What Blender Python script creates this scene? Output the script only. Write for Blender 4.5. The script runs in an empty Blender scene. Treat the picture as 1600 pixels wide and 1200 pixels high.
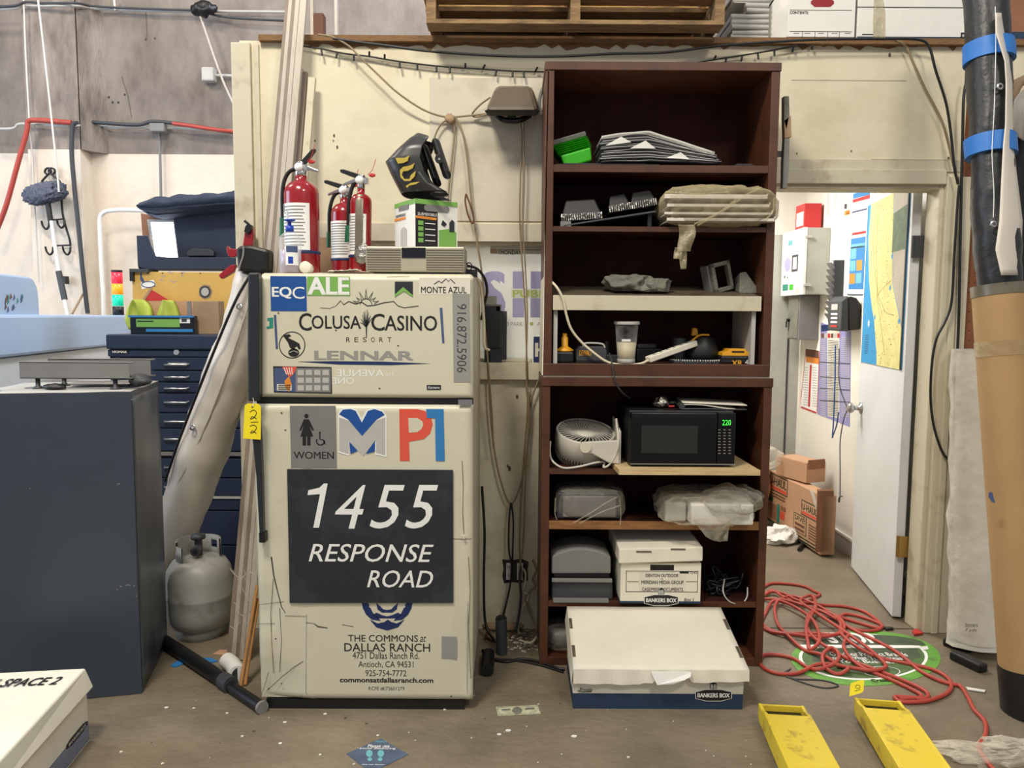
import bpy, math, random
from mathutils import Vector, Matrix, noise
random.seed(7)
S = bpy.context.scene
# ---------------------------------------------------------------- camera
H, PITCH, ROLL, FPX = 1.42, math.radians(5.0), 0.006, 1200.0
_u0 = Vector((0, math.sin(PITCH), math.cos(PITCH))); _f0 = Vector((0, math.cos(PITCH), -math.sin(PITCH))); _x0 = Vector((1, 0, 0))
CR = _x0*math.cos(ROLL) + _u0*math.sin(ROLL); CU = _u0*math.cos(ROLL) - _x0*math.sin(ROLL)
CAM = Vector((0, 0, H))
cd = bpy.data.cameras.new('camera'); cam = bpy.data.objects.new('camera', cd); S.collection.objects.link(cam)
cd.sensor_width = 36.0; cd.lens = 36.0*FPX/1600.0; cd.clip_start = 0.05; cd.clip_end = 100
cam.matrix_world = Matrix(((CR.x, CU.x, -_f0.x, CAM.x), (CR.y, CU.y, -_f0.y, CAM.y), (CR.z, CU.z, -_f0.z, CAM.z), (0, 0, 0, 1)))
S.camera = cam
# ---------------------------------------------------------------- world, lamps, exposure
S.view_settings.view_transform = 'Standard'; S.view_settings.look = 'None'; S.view_settings.gamma = 1.0
S.view_settings.use_curve_mapping = False; S.view_settings.exposure = 0.0
w = bpy.data.worlds.new('hall_air'); S.world = w; w.use_nodes = True
bg = w.node_tree.nodes['Background']; bg.inputs[0].default_value = (0.93, 0.95, 1.0, 1); bg.inputs[1].default_value = 0.42
def area(name, loc, target, sx, sy, power, col):
    l = bpy.data.lights.new(name, 'AREA'); l.shape = 'RECTANGLE'; l.size = sx; l.size_y = sy; l.energy = power; l.color = col
    o = bpy.data.objects.new(name, l); S.collection.objects.link(o); o.location = loc
    o.rotation_euler = (Vector(target)-Vector(loc)).to_track_quat('-Z', 'Y').to_euler(); return o
area('high_bay_lamp', (-1.3, 0.5, 5.0), (0.1, 3.0, 0.8), 0.9, 0.5, 165, (1.0, 0.93, 0.80))
area('high_bay_lamp', (1.9, -1.4, 5.2), (0.6, 3.0, 0.8), 0.9, 0.5, 90, (1.0, 0.93, 0.80))
area('loading_door_daylight', (-6.8, 2.6, 2.4), (-2.0, 4.4, 1.2), 3.0, 3.2, 190, (0.62, 0.78, 1.0))
area('high_bay_lamp', (-4.0, 3.4, 5.2), (-2.6, 6.3, 2.0), 1.0, 0.6, 95, (1.0, 0.90, 0.78))
area('added_fill_lamp', (0.2, 4.9, 5.6), (-2.4, 4.6, 1.2), 1.6, 1.0, 150, (0.84, 0.90, 1.0))  # added lamp above the office roof, brightens the machine and left bay
area('office_ceiling_lamp', (0.95, 4.7, 2.46), (0.95, 4.7, 0), 1.0, 0.5, 58, (1.0, 0.97, 0.92))
# ---------------------------------------------------------------- measuring helpers
def ray(px, py): return CR*((px-800.0)/FPX) + CU*((600.0-py)/FPX) + _f0
def P(px, py, Y):
    d = ray(px, py); return CAM + d*(Y/d.y)
def F(px, py, z=0.0):
    d = ray(px, py); return CAM + d*((z-H)/d.z)
def PX(px, py, X):
    d = ray(px, py); return CAM + d*(X/d.x)
V = Vector
class Fr:                                   # a plane in the room: origin, right, up, outward normal
    def __init__(s, o, R=(1, 0, 0), U=(0, 0, 1)):
        s.o = V(o); s.R = V(R).normalized(); s.U = V(U).normalized(); s.N = s.R.cross(s.U)
    def at(s, u, v, n=0.0): return s.o + s.R*u + s.U*v + s.N*n
    def px(s, x, y):
        d = ray(x, y); t = (s.o-CAM).dot(s.N)/d.dot(s.N); q = CAM + d*t - s.o; return (q.dot(s.R), q.dot(s.U))
    def rect(s, x0, y0, x1, y1):
        xm, ym = (x0+x1)/2, (y0+y1)/2
        return (s.px(x0, ym)[0], s.px(xm, y1)[1], s.px(x1, ym)[0], s.px(xm, y0)[1])
def front(Y): return Fr((0, Y, 0))
# ---------------------------------------------------------------- materials
def lin(c):
    r = []
    for x in c[:3]:
        x = x/255.0; r.append(x/12.92 if x <= 0.04045 else ((x+0.055)/1.055)**2.4)
    return (*r, 1.0)
M = {}
def mat(name, rgb, rough=0.6, metal=0.0, var=0.12, scale=9.0, bump=0.0, bscale=60.0, rgb2=None, thr=None, emit=0.0, stretch=None, coat=0.0, spec=None):
    m = bpy.data.materials.new(name); m.use_nodes = True; nt = m.node_tree; N, L = nt.nodes, nt.links
    p = N['Principled BSDF']; p.inputs['Roughness'].default_value = rough; p.inputs['Metallic'].default_value = metal
    if coat: p.inputs['Coat Weight'].default_value = coat
    if spec is not None: p.inputs['Specular IOR Level'].default_value = spec
    tc = N.new('ShaderNodeTexCoord'); src = tc.outputs['Object']
    if stretch:
        mp = N.new('ShaderNodeMapping'); mp.inputs['Scale'].default_value = stretch; L.new(src, mp.inputs[0]); src = mp.outputs[0]
    nz = N.new('ShaderNodeTexNoise'); nz.inputs['Scale'].default_value = scale; nz.inputs['Detail'].default_value = 6; nz.inputs['Roughness'].default_value = 0.62
    L.new(src, nz.inputs['Vector'])
    cr = N.new('ShaderNodeValToRGB'); c = lin(rgb); c2 = lin(rgb2) if rgb2 else tuple(x*(1-var*2.2) for x in c[:3])+(1,)
    a, b_ = thr if thr else (0.28, 0.62)
    cr.color_ramp.elements[0].position = a; cr.color_ramp.elements[0].color = c2
    cr.color_ramp.elements[1].position = b_; cr.color_ramp.elements[1].color = c
    L.new(nz.outputs['Fac'], cr.inputs[0]); L.new(cr.outputs[0], p.inputs['Base Color'])
    if bump:
        n2 = N.new('ShaderNodeTexNoise'); n2.inputs['Scale'].default_value = bscale; n2.inputs['Detail'].default_value = 5; L.new(src, n2.inputs['Vector'])
        bp = N.new('ShaderNodeBump'); bp.inputs['Strength'].default_value = bump; bp.inputs['Distance'].default_value = 0.02
        L.new(n2.outputs['Fac'], bp.inputs['Height']); L.new(bp.outputs[0], p.inputs['Normal'])
    if emit:
        p.inputs['Emission Color'].default_value = c; p.inputs['Emission Strength'].default_value = emit
    M[name] = m; return m
def film(name, rgb, opac, rough=0.12, gl=0.35, bump=0.0, bscale=25):   # clear plastic: see-through with a sheen
    m = bpy.data.materials.new(name); m.use_nodes = True; nt = m.node_tree; N, L = nt.nodes, nt.links
    for n in list(N): N.remove(n)
    out = N.new('ShaderNodeOutputMaterial'); t = N.new('ShaderNodeBsdfTransparent'); p = N.new('ShaderNodeBsdfPrincipled')
    p.inputs['Base Color'].default_value = lin(rgb); p.inputs['Roughness'].default_value = rough
    lw = N.new('ShaderNodeLayerWeight'); lw.inputs[0].default_value = gl
    nz = N.new('ShaderNodeTexNoise'); nz.inputs['Scale'].default_value = bscale; nz.inputs['Detail'].default_value = 4
    tc = N.new('ShaderNodeTexCoord'); L.new(tc.outputs['Object'], nz.inputs['Vector'])
    ma = N.new('ShaderNodeMath'); ma.operation = 'MULTIPLY_ADD'; ma.inputs[1].default_value = 0.6; ma.inputs[2].default_value = opac; L.new(lw.outputs['Facing'], ma.inputs[0])
    mb = N.new('ShaderNodeMath'); mb.operation = 'MULTIPLY_ADD'; mb.inputs[1].default_value = 0.35; mb.inputs[2].default_value = -0.16; mb.use_clamp = False; L.new(nz.outputs['Fac'], mb.inputs[0])
    mc = N.new('ShaderNodeMath'); mc.operation = 'ADD'; mc.use_clamp = True; L.new(ma.outputs[0], mc.inputs[0]); L.new(mb.outputs[0], mc.inputs[1])
    mx = N.new('ShaderNodeMixShader'); L.new(mc.outputs[0], mx.inputs[0]); L.new(t.outputs[0], mx.inputs[1]); L.new(p.outputs[0], mx.inputs[2]); L.new(mx.outputs[0], out.inputs[0])
    if bump:
        bp = N.new('ShaderNodeBump'); bp.inputs['Strength'].default_value = bump; bp.inputs['Distance'].default_value = 0.02
        L.new(nz.outputs['Fac'], bp.inputs['Height']); L.new(bp.outputs[0], p.inputs['Normal'])
    M[name] = m; return m
# ---------------------------------------------------------------- mesh builder
_tc = {}
def text_mesh(s, shear, bold):
    k = (s, shear, 0)
    if k not in _tc:
        c = bpy.data.curves.new('t', 'FONT'); c.body = s; c.shear = shear; c.resolution_u = 3; c.size = 1.0
        o = bpy.data.objects.new('t', c); S.collection.objects.link(o)
        dg = bpy.context.evaluated_depsgraph_get(); me = o.evaluated_get(dg).to_mesh()
        vs = [(v.co.x, v.co.y) for v in me.vertices]; fs = [tuple(p.vertices) for p in me.polygons]
        o.evaluated_get(dg).to_mesh_clear(); bpy.data.objects.remove(o); bpy.data.curves.remove(c)
        _tc[k] = (vs, fs)
    return _tc[k]
def spline(pts, n=6):
    pts = [V(p) for p in pts]
    if len(pts) < 3: return pts
    o = []; q = [pts[0]*2-pts[1]] + pts + [pts[-1]*2-pts[-2]]
    for i in range(1, len(q)-2):
        a, b, c, d = q[i-1:i+3]
        for k in range(n):
            t = k/n; o.append(0.5*((2*b)+(c-a)*t+(2*a-5*b+4*c-d)*t*t+(3*b-3*c+d-a)*t**3))
    o.append(pts[-1]); return o
def axes(d):
    d = V(d).normalized(); a = V((0, 0, 1)) if abs(d.z) < 0.9 else V((1, 0, 0))
    x = a.cross(d).normalized(); return x, d.cross(x), d
ORG = {}
class B:
    def __init__(s): s.v = []; s.f = []; s.mi = []; s.sm = []; s.ml = []; s.X = Matrix.Identity(4)
    def m(s, name):
        if name not in s.ml: s.ml.append(name)
        return s.ml.index(name)
    def add(s, vs, fs, mat, smooth=False):
        o = len(s.v); s.v += [s.X @ V(p) for p in vs]; k = s.m(mat)
        for f in fs: s.f.append([i+o for i in f]); s.mi.append(k); s.sm.append(smooth)
        return s
    def box(s, a, b, mat):                      # opposite corners
        x0, y0, z0 = a; x1, y1, z1 = b
        x0, x1 = min(x0, x1), max(x0, x1); y0, y1 = min(y0, y1), max(y0, y1); z0, z1 = min(z0, z1), max(z0, z1)
        vs = [(x, y, z) for z in (z0, z1) for y in (y0, y1) for x in (x0, x1)]
        return s.add(vs, [(0, 2, 3, 1), (4, 5, 7, 6), (0, 1, 5, 4), (2, 6, 7, 3), (0, 4, 6, 2), (1, 3, 7, 5)], mat)
    def hexa(s, lo, hi, mat):                   # four bottom corners, four top corners (ccw from above)
        return s.add(list(lo)+list(hi), [(3, 2, 1, 0), (4, 5, 6, 7), (0, 1, 5, 4), (1, 2, 6, 5), (2, 3, 7, 6), (3, 0, 4, 7)], mat)
    def prism(s, pts, d, mat, smooth=False):
        pts = [V(p) for p in pts]; d = V(d); n = len(pts)
        nn = V((0, 0, 0))
        for i in range(n): nn += pts[i].cross(pts[(i+1) % n])
        if nn.dot(d) > 0: pts = pts[::-1]
        vs = pts + [p+d for p in pts]
        s.add(vs, [tuple(range(n)), tuple(range(2*n-1, n-1, -1))], mat)
        o = len(s.v)-2*n; k = s.m(mat)
        for i in range(n):
            j = (i+1) % n; s.f.append([o+j, o+i, o+n+i, o+n+j]); s.mi.append(k); s.sm.append(smooth)
        return s
    def fp(s, fr, pix, n, d, mat, uv=False):     # polygon on a plane, its back at n, thickness d
        q = pix if uv else [fr.px(*p) for p in pix]
        return s.prism([fr.at(u, v, n) for u, v in q], fr.N*d, mat)
    def fr(s, fr, x0, y0, x1, y1, n, d, mat):
        a, b, c, e = fr.rect(x0, y0, x1, y1)
        return s.fp(fr, [(a, b), (c, b), (c, e), (a, e)], n, d, mat, True)
    def ft(s, fr, txt, x0, y0, x1, y1, n, mat, shear=0.0, bold=0.0, mirror=False, turn=False, uv=False):
        a, b, c, e = (x0, y0, x1, y1) if uv else fr.rect(x0, y0, x1, y1)
        vs, fs = text_mesh(txt, shear, bold)
        if not vs: return s
        xs = [p[0] for p in vs]; ys = [p[1] for p in vs]; ax, bx, ay, by = min(xs), max(xs), min(ys), max(ys)
        h = bold*0.9; W, Hh = max(bx-ax, 1e-6), max(by-ay, 1e-6)
        for i, (dx, dy) in enumerate(((-h, -h*0.6), (h, -h*0.6), (-h, h*0.6), (h, h*0.6)) if bold else ((0, 0),)):
            out = []                              # heavier strokes: the outline laid again a hair apart
            for x, y in vs:
                t = (x+dx-ax+h)/(W+2*h); q = (y+dy-ay+h)/(Hh+2*h)
                if turn: t, q = q, 1-t
                if mirror: t = 1-t
                out.append(fr.at(a+(c-a)*t, b+(e-b)*q, n+0.00012*i))
            s.add(out, [f[::-1] if mirror else f for f in fs], mat)
        return s
    def fdisc(s, fr, cx, cy, rx, ry, n, d, mat, k=24, a0=0, a1=360):
        pts = [(cx+rx*math.cos(math.radians(a0+(a1-a0)*i/k)), cy-ry*math.sin(math.radians(a0+(a1-a0)*i/k))) for i in range(k if a1-a0 >= 360 else k+1)]
        return s.fp(fr, pts, n, d, mat)
    def fring(s, fr, cx, cy, r, w, n, d, mat, k=28, ry=None, a0=0, a1=360):
        ry = ry or r
        return s.fstroke(fr, [(cx+r*math.cos(math.radians(a0+(a1-a0)*i/k)), cy-ry*math.sin(math.radians(a0+(a1-a0)*i/k))) for i in range(k+1)], w, n, d, mat)
    def fstroke(s, fr, pix, w, n, d, mat, smooth=False):   # flat line of width w (pixels of the photo) on a plane
        q = [fr.px(*p) for p in pix]; sc = abs(fr.px(pix[0][0]+1, pix[0][1])[0]-fr.px(*pix[0])[0])
        if smooth: q = [(p.x, p.y) for p in spline([(a, b, 0) for a, b in q], 5)]
        ww = w if isinstance(w, (list, tuple)) else [w]*len(q); L, R = [], []
        for i, (x, y) in enumerate(q):
            a = q[max(i-1, 0)]; b = q[min(i+1, len(q)-1)]; dx, dy = b[0]-a[0], b[1]-a[1]; l = math.hypot(dx, dy) or 1
            h = ww[min(int(i*len(ww)/len(q)), len(ww)-1)]*sc/2; L.append((x-dy/l*h, y+dx/l*h)); R.append((x+dy/l*h, y-dx/l*h))
        vs = [fr.at(*p, n+d) for p in L] + [fr.at(*p, n+d) for p in R]; k = len(q)
        return s.add(vs, [(i, k+i, k+i+1, i+1) for i in range(k-1)], mat)
    def tube(s, pts, r, mat, n=8, smooth=0, cap=True, wr=0.0, wf=8.0):
        if smooth: pts = spline(pts, smooth)
        pts = [V(p) for p in pts]; k = len(pts); rr = r if callable(r) else (lambda t: r)
        x, y, d = axes(pts[1]-pts[0]); vs = []
        for i, p in enumerate(pts):
            t = (pts[min(i+1, k-1)]-pts[max(i-1, 0)]).normalized()
            x = (x-t*x.dot(t)).normalized(); y = t.cross(x); R = rr(i/(k-1))
            for j in range(n):
                a = 2*math.pi*j/n; q = x*math.cos(a)+y*math.sin(a); w = R
                if wr: w = R*(1+wr*noise.noise((p+q*R)*wf)+wr*0.5*noise.noise((p+q*R)*wf*2.7))
                vs.append(p+q*w)
        fs = [(i*n+j, i*n+(j+1) % n, (i+1)*n+(j+1) % n, (i+1)*n+j) for i in range(k-1) for j in range(n)]
        s.add(vs, fs, mat, True)
        if cap:
            s.add(vs[:n], [tuple(range(n-1, -1, -1))], mat); s.add(vs[-n:], [tuple(range(n))], mat)
        return s
    def pt(s, pts, r, mat, n=7, smooth=5, **k): return s.tube([P(*p) for p in pts], r, mat, n, smooth, **k)
    def cyl(s, a, b, r, mat, n=20, r2=None, cap=True):
        r2 = r if r2 is None else r2
        return s.tube([a, b], lambda t: r+(r2-r)*t, mat, n, 0, cap)
    def lathe(s, prof, mat, c=(0, 0, 0), n=28, T=None, a0=0.0, a1=360.0, smooth=True):
        c = V(c); full = a1-a0 >= 360; k = n if full else n+1; vs = []
        for r, z in prof:
            for j in range(k):
                a = math.radians(a0+(a1-a0)*j/n); q = V((r*math.cos(a), r*math.sin(a), z))
                vs.append(c+(T @ q if T else q))
        fs = []
        for i in range(len(prof)-1):
            for j in range(n if full else n):
                j2 = (j+1) % k; fs.append((i*k+j, i*k+j2, (i+1)*k+j2, (i+1)*k+j))
        return s.add(vs, fs, mat, smooth)
    def ball(s, c, r, mat, n=14, T=None):
        r = r if isinstance(r, (tuple, list)) else (r, r, r); c = V(c); vs = []; m_ = n//2
        for i in range(m_+1):
            a = math.pi*i/m_
            for j in range(n):
                b = 2*math.pi*j/n; q = V((r[0]*math.sin(a)*math.cos(b), r[1]*math.sin(a)*math.sin(b), -r[2]*math.cos(a)))
                vs.append(c+(T @ q if T else q))
        return s.add(vs, [(i*n+j, i*n+(j+1) % n, (i+1)*n+(j+1) % n, (i+1)*n+j) for i in range(m_) for j in range(n)], mat, True)
    def lump(s, c, r, mat, amp=0.3, fq=6.0, n=36, seed=0.0, flat=True, pw=1.0, smooth=True):    # crumpled soft thing
        c = V(c); vs = []; m_ = n//2
        for i in range(m_+1):
            a = math.pi*i/m_
            for j in range(n):
                b = 2*math.pi*j/n; q = V((math.sin(a)*math.cos(b), math.sin(a)*math.sin(b), -math.cos(a)))
                q = V([math.copysign(abs(t)**pw, t) for t in q]) if pw != 1 else q
                sd = V((seed, seed*1.7, seed*0.3)); h = V((q.x*r[0], q.y*r[1], q.z*r[2]))
                d = 1+amp*(1-2*abs(noise.noise(h*fq+sd)))-amp*0.5+amp*0.5*noise.noise(h*fq*2.9+sd)
                p = h*d
                if flat and p.z < -r[2]*0.8: p.z = -r[2]*0.8
                vs.append(c+p)
        return s.add(vs, [(i*n+j, i*n+(j+1) % n, (i+1)*n+(j+1) % n, (i+1)*n+j) for i in range(m_) for j in range(n)], mat, smooth)
    def sheet(s, fn, nu, nv, th, mat, smooth=True):          # fn(u,v) -> point; th = thickness vector
        top = [V(fn(i/nu, j/nv)) for j in range(nv+1) for i in range(nu+1)]; th = V(th); k = len(top); w = nu+1
        bot = [p+th for p in top]; fs = []
        for j in range(nv):
            for i in range(nu):
                a = j*w+i; fs.append((a, a+1, a+w+1, a+w)); fs.append((k+a, k+a+w, k+a+w+1, k+a+1))
        ring = [i for i in range(nu+1)]+[j*w+nu for j in range(1, nv+1)]+[nv*w+i for i in range(nu-1, -1, -1)]+[j*w for j in range(nv-1, 0, -1)]
        for a, b in zip(ring, ring[1:]+ring[:1]): fs.append((b, a, k+a, k+b))
        return s.add(top+bot, fs, mat, smooth)
    def mesh(s, name, org, bev):
        me = bpy.data.meshes.new(name); me.from_pydata([tuple(p-org) for p in s.v], [], s.f)
        for n in s.ml: me.materials.append(M[n])
        me.polygons.foreach_set('material_index', s.mi); me.polygons.foreach_set('use_smooth', s.sm); me.update()
        o = bpy.data.objects.new(name, me); S.collection.objects.link(o)
        if bev:
            md = o.modifiers.new('soft_edges', 'BEVEL'); md.width = bev; md.segments = 2; md.limit_method = 'ANGLE'; md.angle_limit = math.radians(50); md.use_clamp_overlap = True
        return o
    def bb(s):
        lo = V([min(p[i] for p in s.v) for i in range(3)]); hi = V([max(p[i] for p in s.v) for i in range(3)]); return lo, hi
    def obj(s, name, label=None, cat=None, group=None, kind=None, bev=0.0):
        lo, hi = s.bb(); org = V(((lo.x+hi.x)/2, (lo.y+hi.y)/2, lo.z)); o = s.mesh(name, org, bev); o.location = org; ORG[o.name] = org
        return tag(o, label, cat, group, kind)
    def part(s, name, parent, label=None, bev=0.0, kind=None):
        lo, hi = s.bb(); org = (lo+hi)/2; o = s.mesh(name, org, bev); o.parent = parent; o.location = org-ORG[parent.name]; ORG[o.name] = org
        return tag(o, label, None, None, kind)
def tag(o, label=None, cat=None, group=None, kind=None):
    if label: o['label'] = label
    if cat: o['category'] = cat
    if group: o['group'] = group
    if kind: o['kind'] = kind
    return o
def emp(name, loc, label, cat, group=None):
    o = bpy.data.objects.new(name, None); S.collection.objects.link(o); o.location = V(loc); o.empty_display_size = 0.05; ORG[o.name] = V(loc)
    return tag(o, label, cat, group)
def kids(o): return [c for c in bpy.data.objects if c.parent == o]
def dup(o, loc=None, rot=None, label=None, group=None, parent=None):
    c = o.copy(); S.collection.objects.link(c)
    if parent: c.parent = parent
    for ch in kids(o): dup(ch, parent=c)
    if loc is not None: c.location = V(loc)
    if rot is not None: c.rotation_euler = rot
    if label: c['label'] = label
    if group: c['group'] = group
    return c
def rotm(ax, deg): return Matrix.Rotation(math.radians(deg), 4, ax)
def move(loc, rz=0, rx=0, ry=0): return Matrix.Translation(V(loc)) @ rotm('Z', rz) @ rotm('X', rx) @ rotm('Y', ry)
# ---------------------------------------------------------------- materials
mat('floor', (138, 125, 105), 0.5, var=0.16, scale=3.0, bump=0.3, bscale=38, rgb2=(108, 97, 80), thr=(0.32, 0.68), stretch=(0.8, 1.1, 1))
mat('wall_paint', (222, 213, 186), 0.62, scale=3.2, rgb2=(204, 192, 162), thr=(0.22, 0.52), bump=0.12, bscale=18)
mat('wall_low', (212, 204, 180), 0.66, scale=6, rgb2=(186, 175, 148), thr=(0.26, 0.52), bump=0.2, bscale=22)
mat('wall_panel', (206, 198, 178), 0.6, scale=4, rgb2=(176, 166, 144), thr=(0.25, 0.5))
mat('trim_paint', (204, 196, 172), 0.55, scale=7, rgb2=(166, 152, 124), thr=(0.26, 0.45))
mat('conc_up', (150, 139, 130), 0.85, scale=2.4, rgb2=(108, 98, 90), thr=(0.3, 0.66), bump=0.25, bscale=30, stretch=(1.4, 1.4, 0.7))
mat('conc_low', (228, 214, 196), 0.75, scale=3, rgb2=(214, 199, 181), thr=(0.26, 0.52), bump=0.2, bscale=25)
mat('conc_pil', (156, 144, 134), 0.85, scale=4, rgb2=(104, 94, 86), thr=(0.3, 0.62), bump=0.35, bscale=35, stretch=(2, 2, 0.6))
mat('office_white', (236, 233, 222), 0.6, var=0.03, scale=2)
mat('office_grey', (176, 176, 166), 0.6, var=0.06)
mat('plywood_edge', (150, 112, 72), 0.8, scale=24, rgb2=(92, 66, 42), thr=(0.3, 0.7), stretch=(1, 1, 14))
mat('door_white', (222, 224, 226), 0.42, var=0.05, scale=2.5)
mat('cream', (210, 205, 182), 0.38, var=0.05, scale=3.5, rgb2=(190, 182, 154), thr=(0.22, 0.42))
mat('cream_side', (203, 196, 172), 0.45, scale=3.5, rgb2=(178, 168, 140), thr=(0.25, 0.45))
mat('grime', (92, 82, 66), 0.8, var=0.2)
mat('black', (20, 20, 22), 0.45, var=0.1)
mat('black_gloss', (10, 11, 14), 0.12, var=0.02)
mat('blk_worn', (34, 38, 44), 0.4, scale=30, rgb2=(120, 120, 118), thr=(0.2, 0.30))
mat('dark_grey', (62, 64, 68), 0.5, var=0.08)
mat('mid_grey', (128, 126, 124), 0.5, var=0.06)
mat('lite_grey', (188, 186, 180), 0.5, var=0.05)
mat('white', (235, 233, 226), 0.5, var=0.03)
mat('white_card', (232, 226, 208), 0.7, var=0.05, scale=4)
mat('print_black', (24, 24, 26), 0.6, var=0.0)
mat('print_white', (238, 238, 234), 0.55, var=0.0)
mat('print_grey', (150, 148, 142), 0.6, var=0.03)
mat('steel', (190, 190, 190), 0.28, 1.0, var=0.05)
mat('chrome', (225, 225, 225), 0.1, 1.0, var=0.02)
mat('brass', (190, 160, 100), 0.3, 1.0, var=0.05)
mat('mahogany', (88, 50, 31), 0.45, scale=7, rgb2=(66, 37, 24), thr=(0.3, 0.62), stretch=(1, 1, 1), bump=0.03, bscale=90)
mat('mahog_shaded', (60, 29, 23), 0.7, scale=6, rgb2=(36, 18, 15), thr=(0.3, 0.6), spec=0.15)  # shade inside the bookcases is put into this darker mahogany
mat('birch', (216, 192, 146), 0.55, scale=10, rgb2=(186, 156, 106), thr=(0.3, 0.6), stretch=(1, 8, 8))
mat('oak_edge', (150, 106, 62), 0.5, scale=14, rgb2=(116, 78, 44), thr=(0.3, 0.6), stretch=(1, 8, 8))
mat('pallet', (196, 158, 100), 0.8, scale=9, rgb2=(118, 86, 50), thr=(0.32, 0.62), stretch=(1, 6, 6), bump=0.3)
mat('pallet_old', (158, 128, 90), 0.85, scale=9, rgb2=(104, 82, 58), thr=(0.32, 0.62), stretch=(1, 6, 6), bump=0.3)
mat('navy_steel', (60, 68, 81), 0.36, var=0.06, scale=3)
mat('cab_side', (80, 84, 92), 0.33, var=0.08, scale=4)
mat('tool_navy', (40, 52, 78), 0.35, var=0.05)
mat('bin_navy', (36, 45, 66), 0.55, var=0.06)
mat('quilt', (44, 54, 74), 0.85, var=0.15, scale=20, bump=0.3, bscale=50)
mat('mach_blue', (176, 202, 236), 0.35, var=0.03, scale=2)
mat('mach_white', (226, 230, 232), 0.4, var=0.03)
mat('vinyl_white', (224, 214, 200), 0.36, var=0.04, scale=3)
mat('vinyl_black', (40, 40, 41), 0.42, var=0.08, scale=6, bump=0.35, bscale=14)
mat('red_paint', (150, 22, 32), 0.22, var=0.05, coat=0.4)
mat('red_matte', (196, 46, 46), 0.5, var=0.05)
mat('green_paint', (20, 92, 58), 0.4, var=0.05)
mat('tank_grey', (156, 155, 149), 0.42, scale=9, rgb2=(132, 126, 114), thr=(0.3, 0.46))
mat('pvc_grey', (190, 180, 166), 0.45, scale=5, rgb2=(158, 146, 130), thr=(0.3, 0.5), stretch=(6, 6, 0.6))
mat('pvc_dark', (148, 132, 118), 0.6, scale=5, rgb2=(116, 100, 86), thr=(0.3, 0.6), stretch=(6, 6, 0.6))  # darker brownish tone for alternate trim strips
mat('cardboard', (172, 137, 92), 0.75, var=0.05, scale=5)
mat('carton', (198, 155, 122), 0.75, var=0.06, scale=6)
mat('carton_side', (150, 104, 76), 0.8, var=0.08)
mat('yellow_paint', (226, 198, 56), 0.45, scale=14, rgb2=(176, 146, 54), thr=(0.34, 0.46))
mat('decal_mid', (86, 116, 66), 0.55, scale=14, rgb2=(70, 90, 58), thr=(0.35, 0.6))
mat('yellow_wood', (216, 174, 90), 0.55, var=0.06, scale=4)
mat('yellow_tag', (248, 226, 30), 0.55, var=0.02)
mat('dw_yellow', (232, 166, 36), 0.45, var=0.05)
mat('hose_red', (178, 68, 56), 0.45, var=0.08, scale=12)
mat('cord_tan', (146, 128, 100), 0.6, var=0.1)
mat('cord_white', (220, 210, 184), 0.5, var=0.06)
mat('rope_white', (226, 220, 208), 0.7, var=0.05)
mat('tape_blue', (44, 116, 196), 0.5, var=0.05)
mat('print_blue', (22, 78, 152), 0.5, var=0.0)
mat('box_blue', (34, 56, 84), 0.6, var=0.05)
mat('print_navy', (26, 44, 92), 0.5, var=0.0)
mat('slate', (72, 88, 128), 0.5, var=0.02)
mat('print_green', (122, 176, 84), 0.5, var=0.0)
mat('lime', (186, 202, 84), 0.6, var=0.05)
mat('grass_green', (64, 186, 38), 0.45, var=0.05)
mat('dk_green', (34, 62, 44), 0.5, var=0.0)
mat('teal', (44, 140, 120), 0.5, var=0.0)
mat('lilac', (172, 166, 208), 0.6, var=0.02)
mat('purple', (150, 146, 196), 0.6, var=0.02)
mat('pl_red', (222, 86, 66), 0.5, var=0.0)
mat('pl_blue', (48, 124, 186), 0.5, var=0.0)
mat('orange', (230, 140, 50), 0.5, var=0.02)
mat('sign_black', (38, 41, 46), 0.42, scale=5, rgb2=(48, 52, 58), thr=(0.4, 0.5))
mat('map_sea', (36, 146, 204), 0.5, var=0.0)
mat('map_land', (226, 218, 148), 0.55, var=0.04, scale=16, rgb2=(206, 196, 122))
mat('map_off', (178, 170, 154), 0.55, var=0.05)
mat('forest', (92, 116, 84), 0.6, var=0.2, scale=30)
mat('peg', (128, 78, 46), 0.7, var=0.06)
mat('rag', (124, 124, 112), 0.9, var=0.15, bump=0.4, bscale=120)
mat('fan_white', (206, 200, 188), 0.4, var=0.04)
mat('fan_in', (150, 146, 136), 0.5, var=0.04)
mat('fluff', (120, 124, 142), 0.95, var=0.3, scale=60, bump=0.8, bscale=160)
mat('taupe', (100, 88, 74), 0.4, var=0.06)
mat('dkglass', (18, 22, 28), 0.1, var=0.0)
mat('ribbed', (176, 170, 150), 0.45, 0.3, var=0.04)
mat('paper', (226, 220, 204), 0.7, var=0.05)
mat('kraft', (168, 140, 110), 0.8, var=0.08)
mat('bamboo', (190, 136, 78), 0.5, var=0.1, scale=12)
mat('foil', (176, 172, 164), 0.22, 0.9, var=0.2, scale=30, bump=0.8, bscale=40)
mat('tape_grey', (120, 112, 96), 0.35, 0.3, var=0.1)
mat('hand_blue', (24, 66, 170), 0.35, var=0.0)
mat('lilac_gel', (196, 182, 200), 0.12, var=0.0)
mat('flame', (192, 168, 70), 0.4, var=0.1, scale=14)
mat('mask_black', (50, 50, 50), 0.35, scale=7, rgb2=(96, 36, 46), thr=(0.26, 0.36))
mat('decal_green', (104, 164, 66), 0.5, scale=18, rgb2=(78, 118, 58), thr=(0.3, 0.5))
mat('decal_dark', (74, 88, 68), 0.55, scale=18, rgb2=(60, 70, 56), thr=(0.3, 0.6))
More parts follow.
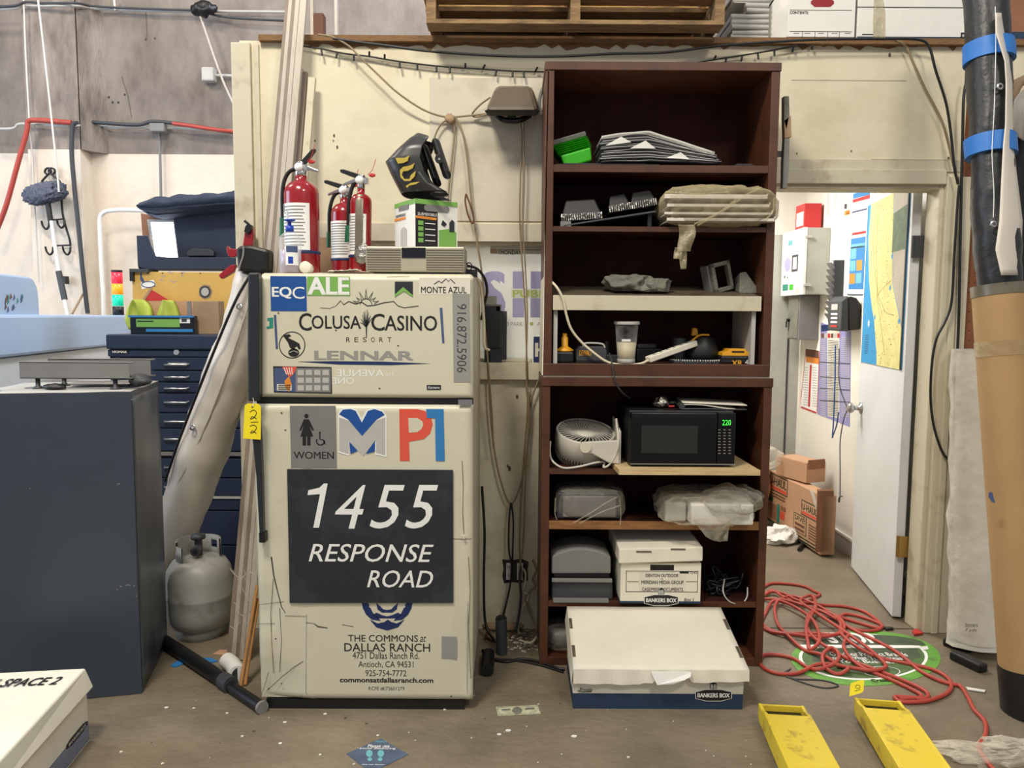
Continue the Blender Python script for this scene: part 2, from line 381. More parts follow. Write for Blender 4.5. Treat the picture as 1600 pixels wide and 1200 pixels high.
mat('decal_blue', (84, 98, 122), 0.55, scale=18, rgb2=(70, 80, 98), thr=(0.3, 0.6))
mat('aqua', (110, 176, 186), 0.55, var=0.02)
mat('bill', (206, 202, 172), 0.7, var=0.1, scale=40, rgb2=(150, 150, 118))
mat('milk', (214, 204, 170), 0.5, var=0.06)
mat('skin_brown', (110, 70, 52), 0.7, var=0.1)
mat('lamp_red', (236, 50, 70), 0.25, emit=0.5, var=0.0)
mat('lamp_amber', (248, 160, 30), 0.25, emit=0.5, var=0.0)
mat('lamp_green', (20, 206, 160), 0.25, emit=0.5, var=0.0)
mat('screen_glow', (246, 250, 255), 0.3, emit=6.0, var=0.0)
mat('led_green', (70, 255, 80), 0.4, emit=0.9, var=0.0)
m_ = mat('coroplast', (240, 240, 236), 0.5, var=0.02)
_n = m_.node_tree; _p = _n.nodes['Principled BSDF']; _t = _n.nodes.new('ShaderNodeBsdfTranslucent'); _t.inputs[0].default_value = (0.9, 0.9, 0.88, 1); _x = _n.nodes.new('ShaderNodeMixShader'); _x.inputs[0].default_value = 0.5
_n.links.new(_p.outputs[0], _x.inputs[1]); _n.links.new(_t.outputs[0], _x.inputs[2]); _n.links.new(_x.outputs[0], _n.nodes['Material Output'].inputs[0])
film('film', (224, 216, 196), 0.09, 0.15, 0.45, 0.6, 30)
film('film_milky', (226, 222, 212), 0.42, 0.25, 0.4, 0.5, 16)
film('film_dull', (170, 164, 150), 0.12, 0.18, 0.45, 0.7, 34)
mat('mw_window', (40, 43, 42), 0.15, var=0.0)
film('film_tan', (206, 192, 152), 0.16, 0.18, 0.45, 0.6, 26)
film('pet', (225, 225, 225), 0.03, 0.06, 0.3, 0.0)
film('glass', (235, 240, 238), 0.04, 0.02, 0.15, 0.0, 0.5)
# ---------------------------------------------------------------- the setting
YW = 3.40                                        # front of the painted partition
ZT = P(800, 66, YW).z                            # its top
XL = P(373, 600, YW).x                           # its free left end
WX0, WX1 = P(492, 380, YW).x, 0.62               # the window opening
WZ0, WZ1 = P(800, 566, YW).z, P(800, 377, YW).z
DX0, DX1, DZ = 0.98, 1.885, P(1340, 284, YW).z   # the doorway
YC = 6.3                                         # concrete wall behind everything
FC = front(YC); FW = front(YW)
b = B(); b.box((-9, -5, -0.12), (6, YC+0.4, 0), 'floor'); b.obj('floor', kind='structure')
b = B()
YB = YW+0.11
b.box((XL+0.04, YW, 0), (WX0, YB, ZT), 'wall_paint')
b.box((WX0, YW, WZ1), (DX0, YB, ZT), 'wall_paint')
b.box((WX0, YW, 0), (WX1, YB, WZ0), 'wall_low')
b.box((WX1, YW, 0), (DX0, YB, WZ1), 'wall_paint')
b.box((DX0, YW, DZ), (DX1, YB, ZT), 'wall_paint')
b.box((DX1, YW, 0), (3.6, YB, ZT), 'wall_paint')
# shallow boards of the wall: the darker sheet beside the fixture, rails over and under the window
b.box((P(672, 300, YW).x, YW-0.006, P(700, 345, YW).z), (WX1+0.05, YW, P(700, 122, YW).z), 'wall_panel')
b.fr(FW, 500, 350, 850, 377, 0.0, 0.012, 'wall_panel')
b.fr(FW, 745, 566, 850, 592, 0.0, 0.03, 'trim_paint')
b.fr(FW, 1205, 250, 1500, 268, 0.0, 0.008, 'trim_paint')
b.fr(FW, 1236, 124, 1415, 126, 0.0, 0.002, 'wall_panel')
b.fr(FW, 1360, 249, 1484, 250.4, 0.0, 0.009, 'trim_paint')
for x, y, r in ((522, 212, 3), (521, 220, 2), (527, 230, 3), (492, 220, 2), (796, 732, 5), (793, 728, 3), (1390, 86, 4), (1482, 248, 4), (1245, 240, 2), (1330, 236, 2), (808, 620, 4)):
    b.fdisc(FW, x, y, r*0.5, r*0.9, 0.0, 0.0015, 'grime', 8)
b.obj('wall_front', kind='structure')
# peeling, dirty paint edge along the top of the wall
b = B()
random.seed(3); pts = []
for i in range(95):
    x = 470+i*11.2; pts.append((x, 66+random.uniform(2, 9)+(5 if random.random() < 0.2 else 0)))
b.fp(FW, [(470, 60)]+pts+[(1530, 60)], 0.0, 0.003, 'plywood_edge'); b.obj('trim_5', kind='structure')
b = B(); b.box((P(407, 62, YW).x, YW-0.03, ZT-0.008), (3.6, YC-0.1, ZT+0.016), 'plywood_edge'); b.obj('ceiling', kind='structure')
# the post at the free end
b = B(); x0, z0, x1, z1 = FW.rect(373, 62, 402, 900)
b.box((x0, YW-0.02, 0), (x1, YB, ZT-0.012), 'trim_paint'); b.obj('trim_1', kind='structure', bev=0.004)
b = B(); x0, z0, x1, z1 = FW.rect(404, 72, 411, 640); b.box((x0, YW-0.012, 0), (x1, YW, ZT-0.02), 'trim_paint'); b.obj('trim_2', kind='structure')
# concrete wall
zb = P(250, 241, YC).z
b = B(); b.box((-9, YC, 0), (6, YC+0.3, zb), 'conc_low'); b.box((-9, YC, zb), (6, YC+0.3, 6), 'conc_up')
for x, y in ((170, 152), (176, 160), (185, 160), (228, 62), (242, 60), (195, 148)): b.fdisc(FC, x, y, 1.6, 2, 0, 0.002, 'black', 8)
b.fstroke(FC, [(228, 18), (230, 55), (228, 62)], 0.8, 0, 0.002, 'grime'); b.fstroke(FC, [(190, 120), (200, 150), (206, 185)], 0.8, 0, 0.002, 'grime')
b.obj('wall_back', kind='structure')
b = B(); FP_ = front(YC-0.16); x0 = FP_.rect(42, 100, 108, 300)
b.box((x0[0], YC-0.16, zb), (x0[2]+0.08, YC, 6), 'conc_pil'); b.box((x0[0], YC-0.16, 0), (x0[2]+0.08, YC, zb), 'conc_low')
x1 = FP_.rect(108, 0, 126, 300); b.prism([(x1[0]+0.08, YC-0.16, zb), (x1[2]+0.12, YC, zb), (x1[0]+0.08, YC, zb)], (0, 0, 4), 'conc_pil')
b.obj('trim_3', kind='structure')
b = B(); 
for (x, y) in ((18, 84), (30, 66), (24, 70), (72, 42), (74, 74)): pass
# the office behind the partition
XR = 2.045; YO = 5.45
b = B(); b.box((XR, YB, 0), (XR+0.1, YC-0.1, ZT-0.02), 'office_white'); b.obj('wall_office_right', kind='structure')
b = B(); b.box((-1.15, YO, 0), (XR, YO+0.1, ZT-0.02), 'office_white'); b.obj('wall_office_back', kind='structure')
b = B(); b.box((XL+0.04, YB, 0), (XL+0.12, YO, ZT-0.02), 'office_white'); b.obj('wall_office_left', kind='structure')
b = B(); b.box((XR-0.014, YB+0.02, 0), (XR, YO, 0.095), 'lite_grey'); b.box((XR-0.018, YB+0.02, 0.095), (XR, YO, 0.11), 'white'); b.obj('baseboard_right', kind='structure')
# far inner door and its casing
FO = front(YO)
d2 = emp('door_2', (P(1235, 700, YO).x, YO, 0), None, None); tag(d2, kind='structure')
b = B(); x0, _, x1, _ = FO.rect(1228, 470, 1249, 600); b.box((x0-0.55, YO-0.03, 0.01), (x1-0.01, YO-0.002, 2.0), 'office_grey'); b.part('door_leaf', d2)
b = B(); b.box((x1-0.01, YO-0.05, 0), (x1+0.035, YO-0.002, 2.03), 'office_white'); b.part('casing', d2, bev=0.003)
b = B(); b.fr(FO, 1225, 468, 1227.5, 740, 0.031, 0.004, 'dark_grey'); b.part('dark_gap', d2)  # shaded gap beside the leaf, drawn as a dark strip
# window frame, glass
wf = emp('window_1', ((WX0+WX1)/2, YW, WZ0), None, None); tag(wf, kind='structure')
b = B(); t = 0.035
for a, c in (((WX0, WZ0), (WX1, WZ0+0.012)), ((WX0, WZ1-t*0.4), (WX1, WZ1)), ((WX0, WZ0), (WX0+t, WZ1)), ((WX1-t, WZ0), (WX1, WZ1))):
    b.box((a[0], YW+0.02, a[1]), (c[0], YB, c[1]), 'trim_paint')
b.part('window_frame', wf, bev=0.003)
b = B(); b.box((WX0+t, YW+0.06, WZ0+0.012), (WX1-t, YW+0.064, WZ1-0.014), 'glass'); b.part('pane', wf)
# doorway casing and the open door
b = B(); w_ = 0.10
b.box((DX1-0.012, YW-0.025, 0), (DX1+w_, YW, DZ+0.02), 'trim_paint'); b.box((DX1+0.02, YW-0.034, 0), (DX1+0.05, YW-0.02, DZ+0.02), 'trim_paint')
b.box((DX1-0.03, YW, 0), (DX1, YB, DZ), 'trim_paint'); b.box((DX0, YW-0.02, DZ-0.012), (DX1-0.012, YW, DZ+0.05), 'trim_paint'); b.box((DX0, YW, DZ-0.03), (DX1-0.03, YB, DZ), 'trim_paint')
b.obj('trim_4', kind='structure', bev=0.004)
hx, hy = 1.812, YB+0.03; ex, ey = 1.942, 4.28
dz = P(1352, 318, 4.27).z
FD = Fr((ex, ey, 0), (hx-ex, hy-ey, 0)); DW = math.hypot(hx-ex, hy-ey)
d1 = emp('door_1', (hx, hy, 0.008), None, None); tag(d1, kind='structure')
b = B(); b.fp(FD, [(0, 0.012), (DW, 0.012), (DW, dz), (0, dz)], -0.04, 0.04, 'door_white', True); b.part('door_leaf', d1, bev=0.002)
b = B(); u, v = FD.px(1342, 636); o_ = FD.at(u+0.05, v)
T = FD.N.to_track_quat('Z', 'Y').to_matrix()
b.lathe([(0.0, 0), (0.032, 0), (0.032, 0.006), (0.014, 0.012), (0.012, 0.035), (0.026, 0.045), (0.029, 0.06), (0.02, 0.072), (0.0, 0.075)], 'steel', o_, 20, T); b.part('door_knob', d1, 'steel knob')
for yy in (385, 878):
    b = B(); q = FD.px(1428, yy)[1]; c = FD.at(DW-0.002, q, 0.0)
    b.box((c.x+0.002, c.y-0.03, q-0.05), (c.x+0.05, c.y-0.026, q+0.05), 'brass' if yy > 600 else 'dark_grey'); b.cyl((c.x, c.y-0.022, q-0.05), (c.x, c.y-0.022, q+0.05), 0.007, 'brass' if yy > 600 else 'dark_grey', 10); b.part('hinge', d1)
# the seam of the old threshold
b = B(); b.box((DX0, YW+0.02, 0.0), (DX1-0.03, YW+0.03, 0.002), 'grime'); b.obj('trim_6', kind='structure')
# ---------------------------------------------------------------- refrigerator
FY = 2.66; FF = front(FY)
fx0, fz0, fx1, fz1 = FF.rect(398, 432, 739, 1094)
zsplit = P(570, 627, FY).z; ztop = P(570, 431, FY).z; body_top = ztop+0.012
fridge = emp('refrigerator', ((fx0+fx1)/2, FY+0.33, 0), 'old cream refrigerator with dents, covered in stickers and signs', 'refrigerator')
b = B(); b.box((fx0+0.012, FY+0.075, 0.055), (fx1-0.004, 3.35, body_top), 'cream_side'); b.part('cabinet', fridge, bev=0.012)
b = B(); b.box((fx0+0.03, FY+0.05, 0.0), (fx1-0.03, 3.3, 0.055), 'black'); b.box((fx0+0.02, FY+0.012, 0.0), (fx1-0.03, FY+0.05, 0.036), 'black'); b.part('kick_plate', fridge)
b = B(); b.box((fx0+0.02, FY+0.062, 0.06), (fx1-0.012, FY+0.076, body_top-0.01), 'mid_grey'); b.part('gasket', fridge, 'dark grey door gasket')
def slab(x0, z0, x1, z1, dent):
    b = B()
    def fn(u, v):
        x = x0+(x1-x0)*u; z = z0+(z1-z0)*v; e = min(u*(x1-x0), (1-u)*(x1-x0), v*(z1-z0), (1-v)*(z1-z0))
        y = FY + 0.012*max(0, 1-e/0.014)**2
        if dent:
            y += 0.02*max(0, 1-math.hypot((x-x0-0.02)/0.17, (z-z0-0.02)/0.14)) + 0.008*max(0, 1-math.hypot((x-x0-0.03)/0.06, (z-z0-0.33)/0.10)) + 0.006*max(0, 1-math.hypot((x-x1+0.03)/0.05, (z-z0-0.2)/0.2))
            if x < x0+0.2 or x > x1-0.05: y += 0.003*noise.noise((x*14, 1.2, z*9))
        return (x, y, z)
    b.sheet(fn, 60, 80, (0, 0.03, 0), 'cream')
    b.box((x0+0.001, FY+0.018, z0+0.001), (x1-0.001, FY+0.062, z1-0.001), 'cream_side')
    return b
freezer = slab(fx0, zsplit+0.012, fx1, ztop, False).part('freezer_door', fridge)
door = slab(fx0, fz0, fx1, zsplit-0.012, True).part('fridge_door', fridge)
b = B(); b.box((fx0+0.01, FY+0.012, zsplit-0.011), (fx1-0.002, FY+0.06, zsplit+0.011), 'black'); b.part('divider', fridge, 'black strip between the doors')
b = B(); b.fr(FF, 716, 624, 738, 632, 0.0, 0.006, 'steel'); b.part('hinge', fridge, 'steel middle hinge')
b = B(); b.fp(FF, [(394, 427), (410, 427), (411, 470), (411, 618), (409, 625), (394, 625), (393, 540)], 0.0, 0.045, 'blk_worn'); b.part('freezer_handle', fridge, 'worn black freezer handle', bev=0.006)
b = B(); b.fp(FF, [(396, 634), (409, 634), (413, 690), (415, 740), (417, 828), (411, 828), (406, 740), (398, 660)], 0.012, 0.03, 'blk_worn'); b.fr(FF, 409, 828, 419, 844, 0.0, 0.035, 'black'); b.fr(FF, 396, 634, 409, 650, 0.0, 0.02, 'black'); b.part('door_handle', fridge, 'worn black lower handle', bev=0.004)
e1, e2, e3 = 0.0006, 0.0016, 0.0024
def st(name, label, parent, fn):
    b = B(); fn(b); return b.part(name, parent, label)
def _(b):
    b.fr(FF, 423, 431.5, 479, 486, e1, 0.0008, 'print_blue'); b.ft(FF, 'EQ', 425, 448, 456, 467, e2+0.0004, 'print_white', bold=0.03); b.ft(FF, 'C', 457, 448, 476, 467, e2+0.0004, 'print_white')
st('sticker', 'square blue sticker with white letters', freezer, _)
def _(b):
    b.fr(FF, 480, 432, 547, 462, e1, 0.0008, 'print_green'); b.ft(FF, 'ALE', 481, 432.5, 546, 461, e2+0.0004, 'print_white', bold=0.035)
st('sticker', 'green sticker with large white letters', freezer, _)
def _(b):
    K = 'print_black'
    b.ft(FF, 'C', 467, 489, 487, 517, e1, K, bold=0.01); b.ft(FF, 'OLUSA', 487, 493, 564, 514, e1, K, bold=0.01)
    b.ft(FF, 'C', 580, 490, 601, 517, e1, K, bold=0.01); b.ft(FF, 'ASINO', 601, 493, 683, 517, e1, K, bold=0.01)
    for i, c in enumerate('RESORT'): b.ft(FF, c, 541+i*12.9, 527, 547+i*12.9, 534.5, e1, K)
    b.fstroke(FF, [(500, 481), (515, 482), (525, 478), (532, 470), (537, 476), (545, 471), (556, 475), (565, 472), (574, 478), (585, 477), (600, 473), (615, 471), (622, 478), (632, 481), (654, 478)], [0.7, 1.4, 1.6, 1.4, 1.2], e1, 0.0004, K)
    for i, a in enumerate((20, 45, 68, 90, 112, 135, 160)):
        r0, r1 = 11, (24 if i in (2, 4) else 18) + (9 if i == 3 else 0); ca, sa = math.cos(math.radians(a)), math.sin(math.radians(a)); x, y = 572+ca*r0*1.2, 476-sa*r0*0.8
        for s_ in (-1, 1): b.fstroke(FF, [(x+sa*s_*1.6, y+ca*s_*1.6), (572+ca*r1*1.2, 476-sa*r1*0.9)], [1.0, 0.5], e1, 0.0004, K)
    b.fring(FF, 572, 476, 9, 1.0, e1, 0.0004, K, a0=0, a1=180)
    b.fp(FF, [(571, 500), (574, 500), (573, 528), (572, 528)], e1, 0.0004, K)
    for dx, dy in ((-8, 14), (-6, 8), (-4, 4), (4, 4), (7, 9), (9, 13), (2, 0), (-2, 2), (5, 12), (-9, 20)): b.fstroke(FF, [(572.5, 512), (572+dx*0.5, 500+dy*0.3), (572+dx, 484+dy)], [0.8, 1.6, 0.7], e1, 0.0004, 'dark_grey')
st('sticker', 'black resort lettering with sun and hills', freezer, _)
def _(b):
    b.fp(FF, [(617, 440), (645, 440), (645, 464), (631, 453), (617, 464)], e1, 0.0008, 'sign_black'); b.fp(FF, [(617, 460), (630, 448.5), (645, 461), (645, 464), (631, 455), (617, 464)], e2, 0.0006, 'print_green')
st('sticker', 'small dark badge with a green roof', freezer, _)
def _(b):
    b.fp(FF, [(655, 434), (735, 434), (735, 460), (655, 460)], 0.0, 0.0006, 'paper'); b.ft(FF, 'MONTE AZUL', 658, 448, 729, 458, e2, 'print_black', bold=0.004)
    b.fstroke(FF, [(678, 444), (686, 439), (690, 442), (697, 435.5), (701, 440), (704, 436), (711, 443)], 1.1, e2, 0.0004, 'print_black')
st('sticker', 'name sticker with three small peaks', freezer, _)
def _(b):
    b.fp(FF, [(707, 459), (733.5, 459), (735, 597), (709, 597)], e1, 0.0008, 'print_grey'); b.ft(FF, '916.872.5906', 714, 475, 729, 582, e2, 'dark_grey', turn=True)
st('sticker', 'grey strip with a sideways phone number', freezer, _)
for a in (((428, 492), (431.5, 492), (434.5, 545), (431, 545)), ((687, 481), (691, 481), (694.5, 536), (691, 536))): st('sticker', 'narrow blue upright bar', freezer, lambda b: b.fp(FF, a, e1, 0.0008, 'slate'))
st('sticker', 'small teal bracket', freezer, lambda b: b.fp(FF, [(418, 497), (427, 496), (427, 512), (418, 514), (416, 511), (421, 509), (421, 501), (418, 501)], e1, 0.0008, 'teal'))
def _(b):
    b.fring(FF, 456.5, 539, 20, 1.4, e1, 0.0004, 'print_black', ry=20.5); b.fdisc(FF, 459, 551, 8.5, 6.5, e1, 0.0004, 'print_black')
    b.fp(FF, [(442, 524), (452, 522), (455, 525), (450, 528), (455, 530), (461, 533), (468, 537), (470, 545), (467, 546), (464, 541), (460, 544), (463, 547), (458, 546), (453, 543), (450, 535), (445, 528)], e1, 0.0004, 'print_black')
    b.fstroke(FF, [(452, 551), (459, 548), (466, 551)], 0.8, e1+0.0005, 0.0004, 'cream')
st('sticker', 'round black outline emblem of an animal on a ball', freezer, _)
def _(b):
    b.ft(FF, 'LENNAR', 491, 548, 646, 563, e1, 'print_grey', bold=0.035); b.fp(FF, [(465, 565), (520, 564.3), (600, 565), (672, 568), (610, 570.5), (530, 569.5)], e1, 0.0004, 'print_navy')
st('sticker', 'silver letters over a thin blue swoosh', freezer, _)
def _(b):
    b.fp(FF, [(427, 572), (518, 573.5), (519, 615), (428, 613)], e1, 0.0008, 'sign_black'); b.fp(FF, [(429, 575), (462, 575), (462, 612), (429, 611)], e2, 0.0004, 'slate')
    b.fp(FF, [(462, 575), (517, 575.5), (517, 613), (462, 612)], e2, 0.0004, 'mid_grey'); b.fp(FF, [(441, 573), (464, 573), (460, 583), (453, 590), (447, 583)], e2+0.0005, 0.0004, 'pl_red')
    for i in range(4): b.fstroke(FF, [(444+i*4, 574), (448+i*3, 585)], 1.2, e2+0.001, 0.0003, 'print_white')
    b.fp(FF, [(433, 600), (456, 600), (456, 610), (433, 610)], e2+0.0005, 0.0004, 'paper'); b.fp(FF, [(445, 595), (452, 588), (456, 600), (452, 612), (446, 605)], e2+0.0007, 0.0004, 'orange')
    for j in range(3):
        for i in range(4): b.fr(FF, 465+i*13, 578+j*12, 475+i*13, 586+j*12, e2+0.0005, 0.0003, 'lite_grey')
    for i in range(3): b.fr(FF, 435, 601+i*3, 454, 602.5+i*3, e2+0.0011, 0.0003, 'print_black')
st('sticker', 'photo calendar sticker with a striped flag', freezer, _)
def _(b):
    b.ft(FF, 'AVENUE', 526, 577.5, 600, 588.5, e1, 'print_white', mirror=True); b.ft(FF, '1st', 603, 581, 614, 588, e1, 'print_white', mirror=True); b.ft(FF, 'ONE', 519, 590, 553, 600, e1, 'print_white', mirror=True)
st('sticker', 'faint white lettering seen mirrored', freezer, _)
def _(b):
    b.fp(FF, [(667, 601.5), (689, 601.5), (689, 609), (667, 609)], e1, 0.001, 'print_black'); b.ft(FF, 'Kenmore', 669, 603, 687, 607.5, e2+0.0004, 'print_white', shear=0.3)
st('badge', 'small black maker plate', freezer, _)
# lower door
def _(b):
    b.fp(FF, [(453, 634), (524.5, 634), (526.5, 731), (455, 731)], e1, 0.001, 'mid_grey'); K = 'print_black'
    b.fdisc(FF, 479, 650, 3.4, 3.6, e2, 0.0005, K, 16); b.fp(FF, [(475, 655), (483, 655), (491, 672), (488, 673), (483.5, 664), (489.5, 682), (485.5, 682), (485.5, 696), (480, 696), (480, 682), (478.5, 682), (478.5, 696), (473, 696), (473, 682), (469.5, 682), (475, 664), (470.5, 673), (468, 672)], e2, 0.0005, K)
    b.fring(FF, 501, 689, 6.2, 2.0, e2, 0.0005, K, a0=150, a1=370); b.fdisc(FF, 500, 676, 1.6, 1.8, e2, 0.0005, K, 10); b.fstroke(FF, [(500, 678), (500, 686), (505, 687), (508, 694)], 2.0, e2, 0.0005, K)
    b.ft(FF, 'WOMEN', 459, 705.5, 522, 717, e2, K, bold=0.012)
st('sign_plate', 'grey restroom sign with figure and wheelchair', door, _)
def _(b):
    b.fp(FF, [(528, 645), (535, 638), (548, 637), (558, 640), (565, 654), (573, 640), (585, 637), (598, 641), (604, 649), (604, 714), (586, 710), (586, 690), (567, 713), (546, 690), (546, 712), (529, 707)], e1, 0.0008, 'print_white')
    b.fp(FF, [(530, 652), (545, 657), (566, 682), (588, 657), (602, 652), (602, 711), (588, 707), (588, 688), (567, 712), (545, 688), (545, 709), (530, 704)], e2, 0.0006, 'lite_grey')
    b.fp(FF, [(530, 647), (536, 640), (548, 639), (556, 642), (565.5, 660), (575, 642), (585, 639), (597, 643), (601, 648), (589, 655), (566, 681), (544, 655)], e2+0.0004, 0.0006, 'print_blue')
    b.fp(FF, [(546, 690), (559, 704), (548, 709)], e2+0.0007, 0.0006, 'print_blue'); b.fp(FF, [(586, 688), (586, 705), (572, 709)], e2+0.0007, 0.0006, 'print_blue')
st('sticker', 'blue and silver letter emblem', door, _)
def _(b):
    b.fp(FF, [(624, 639), (652, 639), (664, 642), (673, 650), (676, 663), (672, 677), (662, 686), (639, 690), (640, 720), (625, 720)], e1, 0.0008, 'pl_red')
    b.fp(FF, [(638, 653), (652, 653), (660, 658), (661.5, 664), (658, 671), (652, 675), (639, 676)], e2-0.0001, 0.0004, 'cream')
    b.fp(FF, [(666, 639), (693, 639), (695, 720), (681, 720), (680, 653), (667, 653)], e2, 0.0008, 'pl_blue')
st('sticker', 'red letter joined to a blue numeral', door, _)
def _(b):
    N = 'print_navy'
    for sx in (-1, 1):
        b.fp(FF, [(605+sx*d, y) for d, y in ((40, 940), (38, 950), (33, 960), (24, 968), (10, 970), (14, 965), (22, 958), (26, 950), (33, 945))], e1, 0.0005, N)
        b.fp(FF, [(605+sx*d, y) for d, y in ((17, 942), (15, 952), (8, 957), (0, 957), (0, 953), (6, 952), (11, 947))], e1, 0.0005, N)
        b.fp(FF, [(605+sx*d, y) for d, y in ((22, 961), (14, 966), (0, 966), (0, 963), (8, 961), (17, 957))], e1, 0.0005, N); b.fdisc(FF, 605+sx*17, 961, 3, 2.4, e1, 0.0007, N, 12)
        b.fdisc(FF, 605+sx*33, 946, 5, 4.5, e1, 0.0007, N, 14)
    b.fp(FF, [(578, 968), (590, 974), (600, 972), (606, 968), (612, 972), (620, 974), (632, 968), (622, 980), (605, 985), (588, 980)], e1, 0.0005, N)
    K = 'print_black'
    b.ft(FF, 'THE COMMONS', 544, 992, 653, 1002.5, e1, K, bold=0.003); b.ft(FF, 'at', 656, 993.5, 666, 1003, e1, K, shear=0.35)
    b.ft(FF, 'DALLAS RANCH', 538, 1005, 672, 1018, e1, K, bold=0.003); b.ft(FF, '4751 Dallas Ranch Rd.', 551, 1019, 655, 1029.5, e1, K)
    b.ft(FF, 'Antioch, CA 94531', 560, 1033, 646, 1044, e1, K); b.ft(FF, '925-754-7772', 571, 1047, 635, 1056.5, e1, K)
    b.ft(FF, 'commonsatdallasranch.com', 531, 1058.5, 677, 1066.5, e1, K, bold=0.03); b.ft(FF, 'RCFE #073601279', 576, 1073, 632, 1079, e1, 'dark_grey')
    for pts in ([(479, 960), (478, 1082), (482, 1088), (720, 1091), (730, 1088), (731, 940)], ): b.fstroke(FF, pts, 0.9, e1, 0.0003, 'print_grey')
    b.fp(FF, [(690, 994), (714, 995), (714, 1030), (690, 1029)], e1, 0.0004, 'print_grey')
st('sticker', 'white sheet with navy ring emblem and address lines', door, _)
b = B(); 
for q, w in (([(416, 1080), (440, 1058), (460, 1042), (474, 1033)], 1.0), ([(424, 870), (428, 900), (434, 925), (440, 948), (446, 958)], [2.4, 1.6, 1]), ([(427, 905), (423, 960), (425, 1010), (428, 1052)], 0.9), ([(437, 950), (440, 1000), (437, 1050)], 0.9), ([(478, 973), (490, 974), (497, 979), (512, 981)], [1, 2.2, 1.4]), ([(404, 945), (420, 943), (444, 940)], 0.7), ([(402, 975), (430, 974)], 0.7), ([(722, 720), (724, 760), (723, 800), (725, 835)], 0.9), ([(535, 976), (552, 979)], 0.9), ([(445, 962), (478, 963)], 0.7), ([(659, 842), (737, 842)], 0.9), ([(407, 1090), (414, 1070), (420, 1050)], 0.8), ([(604, 433), (640, 432)], 0.7), ([(732, 870), (735, 920), (732, 980), (736, 1060)], 0.9)):
    b.fstroke(FF, q, w, -0.001 if False else e1, 0.0003, 'grime')
for x, y in ((435, 489), (525, 516), (440, 645), (446, 672), (622, 540), (593, 607), (431, 998), (420, 1076), (440, 1068), (470, 1089), (705, 1088)): b.fdisc(FF, x, y, 1.6, 1.2, e1, 0.0003, 'grime', 8)
b.part('scratch_marks', fridge, 'dark scratches and dents', kind='stuff')
b = B(); b.fdisc(FF, 725, 838, 2.6, 2.6, 0.0, 0.012, 'cream', 12); b.part('bumper', fridge)
# black address sign
b = B(); b.fp(FF, [(449.5, 732.5), (708, 734), (708.5, 941), (453.5, 941)], 0.0032, 0.004, 'sign_black'); sg = FF.px(579, 941)
sign = emp('address_sign', FF.at(sg[0], sg[1], 0.0032), 'large black sign with white italic address on the fridge door', 'sign'); b.part('panel', sign)
b = B(); n_ = 0.0078; sgf = front(FY-n_)
b.fp(sgf, [(512, 755.5), (506, 755.5), (499, 762), (482, 766), (480.5, 773.5), (500, 772), (489.5, 824.5), (498.5, 824.5)], 0.0, 0.0004, 'print_white')
for c, x0, x1 in (('4', 523, 575), ('5', 577, 636), ('5', 632, 688)): b.ft(FF, c, x0+1, 757, x1-3, 825, n_, 'print_white', shear=0.28)
b.ft(FF, 'RESPONSE', 483, 849, 678, 877, n_, 'print_white', shear=0.28, bold=0.006); b.ft(FF, 'ROAD', 574, 890, 677, 917, n_, 'print_white', shear=0.28, bold=0.006); b.part('lettering', sign, 'white italic lettering')
# yellow tag on the handle
tg = FF.px(401, 684); tagb = FF.at(tg[0], tg[1], 0.05)
t = emp('lot_tag', tagb, 'yellow paper tag with a handwritten number hanging on the fridge handle', 'tag')
b = B(); b.fp(FF, [(390, 631), (394, 628), (411, 628.5), (415, 633), (414.5, 683.5), (387.5, 681.5)], 0.048, 0.0015, 'yellow_tag'); b.part('card', t)
b = B()
for q in ([(398, 641), (404, 638), (408, 642), (405, 649), (399, 652), (402, 648), (409, 652)], [(399, 657), (411, 656)], [(398, 663), (404, 661), (408, 665), (404, 672), (399, 673), (402, 670), (408, 674)]): b.fstroke(FF, q, 1.1, 0.0497, 0.0004, 'print_black', True)
b.fdisc(FF, 402, 633, 1.6, 1.6, 0.0497, 0.0004, 'print_black', 10); b.part('handwriting', t)
b = B(); b.tube([FF.at(*FF.px(402, 633), 0.051), FF.at(*FF.px(404, 627), 0.048), FF.at(*FF.px(402, 619), 0.046)], 0.0012, 'rope_white', 5, 3); b.part('string', t)
